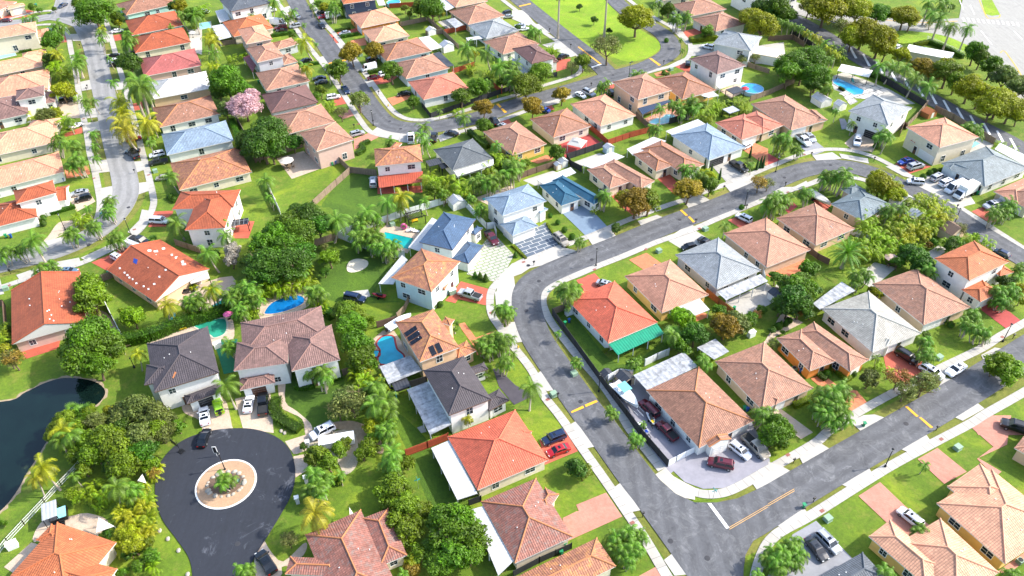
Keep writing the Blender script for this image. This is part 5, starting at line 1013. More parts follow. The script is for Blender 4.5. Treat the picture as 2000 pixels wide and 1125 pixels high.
for a in [('c1 890,430 1100,390 1300,310 1500,250 1690,185', 2.2, 2.3, 'hedge', 'long dense green hedge between the pond side lots'), ('c2 150,850 140,940 190,1010 320,1080', 2.1, 1.0, 'hedge', 'curved low clipped hedge beside the winding brick path'),
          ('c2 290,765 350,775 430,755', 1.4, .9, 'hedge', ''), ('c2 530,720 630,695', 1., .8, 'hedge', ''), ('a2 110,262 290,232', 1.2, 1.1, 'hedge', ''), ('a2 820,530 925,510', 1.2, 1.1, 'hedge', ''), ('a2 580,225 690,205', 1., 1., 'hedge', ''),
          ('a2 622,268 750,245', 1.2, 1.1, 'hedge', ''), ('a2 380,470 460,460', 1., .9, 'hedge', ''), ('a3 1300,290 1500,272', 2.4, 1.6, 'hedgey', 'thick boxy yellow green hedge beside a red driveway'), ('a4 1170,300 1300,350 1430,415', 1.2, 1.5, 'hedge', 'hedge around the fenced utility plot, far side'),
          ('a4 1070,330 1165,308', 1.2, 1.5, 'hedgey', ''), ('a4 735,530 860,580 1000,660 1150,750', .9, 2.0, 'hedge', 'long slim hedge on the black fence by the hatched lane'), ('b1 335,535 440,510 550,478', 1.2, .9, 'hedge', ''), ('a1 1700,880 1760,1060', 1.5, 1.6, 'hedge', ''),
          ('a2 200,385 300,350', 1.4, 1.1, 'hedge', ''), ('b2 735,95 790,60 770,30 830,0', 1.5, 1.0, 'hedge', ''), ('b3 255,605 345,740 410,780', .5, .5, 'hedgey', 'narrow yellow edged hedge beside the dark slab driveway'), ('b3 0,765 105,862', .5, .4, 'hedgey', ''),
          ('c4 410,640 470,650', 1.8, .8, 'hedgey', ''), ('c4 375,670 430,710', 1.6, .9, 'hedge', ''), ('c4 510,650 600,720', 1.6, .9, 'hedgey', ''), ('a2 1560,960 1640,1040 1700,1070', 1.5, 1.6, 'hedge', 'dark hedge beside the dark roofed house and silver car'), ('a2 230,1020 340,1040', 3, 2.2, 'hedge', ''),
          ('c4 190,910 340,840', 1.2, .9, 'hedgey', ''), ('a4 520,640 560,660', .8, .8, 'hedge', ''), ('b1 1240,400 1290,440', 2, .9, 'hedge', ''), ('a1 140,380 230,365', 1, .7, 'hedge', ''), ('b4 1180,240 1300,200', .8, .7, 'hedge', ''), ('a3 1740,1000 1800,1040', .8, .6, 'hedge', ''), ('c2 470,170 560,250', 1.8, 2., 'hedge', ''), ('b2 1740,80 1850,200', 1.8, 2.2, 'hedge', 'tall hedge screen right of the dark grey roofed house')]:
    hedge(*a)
# cypress columns and clipped balls
def spindle(name, R, H, nleaf, ls, seed, prof):
    rnd = random.Random(seed); mb = MB()
    for i in range(nleaf):
        t = rnd.random(); r = R*prof(t)*rnd.uniform(.85, 1.05); th = rnd.random()*6.28; leafquad(mb, Vector((math.cos(th)*r, math.sin(th)*r, H*t)), Vector((math.cos(th), math.sin(th), .5+rnd.uniform(-.5, .5))), ls*rnd.uniform(.7, 1.3), min(1, max(0, .45+.2*math.sin(th*3+t*9)+rnd.gauss(0, .15))), rnd)
    mb.lathe([(R*.8*prof(k/8), H*k/8) for k in range(9)], 8); 
    return mb.mesh(name, 'leaf:cyp')
CY = spindle('foliage', .42, 3.6, 520, .14, 3, lambda t: (math.sin(PI*min(1, t*.8+.2))**.6)*(1-t*.6)); BALL = spindle('foliage', .75, 1.3, 420, .13, 4, lambda t: math.sqrt(max(0, 1-(2*t-1)**2))); CONE = spindle('foliage', .7, 1.7, 420, .13, 5, lambda t: max(.02, 1-t)**.7)
_m = MB(); _m.tube([(0, 0, -.05), (0, 0, .4)], [.06, .05], 5); STEM = _m.mesh('stem', 'bark')
def shrub(kind, s):
    for p in pts(s):
        me, nm, base = {'y': (CY, 'cypress_tree', 'slim columnar cypress'), 'o': (BALL, 'round_shrub', 'round clipped shrub'), 'v': (CONE, 'cone_shrub', 'small cone shaped shrub')}[kind]
        g = G(p, 0.); t = thing('', '', 'shrub', (g.x, g.y, 0), random.random()*6); t.name = nm; t['base'] = base; t['group'] = nm.replace('_', ' ')+'s'; link('foliage', me, t, 'leaf:cyp' if kind == 'y' else 'leaf:hedge').scale = (random.uniform(.85, 1.15),)*3; link('stem', STEM, t)
shrub('y', 'b3 1408,205 1455,255 1518,285 1740,125 1790,215 1815,200 1835,200'); shrub('o', 'b3 280,560 335,610 385,665 440,720 a2 1130,1000 c4 430,690 a3 1110,545 c1 870,520'); shrub('v', 'b2 1605,1000 1642,1010 1683,1025 b3 25,850 c4 90,330 c4 125,320 a3 1222,70')
shrub('o', 'b1 1255,425 b1 1280,440 b1 325,580 b1 325,620 a1 1110,900 a4 790,1080 a4 780,1085 a4 1060,1100 b2 1560,430 b2 1600,445 c2 1300,190 c2 1350,180 c2 1470,800 c2 1360,1060 c4 35,360 c4 70,345 c4 150,300 d1 1040,930 d2 620,440 b3 1680,500 b4 1130,280 b4 1180,250 b4 1210,235 b4 310,560 d4 1100,1100 c4 620,690 c4 1330,330 c4 1290,300 b2 700,20 a3 1130,310')
# agaves and boulders on the island
rnd = random.Random(5)
_m = MB(); _a = MB()
for k in range(16):
    th = k*2.4; el = rnd.uniform(.2, 1.2); d = Vector((math.cos(th)*math.cos(el), math.sin(th)*math.cos(el), math.sin(el))); w = d.cross(Vector((0, 0, 1))).normalized()*.07; _a.face([-w, w, d*.35+w, d*.6, d*.35-w], [(0, 0)]*5, 0, rnd.random())
AG = _a.mesh('agave', 'leaf:agave')
for s in ('d1 1640,470', 'd1 1750,440', 'd1 1690,440', 'd1 1610,450', 'd1 1690,480', 'd1 1660,500'):
    p = GP(s, .2)[0]; o = link('agave', AG); o.location = (p.x, p.y, .2); o.scale = (1.3,)*3; o.rotation_euler = (0, 0, rnd.random()*6); reg(o, '', 'agave', 'agaves on the roundabout bed', p); o['base'] = 'spiky grey green agave'
def boulder(seed):
    r = random.Random(seed); bm = bmesh.new(); bmesh.ops.create_icosphere(bm, subdivisions=2, radius=.32)
    ks = [Vector((r.gauss(0, 1), r.gauss(0, 1), r.gauss(0, 1))).normalized() for _ in range(6)]
    for v in bm.verts:
        n = v.co.normalized(); v.co *= 1+.25*sum(max(0, n.dot(k)-.5) for k in ks)-.12*abs(math.sin(n.x*5+seed)); v.co.z = v.co.z*.62+.1
    me = bpy.data.meshes.new('boulder'); bm.to_mesh(me); bm.free(); me.materials.append(M('boulder')); return me
BO = [boulder(i) for i in range(4)]
for i in range(19):
    a = 2*PI*i/19+rnd.uniform(-.1, .1); x = cx.x+3.05*math.cos(a); y = cx.y-.1+2.5*math.sin(a); o = link('boulder', BO[i % 4]); o.location = (x, y, .18); o.rotation_euler = (0, 0, rnd.random()*6); o.scale = (rnd.uniform(.8, 1.5),)*3; reg(o, '', 'boulder', 'boulders round the roundabout bed', Vector((x, y, 0))); o['base'] = 'grey boulder in the ring around the roundabout planting'
for s in ('d1 1170,795', 'd1 1230,855', 'd1 1308,940', 'c2 185,1095', 'c2 210,1110', 'd1 1075,380', 'd1 1375,1115'):
    p = GP(s)[0]; o = link('boulder', BO[0]); o.location = (p.x, p.y, 0); o.scale = (1.1,)*3; reg(o, '', 'boulder', 'boulders on the lawn edge', p); o['base'] = 'pale boulder on the grass by the turning circle'
# ------------------------------------------------------------------ vehicles
def loft(mb, secs, mi=0, close=True):
    """secs: list of point lists across the body"""
    for i in range(len(secs)-1):
        for k in range(len(secs[0])-1):
            mb.face([secs[i][k], secs[i+1][k], secs[i+1][k+1], secs[i][k+1]], [(0, 0)]*4, mi)
    if close: mb.face(secs[0], [(0, 0)]*len(secs[0]), mi); mb.face(list(reversed(secs[-1])), [(0, 0)]*len(secs[0]), mi)
CARS = {  # length, half width, belt stations (x, z belt), glass: (x front base, x front top, x rear top, x rear base, roof z), clearance
 'sedan': (4.75, .91, [(-2.37, .62), (-2.3, .88), (-1.6, .98), (-.9, .96), (.9, .95), (1.5, .88), (2.2, .72), (2.37, .5)], (1.25, .45, -1.0, -1.75, 1.43)),
 'coupe': (4.6, .95, [(-2.3, .6), (-2.2, .92), (-1.5, .98), (-.8, .92), (.8, .88), (1.4, .82), (2.1, .68), (2.3, .48)], (.95, .1, -.75, -1.6, 1.26)),
 'suv': (4.8, .95, [(-2.4, .7), (-2.33, 1.08), (-1.6, 1.1), (-.8, 1.08), (.9, 1.06), (1.5, 1.0), (2.25, .9), (2.4, .58)], (1.25, .6, -1.95, -2.3, 1.72)),
 'bigsuv': (5.3, 1.0, [(-2.65, .75), (-2.6, 1.15), (-1.6, 1.16), (-.8, 1.14), (1.2, 1.12), (1.8, 1.1), (2.5, 1.0), (2.65, .62)], (1.45, .85, -2.3, -2.55, 1.88)),
 'hatch': (4.1, .88, [(-2.05, .65), (-2.0, .95), (-1.4, .97), (-.7, .95), (.8, .92), (1.3, .88), (1.9, .74), (2.05, .5)], (1.2, .45, -1.35, -1.95, 1.5)),
 'pickup': (5.6, .98, [(-2.8, .8), (-2.77, 1.05), (-1.6, 1.08), (-.8, 1.1), (1.2, 1.1), (1.8, 1.08), (2.6, .98), (2.8, .6)], (1.5, .9, -.55, -.75, 1.86)),
 'van': (5.9, 1.0, [(-2.95, .8), (-2.9, 1.2), (-1.6, 1.22), (-.8, 1.2), (1.9, 1.2), (2.3, 1.12), (2.8, .95), (2.95, .6)], (2.35, 1.6, -2.85, -2.92, 2.45)),
 'jeep': (4.2, .93, [(-2.0, .8), (-1.97, 1.1), (-1.4, 1.12), (-.7, 1.1), (.6, 1.1), (1.0, 1.1), (1.95, 1.02), (2.05, .6)], (.65, .4, -1.75, -1.85, 1.8)),
}
_w = MB(); _w.tube([(0, -.12, 0), (0, .12, 0)], [.35, .35], 16); 
TY = _w.mesh('tyre', 'tyre'); _w = MB(); _w.tube([(0, -.13, 0), (0, .135, 0)], [.21, .2], 12); RIM = _w.mesh('rim', 'rim')
def car_protos(kind):
    L, hw, belt, (xf, xt, rt, rb, zr) = CARS[kind]; zb = .24 if kind in ('sedan', 'coupe', 'hatch') else .34
    b = MB(); secs = []
    n = len(belt)
    for i, (x, z) in enumerate(belt):
        k = .82 if i in (0, n-1) else .93 if i in (1, n-2) else 1.0; w = hw*k
        secs.append([(x, -w*.94, zb), (x, -w, zb+.14), (x, -w*1.0, z*.72), (x, -w*.94, z-.03), (x, -w*.82, z), (x, 0, z+.045), (x, w*.82, z), (x, w*.94, z-.03), (x, w, z*.72), (x, w, zb+.14), (x, w*.94, zb)])
    loft(b, secs)
    if kind == 'pickup':                       # bed walls are part of the body, the bed floor is dark
        pass
    zt = belt[3][1]
    g = MB(); tw = hw*.74; bw = hw*.9
    zx = lambda x: zt-.02
    base = [(xf, -bw*.95, zx(0)), (xf, bw*.95, zx(0)), (rb, bw, zx(0)), (rb, -bw, zx(0))]; top = [(xt, -tw, zr-.05), (xt, tw, zr-.05), (rt, tw, zr-.05), (rt, -tw, zr-.05)]
    for i in range(4): j = (i+1) % 4; g.face([base[i], base[j], top[j], top[i]], [(0, 0)]*4)
    g.face(top, [(0, 0)]*4)
    r = MB(); e = .03                          # roof skin, pillars
    rtop = [(xt+.1, -tw-e, zr-.06), (xt+.1, tw+e, zr-.06), (rt-.1, tw+e, zr-.06), (rt-.1, -tw-e, zr-.06)]; m2 = [(xt-.05, -tw*.8, zr), (xt-.05, tw*.8, zr), (rt+.08, tw*.8, zr), (rt+.08, -tw*.8, zr)]
    for i in range(4): j = (i+1) % 4; r.face([rtop[i], rtop[j], m2[j], m2[i]], [(0, 0)]*4)
    r.face(m2, [(0, 0)]*4)
    for s in (-1, 1):
        for (xa, xb) in ((xf, xt), (rb, rt)) + (((( xf+rb)/2-.1, (xt+rt)/2-.1),) if kind != 'coupe' else ()):
            r.tube([(xa, s*(bw*.97), zt-.03), (xb, s*(tw+.02), zr-.05)], [.055, .05], 4, 0)
    if kind == 'van':
        for s in (-1, 1): r.face([(.9, s*(bw+.02), zt), (rb-.01, s*(bw+.02), zt), (rt, s*(tw+.03), zr-.06), (.9, s*(tw+.03), zr-.06)][::s], [(0, 0)]*4)
        r.face([(rb-.02, -bw, zt), (rb-.02, bw, zt), (rt-.02, tw, zr-.06), (rt-.02, -tw, zr-.06)], [(0, 0)]*4)
    out = [('body', b, 0, True), ('roof', r, 0, False), ('glass', g, 'glass:car', False)]
    if kind in ('pickup',):
        q = MB(); z = belt[2][1]+.06; q.box(-2.68, -.85, -.76, .76, z-.02, z+.012); out.append(('truck_bed', q, 'rubber', False))
    if kind in ('suv', 'bigsuv', 'van', 'jeep'): 
        q = MB()
        for s in (-1, 1): q.tube([(rt+.2, s*tw*.8, zr+.05), (xt-.3, s*tw*.8, zr+.05)], [.03, .03], 5)
        if kind != 'jeep': out.append(('roof_rack', q, 'dark_metal', False))
    if kind == 'jeep':
        q = MB(); q.tube([(-2.0, 0, .95), (-2.24, 0, .95)], [.37, .37], 14); out.append(('spare_wheel', q, 'tyre', False))
    if kind in ('sedan', 'coupe', 'suv'):
        q = MB(); x0 = xt-.35; q.box(x0-.5, x0, -tw*.5, tw*.5, zr-.005, zr+.012); out.append(('sunroof', q, 'glass:car', False))
    q = MB()
    for s in (-1, 1): q.box(xf-.35, xf-.18, s*hw-.0 if s > 0 else -hw-.2, s*hw+.2 if s > 0 else -hw, zt-.02, zt+.14)
    out.append(('mirrors', q, 0, False))
    P = []
    for nm, m, mat, sm in out: P.append((nm, m.mesh(nm, 'car:white' if mat == 0 else mat, sm), mat == 0))
    xw = L/2*.62
    lights = []
    z = belt[-1][1]
    for s in (-1, 1):
        m = MB(); x = belt[-2][0]; m.box(x-.12, belt[-1][0]-.02, s*hw*.62-.16, s*hw*.62+.16, z+.02, z+.17); lights.append(('headlight', m.mesh('headlight', 'headlight')))
        m = MB(); x = belt[0][0]; m.box(x-.02, x+.12, s*hw*.66-.15, s*hw*.66+.15, belt[0][1]-.02, belt[0][1]+.16); lights.append(('taillight', m.mesh('taillight', 'taillight')))
    return P, lights, [(xw, hw-.1), (xw, -hw+.1), (-xw, hw-.1), (-xw, -hw+.1)], L
CP = {}
CN = {'sedan': 'sedan', 'coupe': 'sports coupe', 'suv': 'suv', 'bigsuv': 'large suv', 'hatch': 'hatchback', 'pickup': 'pickup truck', 'van': 'van', 'jeep': 'off roader'}
def car(kind, color, s, base=None):
    """s: pixel of the rear, then of the nose"""
    if kind not in CP: CP[kind] = car_protos(kind)
    P, lights, wh, L = CP[kind]; a, b = GP(s, .55)
    d = (b-a).xy; c = (a+b)/2; rz = math.atan2(d.y, d.x); k = min(max(d.length/L, .86), 1.0)
    t = thing('', '', {'pickup': 'pickup truck', 'van': 'van'}.get(kind, 'car'), (c.x, c.y, .125 if base is None else base), rz); t.name = 'parked_'+{'pickup': 'pickup', 'van': 'van', 'suv': 'suv', 'bigsuv': 'suv', 'jeep': 'off_roader'}.get(kind, 'car')
    t.scale = (k, k, k); t['base'] = f'{color} {CN[kind]}'; t['group'] = 'parked vehicles'
    for nm, me, paint in P: link(nm, me, t, 'car:'+color if paint else None)
    for nm, me in lights: link(nm, me, t)
    for x, y in wh: w = link('wheel', TY, t); w.location = (x, y, .35); q = link('rim', RIM, w)
    return t
CD = '''
black sedan d2 130,1110 20,945|black sedan d1 1470,185 1520,45|white coupe c1 1505,1050 1490,920|lime jeep c1 1615,975 1585,870|white coupe c1 1810,960 1835,835|black pickup c2 50,990 55,815|white suv d2 575,25 400,115|silver pickup c2 1650,125 1485,75|navy bigsuv c2 650,110 800,140
maroon pickup b2 1690,670 1760,760|silver suv b2 860,350 860,262|navy suv d3 390,85 225,150|red sedan d3 420,175 260,235|maroon bigsuv c3 1060,990 950,880|maroon pickup d3 1200,130 1070,0|maroon suv d3 1625,325 1430,285|white suv d3 1600,155 1740,265|beige pickup d3 1690,90 1880,275
white suv d4 1115,760 965,640|silver suv d4 360,800 520,960|charcoal sedan d4 285,845 425,1015|black bigsuv c4 1990,1125 1660,1020|white suv c4 1115,615 1280,715|black bigsuv c4 940,505 1090,600|white coupe c4 1440,605 1310,685|navy hatch b4 1765,850 1660,800
silver suv b4 1700,460 1585,490|silver suv b4 1200,290 1285,250|white suv b4 1260,330 1365,290|white van b4 1440,320 1290,385|silver suv b4 1025,205 1135,175|blue sedan b4 1060,140 960,165|white suv a4 655,1005 650,1070|white pickup a4 205,990 310,1075|silver sedan a4 270,975 340,1040|white suv b3 1745,590 1650,545
black suv b3 1860,640 1755,620|charcoal coupe b3 1370,715 1480,775|black hatch b3 1325,770 1265,785|navy sedan b3 1150,945 1055,925|silver sedan c3 650,10 720,30|beige suv b3 315,690 405,770|black pickup b3 1600,155 1720,230|white sedan a3 470,680 535,715|silver suv a3 525,665 605,705
black suv a3 740,700 710,660|blue sedan a3 250,810 215,800|black sedan a3 335,430 410,400|silver sedan a3 100,190 20,190|white sedan a3 60,215 110,210|white suv a3 1170,145 1270,150|white suv a3 1475,355 1390,335|black suv a3 1285,490 1290,450|black sedan a2 1130,680 1040,695|white van a2 510,130 620,110
white van a2 880,490 775,515|maroon sedan a2 900,560 812,578|white suv a2 915,550 970,530|charcoal suv a2 815,450 880,425|black suv a2 530,85 445,95|red sedan a2 525,115 460,130|silver sedan a2 690,235 610,250|black sedan a2 465,175 500,205|silver sedan a2 315,130 280,115|silver suv a2 325,185 245,200
white van a2 100,170 230,180|maroon suv a2 230,200 135,210|black sedan a2 230,225 150,225|white suv a2 60,85 150,70|silver sedan a2 5,90 40,105|black sedan a2 405,435 320,455|black sedan a2 515,570 415,580|charcoal sedan a2 520,595 435,610|navy sedan a2 635,635 675,685|white suv a2 520,720 615,705
silver suv a2 705,990 780,970|white pickup a2 1135,1055 1135,975|black pickup a2 1295,1045 1310,975|charcoal sedan a2 1475,985 1385,970|black sedan a2 1770,915 1720,860|silver sedan a2 1825,930 1790,915|black sedan a1 1000,1105 940,1110|white suv b1 1205,90 1095,115|charcoal pickup b1 1230,145 1085,170|black suv b1 1005,130 950,80
beige hatch b1 1220,270 1165,275|silver sedan b1 650,370 515,395|black suv b1 665,410 550,440|white bigsuv b1 1110,585 1225,590|charcoal pickup b1 960,715 1090,755|white van b1 940,770 1035,810|white suv b1 830,845 910,885|steel sedan b1 470,955 530,955|white sedan a1 820,235 900,220|white suv a1 880,450 800,450
black suv a1 870,415 780,420|black sedan a1 870,475 820,470|black bigsuv a1 440,745 550,725|white coupe a1 530,930 580,910|steel suv a1 350,225 405,235|maroon sedan a1 20,150 70,150|navy sedan a1 480,30 440,50|red sedan a1 930,1030 1030,1005|white sedan a1 1530,85 1450,80|charcoal sedan a1 930,390 990,400
white hatch a3 1700,1080 1740,1060|white suv b4 1110,305 1050,300|white hatch a4 940,350 960,340|charcoal suv a2 1865,90 1795,110|silver sedan a2 1875,120 1810,125|charcoal sedan c1 1310,80 1370,60'''
CAR_AT = []
for ln in CD.strip().replace('\n', '|').split('|'):
    col, kind, rest = ln.split(None, 2); car(kind, col, rest)
# box truck by the grey green roofed house
def at2(s, h=0): a, b = GP(s, h); d = (b-a).xy; return (a+b)/2, math.atan2(d.y, d.x), d.length
c, rz, _ = at2('b4 1540,330 1350,420', 1.2)
t = thing('box_truck', 'white box truck with tall cargo box in the concrete driveway', 'truck', (c.x, c.y, .1), rz)
m = MB(); m.box(-3.2, 1.6, -1.1, 1.1, .9, 3.2); m.box(-3.2, 3.0, -.45, .45, .55, .9); m.obj('cargo_box', 'w_white', t)
m = MB(); loft(m, [[(1.75, -1, .6), (1.75, -1, 1.4), (1.75, -.9, 2.3), (1.75, .9, 2.3), (1.75, 1, 1.4), (1.75, 1, .6)], [(2.5, -1, .6), (2.5, -1, 1.4), (2.4, -.85, 2.25), (2.4, .85, 2.25), (2.5, 1, 1.4), (2.5, 1, .6)], [(3.4, -.95, .6), (3.4, -.95, 1.2), (3.2, -.9, 1.35), (3.2, .9, 1.35), (3.4, .95, 1.2), (3.4, .95, .6)]]); m.obj('cab', 'car:white', t)
m = MB(); m.face([(2.52, -.82, 2.2), (2.52, .82, 2.2), (3.17, .86, 1.4), (3.17, -.86, 1.4)][::-1]); m.obj('windshield', 'glass:car', t)
for x in (2.6, -1.9):
    for y in (-.95, .95): w = link('wheel', TY, t); w.location = (x, y, .45); w.scale = (1.25,)*3; link('rim', RIM, w)
def textmesh(name, body, size, mat, parent=None, font_scale=1):
    cu = bpy.data.curves.new(name, 'FONT'); cu.body = body; cu.size = size; cu.extrude = .005; cu.align_x = 'CENTER'; cu.align_y = 'CENTER'
    o = bpy.data.objects.new(name, cu); COL.objects.link(o); dg = bpy.context.evaluated_depsgraph_get(); me = bpy.data.meshes.new_from_object(o.evaluated_get(dg)); bpy.data.objects.remove(o); me.materials.clear(); me.materials.append(M(mat)); return link(name, me, parent)
m = MB()
for k in range(4): m.box(-.9+k*.42, -.62+k*.42, -1.115, -1.1, 2.0, 2.1+.15*(k % 2)); 
m.obj('logo', 'taillight', t)
# camper beside the long pale house, covered boat, boat on trailer, jet skis
c, rz, _ = at2('a2 110,165 225,165', 1.)
def boat_mesh(L, w, h, cover=False):
    mb = MB(); secs = []
    for i in range(9):
        t_ = i/8; x = -L/2+L*t_; k = 1 if t_ < .45 else max(.03, 1-((t_-.45)/.55)**2.0); z = h*(1+.25*t_*t_); ww = w*k
        secs.append([(x, 0, .15+.55*h*t_**3), (x, ww*.7, .3+.2*t_), (x, ww, z*.95), (x, ww*.92, z), (x, 0, z*(1.25 if cover else .72)), (x, -ww*.92, z), (x, -ww, z*.95), (x, -ww*.7, .3+.2*t_), (x, 0, .15+.55*h*t_**3)])
    loft(mb, secs); return mb
c, rz, _ = at2('c3 760,770 905,920', .8)
t = thing('motor_boat', 'white centre console motor boat with turquoise canopy in the side yard', 'boat', (c.x, c.y, .55), rz)
boat_mesh(7.0, 1.2, 1.1).obj('hull', 'plastic_white', t); m = MB(); m.box(-1.7, .5, -.95, .95, 2.35, 2.43); m.obj('canopy', 'boat_top', t)
m = MB(); m.box(-.9, -.1, -.4, .4, .8, 1.6); m.box(.6, 2.0, -.45, .45, .85, 1.15); m.box(-2.4, -1.5, -.8, .8, .85, 1.15); m.obj('console', 'plastic_white', t)
for x in (-1.5, .3):
    for y in (-.7, .7): m = MB(); m.tube([(x, y, .9), (x, y, 2.36)], [.04, .04], 5); m.obj('canopy_pole', 'stainless', t)
m = MB(); m.box(-3.9, -3.5, -.2, .2, .3, 1.4); m.obj('outboard_motor', 'dark_metal', t)
t = thing('boat_trailer', 'galvanised trailer under the white boat with turquoise canopy', 'trailer', (c.x, c.y, .1), rz)
m = MB(); [m.box(-3, 4.6, y-.05, y+.05, .45, .55) for y in (-.7, .7)]; m.box(3.4, 5.3, -.05, .05, .45, .55); m.box(-2.6, -2.5, -.9, .9, .4, .5); m.obj('frame', 'stainless', t)
for x in (-1.6, -.7):
    for y in (-1, 1): w = link('wheel', TY, t); w.location = (x, y, .33)
for s, col, l in (('d3 935,0 1000,105', 'car:blue', 'white and blue jet ski beside the boat yard fence'), ('d3 1000,-70 1040,30', 'jet_yellow', 'white jet ski with yellow nose in the boat yard'), ('c2 940,115 860,100', 'car:red', 'red jet ski on the back lawn behind the pale blue house')):
    c, rz, _ = at2(s, .5); t = thing('jet_ski', l, 'jet ski', (c.x, c.y, .35), rz); boat_mesh(3.1, .55, .55).obj('hull', col if 'red' in col else 'plastic_white', t); m = MB(); m.box(-.9, .3, -.2, .2, .5, .85); m.box(.35, .5, -.35, .35, .85, .95); m.obj('seat', 'black', t); m = MB(); m.box(.5, 1.1, -.25, .25, .5, .68); m.obj('hood', col, t)
    m = MB(); m.box(-1.3, 2.0, -.4, -.33, 0, .1); m.box(-1.3, 2.0, .33, .4, 0, .1); [m.box(x, x+.1, -.4, .4, -.05, .05) for x in (-1.1, 1.2)]; m.tube([(0, -.6, -.1), (0, .6, -.1)], [.22, .22], 10); m.obj('trailer_frame', 'dark_metal', t)
c, rz, _ = at2('b4 310,380 440,465', 1.); t = thing('covered_boat', 'boat under a fitted white cover on the red driveway', 'boat', (c.x, c.y, .5), rz); boat_mesh(6.8, 1.2, 1.0, True).obj('cover', 'canvas_white', t)
m = MB(); m.box(-2.5, 4.3, -.05, .05, -.1, 0); m.tube([(-1, -1.1, -.1), (-1, 1.1, -.1)], [.3, .3], 12); m.obj('trailer', 'dark_metal', t)
c, rz, _ = at2('c2 1000,330 1100,270', 1.); t = thing('motor_boat', 'small white boat parked beside the solar panelled house', 'boat', (c.x, c.y, .5), rz); boat_mesh(6.0, 1.1, 1.0).obj('hull', 'plastic_white', t); m = MB(); m.box(-.6, .4, -.4, .4, .7, 1.5); m.obj('console', 'plastic_white', t); m = MB(); m.box(-3.4, -3.0, -.2, .2, .2, 1.1); m.obj('outboard_motor', 'dark_metal', t)
c, rz, _ = at2('d2 465,150 715,105', 1.3); t = thing('enclosed_trailer', 'long white enclosed trailer beside the white suv', 'trailer', (c.x, c.y, 0), rz); m = MB(); m.box(-3.0, 3.0, -.95, .95, .5, 1.75); m.box(-3.05, 3.05, -.98, .98, 1.75, 1.81); m.obj('body', 'plastic_white', t); m = MB(); [m.tube([(x, -1.12, .35), (x, 1.12, .35)], [.35, .35], 14) for x in (-.5, .4)]; m.obj('wheels', 'tyre', t)
# ------------------------------------------------------------------ fences, sheds, furniture, street things
def fence(s, kind, h, label):
    P = [Vector((p.x, p.y, 0)) for p in GP(s)]; c = sum(P, Vector())/len(P); t = thing('fence' if kind != 'metal' else 'metal_railing', label, 'fence' if kind != 'metal' else 'railing', (c.x, c.y, 0))
    mb, ps = MB(), MB()
    for i in range(len(P)-1):
        a, b = P[i]-c, P[i+1]-c; d = b-a; L = d.length; d.normalize(); n = Vector((-d.y, d.x, 0))*.03
        if kind == 'metal':
            for z in (.12, h*.55, h-.05): mb.tube([a+Vector((0, 0, z)), b+Vector((0, 0, z))], [.035, .035], 4)
            k = int(L/.22)
            for j in range(k): q = a+d*L*j/k; mb.tube([q+Vector((0, 0, .1)), q+Vector((0, 0, h))], [.022, .022], 3, cap=False)
        else:
            q = [a-n, b-n, b+n, a+n]; mb.prism([(x.x, x.y) for x in q], .04, h)
            if kind in ('wood', 'redwood', 'orange', 'brown'):
                n2 = n*2.2
                for z in (.4, h-.35): q = [a-n2, b-n2, b+n2, a+n2]; ps.prism([(x.x, x.y) for x in q], z, z+.09)
        k = max(1, int(L/2.4)); 
        for j in range(k+1): q = a+d*L*j/k; w = .07 if kind != 'metal' else .05; ps.box(q.x-w, q.x+w, q.y-w, q.y+w, 0, h+.08)
    mb.obj('panels' if kind != 'metal' else 'bars', 'fence:'+kind if kind != 'metal' else 'trim', t); ps.obj('posts', 'fence:'+kind if kind != 'metal' else 'trim', t)
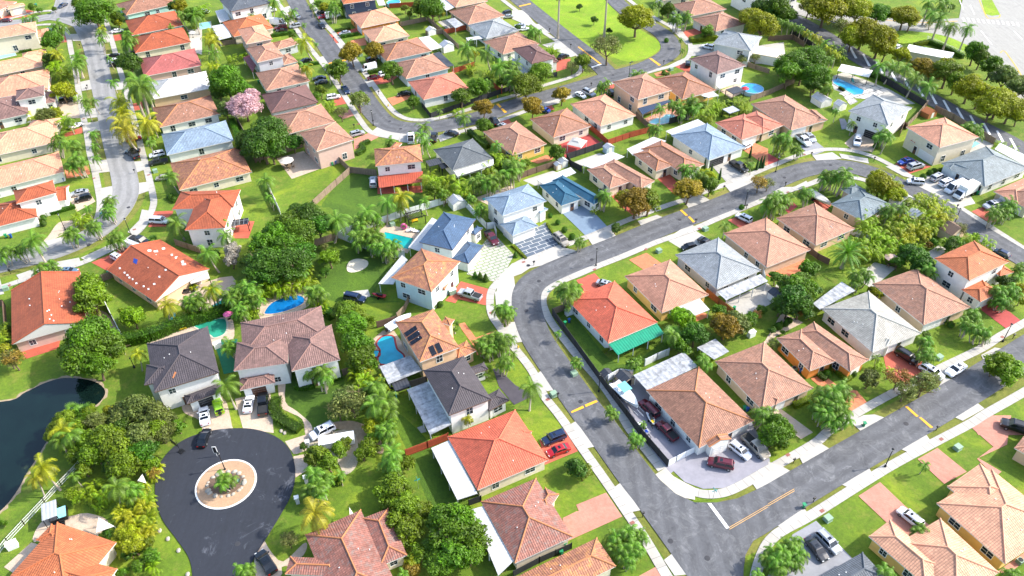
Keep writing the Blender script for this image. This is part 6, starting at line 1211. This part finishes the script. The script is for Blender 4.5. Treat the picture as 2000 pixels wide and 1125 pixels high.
for a in [('b2 605,712 860,815 1000,860 1090,850', 'white', 1.9, 'white vinyl fence at the teal pool, facing the open lawn'), ('b2 605,705 715,665 800,650 1060,560 1415,450', 'white', 1.9, 'long white fence behind the teal pool and black pergola'), ('b2 1530,480 1690,650 1745,640 1760,700', 'white', 1.9, 'white fence between the slate blue and grey blue roofs'),
          ('b2 0,155 150,110 350,45', 'wood', 1.9, 'weathered wooden fence by the paved patio with umbrella'), ('b2 592,140 690,235 885,258', 'wood', 1.9, 'wooden fence from the pink house to the porch house'), ('b2 690,240 590,330 425,480', 'wood', 1.9, 'long diagonal wooden fence across the green lawns'), ('b2 430,775 600,720', 'wood', 1.9, 'short wooden fence beside the big dark trees'),
          ('b2 80,320 130,430 180,540', 'white', 1.8, 'narrow white fence line on the left lawn by the palm'), ('c2 1035,278 1090,220 1130,130', 'wood', 1.8, 'grey wooden fence beside the pale blue two storey house'), ('c2 890,340 1030,300', 'brown', 1.8, 'dark fence by the brick edged pool'), ('c2 975,830 1120,780 1255,740', 'black', 1.8, 'dark fence between the two stained patio roofs'),
          ('d2 1100,250 1260,190 1410,130', 'redwood', 1.9, 'red brown wooden fence beside the coral orange roofed house'), ('d1 0,955 60,880 180,750 330,590 450,460 520,390 600,300', 'metal', 1.2, 'white metal railing along the pond bank'), ('c3 297,250 640,725 940,1125 d3 1138,325', 'black', 1.9, 'long black fence along the pavement by the coral roofed house'),
          ('d3 1142,322 1200,290 1345,215', 'white', 1.6, 'white gate fence closing the boat yard'), ('c3 295,245 410,200', 'wood', 1.8, 'short wooden fence behind the bins and white locker'), ('c3 700,735 780,690 880,700', 'white', 1.9, 'white fence behind the small brown shed'), ('c3 970,620 1060,575 1145,540', 'white', 1.9, 'white panel fence below the green awning'),
          ('c3 1420,95 1510,170 1610,250', 'orange', 1.8, 'orange brown fence beside the concrete rear patio'), ('a2 1217,785 1280,865 1500,790 1700,720 1900,650', 'black', 1.6, 'black fence along the street by the salmon roofed house'), ('a3 -20,680 150,600 330,560', 'black', 1.6, 'black corner fence under the street trees'),
          ('a3 560,940 700,1065 860,1010 1010,970', 'redwood', 1.8, 'red brown fence round the small lawn behind the pinkish roofed house'), ('a3 905,860 950,900 995,940', 'brown', 1.8, 'brown fence beside the flagstone pool patio'), ('a3 1150,910 1220,890 1330,850', 'black', 1.9, 'dark fence between the pool and light blue roof'), ('a3 1700,480 1780,510 1880,540', 'wood', 1.6, 'wooden fence below the white terrace at the top'),
          ('a3 1740,745 1880,695 a4 190,610', 'wood', 1.8, 'wooden fence behind the big shed lawn'), ('a4 735,545 860,615 1000,700 1150,790', 'black', 2.0, 'black fence behind the hedge by the hatched lane'), ('a4 1160,775 1090,860 1010,940', 'wood', 1.8, 'pale wooden fence between pool garden and peach house'), ('a4 1215,815 1350,880 1500,970 1650,1060', 'wood', 1.9, 'wooden fence along the lower hatched lane'),
          ('a4 0,300 180,292 260,345', 'brown', 1.8, 'brown fence below the palm row at the top'), ('a4 160,245 250,300 380,390', 'black', 1.8, 'dark fence under the palm row'), ('b3 665,50 400,140 430,190 510,230', 'black', 1.9, 'black fence around the red patio with gazebo'), ('b3 45,285 180,235 330,185', 'brown', 1.8, 'brown fence behind the concrete slab yard'),
          ('a2 1060,195 1250,155', 'wood', 1.7, 'grey wooden fence behind the pale peach roofed house'), ('a2 1255,150 1370,250 1485,360', 'wood', 1.7, 'grey fence running between the back lawns'), ('a2 1245,260 1370,248', 'wood', 1.7, 'short grey fence beside the white shed'), ('a2 1380,250 1560,215', 'redwood', 1.7, 'brown red fence beside the canopy lawn'), ('a2 1440,540 1600,490', 'redwood', 1.7, 'rust coloured fence behind the light blue walled house'),
          ('a2 980,60 1160,50', 'redwood', 1.8, 'red fence behind the round pool at the top'), ('b4 285,815 360,870 440,910', 'brown', 1.7, 'brown fence between the tan house and date palm'), ('b4 600,680 740,750', 'white', 1.8, 'white fence under the palm thicket'), ('c4 -60,-140 -30,10', 'white', 1.8, 'white fence beside the small shed yard'), ('c1 778,175 830,280 890,395', 'white', 1.5, 'thin white fence between the pond side lawns'),
          ('b1 1290,765 1380,795 1470,825', 'wood', 1.8, 'wooden fence beside the two storey orange house'), ('b1 760,1030 860,990', 'wood', 1.8, 'wooden gate fence by the patched orange roof'), ('c2 640,690 700,665', 'wood', 1.7, 'short wooden fence right of the mauve roofed house'), ('a4 1160,300 1430,420', 'metal', 1.8, 'mesh fence round the utility plot'), ('c1 0,180 40,180 60,420', 'brown', 1.8, 'brown fence left of the pink gabled house'),
          ('d3 10,1130 200,1030 435,925', 'black', 1.6, 'black slat fence between the two mottled roofs'), ('d2 1560,610 1650,580', 'black', 1.6, 'short dark fence by the mottled roofed house'), ('a2 1740,640 1800,690', 'redwood', 1.7, 'short red fence beside the black street fence'), ('a4 1010,950 990,930 960,1000', 'brown', 1.7, 'brown fence left of the big peach house'), ('a1 1740,890 1800,1000 ', 'wood', 1.7, 'wooden fence right of the light blue roofed house'), ('a1 1590,340 1740,320', 'wood', 1.7, 'wooden fence behind the red roofed house'), ('b4 1240,680 1330,740', 'brown', 1.8, 'brown fence by the small brown shed roof')]:
    fence(*a)
# simple built things
def gable_shed(s, w, d, h, wall, roof, label, rz=.5, nm='garden_shed', door='garage_white'):
    p = GP(s)[0]; t = thing(nm, label, 'shed', (p.x, p.y, 0), rz); m = MB(); m.box(-w, w, -d, d, 0, h); 
    for y in (-d, d): m.face([(-w, y, h), (w, y, h), (0, y, h+w*.5)])
    m.obj('wall', wall, t); m = MB()
    for sg in (-1, 1):
        a = [(sg*(w+.12), -d-.12, h-.06), (sg*(w+.12), d+.12, h-.06), (0, d+.12, h+w*.5+.04), (0, -d-.12, h+w*.5+.04)]; m.face(a, [(0, 0), (2*d, 0), (2*d, w), (0, w)]); m.face([(x, y, z-.05) for x, y, z in a])
    m.obj('roof', roof, t); m = MB(); m.box(-.5, .5, -d-.03, -d, 0, min(1.8, h)); m.obj('door', door, t)
for a in [('c3 825,740', 1.3, 1.2, 1.7, 'w_tan', 'sheet:dark', 'small tan shed with dark roof in the boat yard', .55, 'garden_shed', 'black'), ('c3 690,700', 1.0, .7, 1.2, 'w_grey', 'sheet:dark', 'dark grey storage shed inside the black street fence'), ('b2 1470,480', 1.6, 1.5, 1.9, 'w_white', 'sheet:grey', 'white shed with grey roof in the pool garden corner'),
          ('a2 1285,250', 1.5, 1.2, 1.7, 'w_white', 'sheet:white', 'white shed by the grey fences'), ('a2 1400,370', 1.9, 1.5, 2.2, 'w_white', 'sheet:grey', 'white outbuilding with pale arched roof behind the aqua walled house'), ('a3 705,1115', 1.2, .9, 1.8, 'w_blue', 'sheet:grey', 'blue grey metal shed by the red patio'), ('b3 372,185', 1.0, .9, 1.8, 'w_grey', 'sheet:grey', 'pale grey shed by the brown fence'),
          ('a4 385,760', 1.9, 2.2, 1.9, 'w_white', 'sheet:white', 'white storage tent shed under the thick tree', .4), ('a4 520,800', 1.5, 1.1, 1.9, 'w_white', 'sheet:grey', 'white shed with grey brown roof beside pale steps'), ('a4 1170,850', 1.7, 1.3, 1.6, 'copper', 'fence:orange', 'orange brown wooden shed on the lawn by the lane'), ('b4 1330,700', 2.4, 1.6, 2.2, 'w_tan', 'fence:brown', 'brown roofed shed in the palm thicket'),
          ('b4 960,470', 2.4, 1.4, 2.1, 'w_white', 'sheet:white', 'white roofed outbuilding behind the sage grey roof'), ('b4 1065,590', 2.0, 1.3, 2.2, 'w_tan', 'sheet:grey', 'grey hut roof amid the palm thicket'), ('c4 55,130', 1.3, 1.2, 1.8, 'w_white', 'sheet:dark', 'small white shed with brown roof beside the dark tree'), ('b3 335,205', .8, .7, 1.5, 'w_tan', 'sheet:grey', 'small beige locker by the brown fence')]: gable_shed(*a)
# utility block at the top right
p = GP('a4 1165,440')[0]; t = thing('utility_building', 'low white flat roofed utility building inside the hedged plot', 'building', (p.x, p.y, 0), -.55); m = MB(); m.box(-6.5, 6.5, -2.6, 2.6, 0, 2.6); m.obj('wall', 'w_cream', t); m = MB(); m.box(-6.7, 6.7, -2.8, 2.8, 2.6, 2.8); m.obj('roof', 'w_white', t)
for s, w, d, h, l in (('f 1495,118', 9, 6, 5.5, 'flat roofed white terrace building beside the pale grey house'), ('f 1500,5', 16, 5, 6, 'long white building at the top edge'), ('f 1560,-8', 8, 5, 6, 'white walled block at the top edge behind the trees')):
    p = GP(s)[0]; t = thing('flat_building', l, 'building', (p.x, p.y, 0), -.5); m = MB(); m.box(-w/2, w/2, -d/2, d/2, 0, h*.5); m.obj('wall', 'w_white', t); m = MB(); m.box(-w/2-.1, w/2+.1, -d/2-.1, d/2+.1, h*.5, h*.5+.2); m.obj('roof', 'w_cream', t)
def pergola(s, w, d, h, roofm, postm, label, rz, slats=False, cat='pergola', nm='pergola'):
    p = GP(s)[0]; t = thing(nm, label, cat, (p.x, p.y, 0), rz); m = MB()
    for x in (-w, 0, w) if w > 2.5 else (-w, w):
        for y in (-d, d): m.box(x*.94-.08, x*.94+.08, y*.94-.08, y*.94+.08, 0, h)
    m.obj('posts', postm, t); m = MB()
    if slats:
        for k in range(int(w*2/.35)): x = -w+k*.35; m.box(x, x+.14, -d, d, h, h+.12)
        for y in (-d, d): m.box(-w, w, y-.06, y+.06, h-.15, h)
    else: m.box(-w, w, -d, d, h, h+.16)
    m.obj('roof', roofm, t); return t
pergola('a4 620,580', 4.6, 2.6, 2.7, 'w_white', 'dark_metal', 'pool pavilion with flat white roof and dark posts', -.55); pergola('b2 1170,600', 2.2, 1.4, 2.4, 'black', 'black', 'black slatted pergola on the lawn behind the teal pool', .42, True)
pergola('a3 1595,860', 1.9, 1.5, 2.3, 'sheet:grey', 'dark_metal', 'grey roofed gazebo behind the mauve pink roofed house', .5); pergola('a3 1625,715', 2.2, 1.7, 2.3, 'sheet:dark', 'dark_metal', 'dark roofed gazebo by the round pool', .5); pergola('b2 1310,215', 1.8, 1.5, 2.3, 'sheet:dark', 'dark_metal', 'dark canopy left of the dark grey roof', .4)
pergola('b2 1395,235', 1.6, 1.3, 2.2, 'black', 'dark_metal', 'black canopy on the patio in front of the dark grey roof', .4); pergola('b1 1480,1060', 2.0, 1.4, 2.2, 'canvas_white', 'dark_metal', 'white canvas canopy behind the patched orange roof', .45); pergola('c2 1070,810', 1.5, 1.2, 2.1, 'sheet:dark', 'sign_teal', 'turquoise framed canopy under the stained patio roof', .4)
pergola('a2 1610,330', 3, 1.2, 2.3, 'sheet:white', 'trim', 'white lean to canopy near the brown roofed white house', .3); pergola('b1 1770,650', 2.0, 1.2, 2.1, 'pv:l', 'dark_metal', 'solar panel rack beside the two storey orange house', .2)
def gazebo(s, r, label, rz=.5):
    p = GP(s)[0]; t = thing('gazebo', label, 'gazebo', (p.x, p.y, 0), rz); m = MB(); m.lathe([(r*1.414, 2.2), (r*.5, 3.0)], 4); m.lathe([(r*.62, 3.05), (0, 3.5)], 4); m.obj('canopy', 'canvas_white', t); m = MB()
    for k in range(4): a = PI/2*k; x, y = r*1.3*math.cos(a), r*1.3*math.sin(a); m.box(x-.06, x+.06, y-.06, y+.06, 0, 2.2)
    m.obj('posts', 'trim', t)
gazebo('b3 475,65', 2.1, 'white double roof gazebo on the red patio', .3)
def parasol(s, r, mat, label, h=2.4, furn=True):
    p = GP(s)[0]; t = thing('parasol', label, 'parasol', (p.x, p.y, 0)); m = MB(); m.lathe([(r, h-.45), (r*.55, h-.12), (0, h+.1)], 8); m.obj('canopy', mat, t); m = MB(); m.tube([(0, 0, 0), (0, 0, h)], [.04, .04], 6); m.lathe([(.3, 0), (.3, .1), (0, .1)], 10); m.obj('pole', 'dark_metal', t)
    if furn:
        q = thing('patio_table', 'round patio table under the '+label, 'table', (p.x+.35, p.y-.3, 0)); m = MB(); m.lathe([(.7, .7), (.7, .76), (0, .76)], 14); m.obj('tabletop', 'bark', q); m = MB(); m.tube([(0, 0, 0), (0, 0, .7)], [.06, .06], 6); m.obj('leg', 'dark_metal', q)
        for k in range(5):
            a = k*1.256; c = thing('patio_chair', '', 'chair', (p.x+.35+1.15*math.cos(a), p.y-.3+1.15*math.sin(a), 0), a-PI/2); c['base'] = 'brown patio chair'; c['group'] = 'patio chairs'; m = MB(); m.box(-.24, .24, -.24, .24, .4, .46); m.obj('seat', 'bark', c); m = MB(); m.box(-.24, .24, .2, .26, .46, .95); m.obj('backrest', 'bark', c); m = MB(); [m.box(x-.02, x+.02, y-.02, y+.02, 0, .4) for x in (-.22, .22) for y in (-.22, .22)]; m.obj('legs', 'dark_metal', c)
parasol('b2 235,195', 1.9, 'canvas_white', 'large white patio umbrella', 2.6); parasol('a3 1700,690', 1.2, 'red_cloth', 'red parasol beside the round pool', 2.3, False); parasol('b4 885,905', 1.5, 'w_pink', 'pale pink parasol on the pale yard', 2.4); parasol('a1 1415,275', 1.2, 'canvas_white', 'small white umbrella by the orange roofed house', 2.2, False); parasol('c1 1680,275', 1.0, 'rose', 'magenta parasol by the murky pool', 1.9, False)
# lamps
def street_lamp(s, label, h=4.7, arm=0):
    p = GP(s)[0]; t = thing('street_lamp', label, 'street lamp', (p.x, p.y, 0)); m = MB(); m.lathe([(.22, 0), (.2, .35), (.09, .5), (.065, h-.5), (.09, h-.48), (.05, h-.35)], 10); m.obj('pole', 'dark_metal', t); m = MB(); m.lathe([(.1, h-.36), (.2, h-.1), (.2, h-.05)], 8); m.obj('lamp_glass', 'lamp_glass', t); m = MB(); m.lathe([(.26, h-.06), (.2, h+.06), (.04, h+.16), (0, h+.24)], 8); m.obj('lamp_cap', 'dark_metal', t)
for s, l in (('b3 615,915', 'black lamp post beside the bend of the central road'), ('c3 635,805', 'black lamp post in front of the long black fence'), ('d4 857,325', 'black lamp post on the verge of the lower right road'), ('c4 1718,440', 'black lamp post beside the dark red driveway'), ('a3 857,565', 'black lamp post opposite the park lawn'), ('b1 480,655', 'black lamp post at the inner corner of the left bend'),
             ('b1 960,690', 'black lamp post beside the charcoal pickup on the left bend'), ('b4 1360,620', 'black lamp post near the palm thicket and right road'), ('b3 1705,480', 'black lamp post on the far verge of the central road'), ('d1 1650,350', 'black lamp post in the planted roundabout'), ('a2 860,920', 'black lamp post beside the second street bend'), ('c1 985,630', 'pale garden lamp on the lawn by the pond'), ('b4 55,230', 'black lamp post beside the upper right bend')):
    street_lamp(s, l, 2.6 if 'garden' in l else 4.7)
_b = MB(); _b.lathe([(.0, 0), (.24, 0), (.3, .9)], 4); _b.box(-.27, .27, -.3, .3, .88, .98)
BIN = {k: _b.mesh('bin_body', 'bin_'+k) for k in ('green', 'blue')}
_w2 = MB(); _w2.tube([(-.28, .28, .1), (.28, .28, .1)], [.1, .1], 8); BW = _w2.mesh('bin_wheels', 'rubber')
for k, S in (('green', 'd4 258,625 c4 700,1060 c3 388,320 c3 1625,210 b1 440,300 b1 48,710 b2 560,180 b4 1530,395 a1 270,45 d3 385,905 d3 360,965 b3 1310,985 b1 800,980 c3 1700,940 a2 20,610'), ('blue', 'c3 418,300 b1 470,295 b1 85,710 b2 585,170 c4 235,665 a1 260,50 c2 470,640 b1 225,1075 c3 1720,950')):
    for p in GP(S): t = thing('wheelie_bin', '', 'bin', (p.x, p.y, .05), random.random()*6); t['base'] = k+' wheeled bin'; t['group'] = 'wheeled bins'; link('bin_body', BIN[k], t); link('bin_wheels', BW, t)
_m = MB(); _m.box(-.05, .05, -.05, .05, 0, 1.0); MP = _m.mesh('post', 'dark_metal'); _m = MB(); _m.box(-.22, .22, -.14, .14, 1.0, 1.25); _m.tube([(-.22, 0, 1.25), (.22, 0, 1.25)], [.14, .14], 8); MBX = _m.mesh('box', 'black')
for p in GP('b3 1345,605 d3 955,695 d4 330,585 d4 1230,60 d4 185,300 b3 160,915 b3 1550,360 b4 315,115 b4 775,150 b4 125,335 b4 1055,290 b4 1380,500 a3 275,235 a3 430,350 a3 580,635 a3 1110,470 a2 860,910 a2 900,695 a2 570,300 c3 335,850 b1 990,240 b1 80,975 a1 590,350 a1 645,650 a4 120,30 c4 1790,420 b3 1715,500 a2 720,940 a1 710,1040 a1 640,670'):
    t = thing('mailbox', '', 'mailbox', (p.x, p.y, .0), .5); t['base'] = 'black mailbox on the verge'; t['group'] = 'mailboxes'; link('post', MP, t); link('box', MBX, t)
_m = MB(); _m.box(-.55, .55, -.5, .5, 0, .75); _m.box(-.58, .58, -.53, .53, .75, .82); _m.box(-.6, .6, -.55, .55, 0, .06); UT = _m.mesh('utility_box', 'util_green')
for p in GP('b3 1075,815 c4 1250,565 d4 1385,195 a2 768,410 b1 1140,230 b1 445,40 c3 305,835 b3 1415,655 d4 435,715 a1 45,1040 a3 1165,515 b1 45,1090 b2 1000,620 c3 455,685 a3 870,870'):
    o = link('utility_box', UT); o.location = (p.x, p.y, .02); o.rotation_euler = (0, 0, .5); reg(o, '', 'utility box', 'green utility boxes', p); o['base'] = 'pale green utility cabinet'
_m = MB(); _m.lathe([(.16, 0), (.13, .1), (.13, .55), (.16, .58), (.1, .72), (0, .76)], 10); _m.tube([(-.22, 0, .42), (.22, 0, .42)], [.07, .07], 6); HYD = _m.mesh('fire_hydrant', 'hydrant')
for s in ('c3 45,490', 'a2 970,780', 'a2 1770,715'): p = GP(s)[0]; o = link('fire_hydrant', HYD); o.location = (p.x, p.y, 0); reg(o, '', 'hydrant', 'yellow hydrants', p); o['base'] = 'yellow fire hydrant'
def sign(s, label, txt, h=2.5):
    p = GP(s)[0]; t = thing('street_sign', label, 'street sign', (p.x, p.y, 0), .4); m = MB(); m.tube([(0, 0, 0), (0, 0, h)], [.035, .035], 6); m.obj('pole', 'stainless', t); m = MB(); m.box(-.5, .5, -.012, .012, h-.22, h); m.box(-.012, .012, -.5, .5, h+.02, h+.24); m.obj('sign_blade', 'sign_teal', t)
sign('d3 1470,565', 'teal street name sign at the lower junction', ''); sign('b1 770,590', 'teal street name sign on the left street island', ''); sign('c3 270,135', 'teal sign post at the bend by the coral roofed house', ''); sign('d2 1190,485', 'thin white sign post on the lawn by the white patio roof', '')
for s, l in (('d1 1590,235', 'small white framed board standing on the dark turning circle'),):
    p = GP('d1 1592,250')[0]; t = thing('sign_board', l, 'sign', (p.x, p.y, .03), 0); m = MB(); m.box(-.35, .35, -.04, .04, .9, 2.6); m.obj('frame', 'trim', t); m = MB(); m.box(-.25, .25, -.055, .055, 1.0, 2.5); m.obj('board', 'dark_metal', t); m = MB(); m.tube([(0, 0, 0), (0, 0, .9)], [.04, .04], 6); m.obj('post', 'trim', t)
# air conditioners stand beside the walls
for i, (root, walls) in enumerate(HW):
    h, c, u, v, a, b = walls[0]; n, t, d, L = (u, v, a, b) if i % 2 else (v, u, b, a)
    for sg in (1, -1):
        q = c+n*sg*(d+.75)+t*L*.35*(-1 if i % 3 else 1)
        if not inrect(q, [w[1:] for w in walls], .3):
            o = link('air_conditioner', ACM); o.location = (root.x+q.x, root.y+q.y, .05); o.rotation_euler = (0, 0, math.atan2(u.y, u.x)); reg(o, '', 'air conditioner', 'air conditioning units by the walls', Vector(o.location)); o['base'] = 'grey air conditioning unit'; break
# odds and ends
def lounger(s, rz, mat, label):
    p = GP(s)[0]; t = thing('sun_lounger', label, 'lounger', (p.x, p.y, .03), rz); m = MB(); m.box(-.9, .5, -.3, .3, .28, .36); m.obj('seat', mat, t); m = MB(); m.box(0, .7, -.3, .3, 0, .07, 0, Matrix.Translation((.5, 0, .3)) @ Matrix.Rotation(-.6, 4, 'Y')); m.obj('backrest', mat, t); m = MB(); [m.box(x-.03, x+.03, y-.03, y+.03, 0, .28) for x in (-.8, .45) for y in (-.25, .25)]; m.obj('legs', 'trim', t)
for s, l in (('b2 1130,665', 'white sun lounger left by the pink float'), ('b2 1170,670', 'white sun lounger nearest the slate blue roof'), ('c1 1270,270', 'lounger with blue seat beside the hedge'), ('c1 1460,30', 'teal lounger under the white canopy'), ('a4 620,600', 'lounger at the pavilion')): lounger(s, random.random()*3, 'plastic_white' if 'white' in l else 'sign_teal', l)
p = GP('b2 1085,650')[0]; t = thing('pool_float', 'pink inflatable pool float on the tan pool deck', 'pool float', (p.x, p.y, .1)); bm = bmesh.new()
m = MB(); m.tube([(math.cos(a*PI/6)*.6, 0, .8+math.sin(a*PI/6)*.6) for a in range(13)], [.26]*13, 8, cap=False); m.obj('ring', 'rose', t)
m = MB(); m.lathe([(.0, .0), (.3, .1), (.3, .5), (0, .7)], 8); m.obj('base', 'rose', t)
def hottub(s, rz):
    p = GP(s)[0]; t = thing('hot_tub', 'blue hot tub with grey folded cover beside the pond railing', 'hot tub', (p.x, p.y, 0), rz); m = MB(); m.box(-1.25, 1.25, -1.2, 1.2, 0, .9); m.obj('cabinet', 'dark_metal', t); m = MB(); m.box(-.1, 1.15, -1.1, 1.1, .9, .92); m.obj('water', 'water:pale', t); m = MB(); m.box(-1.35, -.1, -1.25, 1.25, .93, 1.1); m.obj('cover', 'sheet:dark', t)
    m = MB(); [m.box(-.7+.0, .7, -1.6-.3*k, -1.3-.3*k, 0, .6-.2*k) for k in range(3)]; q = m.obj('steps', 'black', t)
    o = thing('pool_canopy', 'grey and white awning over the hot tub', 'awning', (p.x, p.y, 0), rz); m = MB(); m.box(-1.9, .3, -1.7, 1.7, 2.3, 2.38); m.obj('roof', 'sheet:grey', o); m = MB(); [m.box(x-.05, x+.05, y-.05, y+.05, 0, 2.3) for x in (-1.8, .2) for y in (-1.6, 1.6)]; m.obj('posts', 'dark_metal', o)
hottub('d1 440,690', .45)
def sail(s, label):
    P = GP(s, 2.4); c = sum(P, Vector())/3; t = thing('shade_sail', label, 'shade sail', (c.x, c.y, 0)); m = MB(); A = [P[0]-c+Vector((0, 0, 2.6)), P[1]-c+Vector((0, 0, 2.2)), P[2]-c+Vector((0, 0, 2.9))]; m.face(A); m.face([a-Vector((0, 0, .03)) for a in reversed(A)]); m.obj('cloth', 'canvas_white', t); m = MB(); [m.tube([(a.x, a.y, 0), (a.x, a.y, a.z)], [.05, .05], 6) for a in A]; m.obj('posts', 'stainless', t)
sail('d1 725,700 835,755 710,820', 'white triangular shade sail behind the orange roofed pond house'); sail('d1 1045,385 1070,440 1015,440', 'small white shade cloth amid the trees by the turning circle'); sail('d2 685,628 720,675 690,690', 'small tan shade sail behind the large mottled roof')
for s, c1, l in (('c3 415,240', 'plastic_white', 'white storage locker by the coral roofed house'), ('c3 1750,400', 'plastic_white', 'white water tank box by the brown roof'), ('c1 1600,480', 'plastic_white', 'white machine box on the green turf strip'), ('d1 100,915', 'plastic_white', 'white garden box near the pond railing'), ('c2 1440,90', 'util_green', 'grey box near the front arch of the pale blue house')):
    p = GP(s)[0]; t = thing('storage_box', l, 'storage box', (p.x, p.y, 0), .5); m = MB(); m.box(-.75, .75, -.45, .45, 0, 1.25); m.obj('cabinet', c1, t); m = MB(); m.box(-.8, .8, -.5, .5, 1.25, 1.33); m.obj('lid', 'trim', t)
def mower_bench(s, label, rz=0.5, mat='bark'):
    p = GP(s)[0]; t = thing('garden_bench', label, 'bench', (p.x, p.y, .03), rz); m = MB(); m.box(-.75, .75, -.22, .22, .4, .46); m.obj('seat', mat, t); m = MB(); m.box(-.75, .75, .2, .26, .5, .95); m.obj('backrest', mat, t); [ (lambda q: q.obj('leg', mat, t))((lambda q: (q.box(x-.04, x+.04, -.2, .2, 0, .4), q)[1])(MB())) for x in (-.65, .65)]
mower_bench('a2 150,1010', 'wooden bench in the shade behind the pink house'); mower_bench('c1 930,482', 'dark bench below the long hedge'); mower_bench('b2 1165,595', 'yellow bench swing under the black pergola', .42, 'playset_yellow'); mower_bench('b1 1280,1060', 'dark bench under the gable of the patched roof')
p = GP('c1 1335,350')[0]; t = thing('pool_slide', 'yellow bench float at the murky pool edge', 'pool toy', (p.x, p.y, .13), .35); m = MB(); m.box(-.9, .9, -.25, .25, 0, .35); m.obj('body', 'playset_yellow', t); m = MB(); m.box(-.9, .9, .25, .32, 0, .55); m.obj('rim', 'playset_yellow', t)
# basketball hoop at the turning circle
p = GP('d1 1325,220')[0]; t = thing('basketball_hoop', 'black portable basketball hoop at the edge of the turning circle', 'basketball hoop', (p.x, p.y, 0), -.6); m = MB(); m.tube([(0, 0, 0), (0, 0, 3.0)], [.05, .05], 6); m.obj('pole', 'dark_metal', t); m = MB(); m.box(-.8, .8, -.5, -.45, 2.6, 3.6); m.obj('backboard', 'dark_metal', t); m = MB(); m.box(-.5, .5, -.3, .6, 0, .2); m.obj('base', 'black', t); m = MB(); m.tube([(.23*math.cos(a*PI/6), -.75+.23*math.sin(a*PI/6), 2.9) for a in range(13)], [.02]*13, 5, cap=False); m.obj('hoop', 'copper', t)
for i, s in enumerate(('d2 385,180', 'd2 372,440', 'd2 308,590')):
    p = GP(s)[0]; t = thing('gate_pillar', ['white capped gate pillar nearest the driveway', 'white capped gate pillar between the lawn palms', 'white capped gate pillar beside the golden palm'][i], 'pillar', (p.x, p.y, 0), .3); m = MB(); m.box(-.28, .28, -.28, .28, 0, 1.5); m.obj('shaft', 'w_grey', t); m = MB(); m.box(-.38, .38, -.38, .38, 1.5, 1.62); m.obj('cap', 'trim', t)
# ------------------------------------------------------------------ labels that single things out
import re
def words(s): return len(s.split())
def auto_labels():
    groups = {}
    for o, at in THINGS:
        if o.get('label'): continue
        p = Vector(o.location); rel, nick = near_house(p); b = o['base']
        if o['category'] == 'air conditioner': lab = f'{b} {rel} the {nick}'
        else: lab = f'{b} {rel} the {nick}'
        groups.setdefault(lab, []).append((o, PX((p.x, p.y, 0))))
    for lab, L in groups.items():
        if len(L) == 1: L[0][0]['label'] = trim(lab); continue
        xs = [x[1][0] for x in L]; ys = [x[1][1] for x in L]; horiz = (max(xs)-min(xs)) >= (max(ys)-min(ys))
        L.sort(key=lambda x: x[1][0] if horiz else x[1][1]); n = len(L)
        A = ('leftmost', 'rightmost', 'from left') if horiz else ('farthest', 'nearest', 'from the back')
        for i, (o, _) in enumerate(L):
            w = A[0] if i == 0 else A[1] if i == n-1 else ('middle' if n == 3 else ORD[i]+' '+A[2]+' of '+str(n))
            o['label'] = trim(lab, w)
ORD = ['first', 'second', 'third', 'fourth', 'fifth', 'sixth', 'seventh', 'eighth', 'ninth', 'tenth', 'eleventh', 'twelfth', 'thirteenth', 'fourteenth', 'fifteenth', 'sixteenth', 'seventeenth', 'eighteenth', 'nineteenth', 'twentieth']+['later']*20
def trim(lab, w=None):
    s = (w+' ' if w and 'of' not in w else '')+lab+(', '+w if w and 'of' in w else '')
    if words(s) > 16: s = re.sub(r' of \d+$', '', s)
    if words(s) > 16: s = s.replace(' brown hip roof', ' brown roof').replace(' and solar', '').replace(' by the street bend', '').replace(' with tall cargo', '')
    if words(s) > 16: s = s.replace(' the house with', ' house with').replace(' two storey', '').replace('bushy clump of ', '').replace('small slender ', 'slender ')
    return ' '.join(s.split()[:16])
auto_labels()
for o, at in THINGS:
    if 'base' in o.keys(): del o['base']
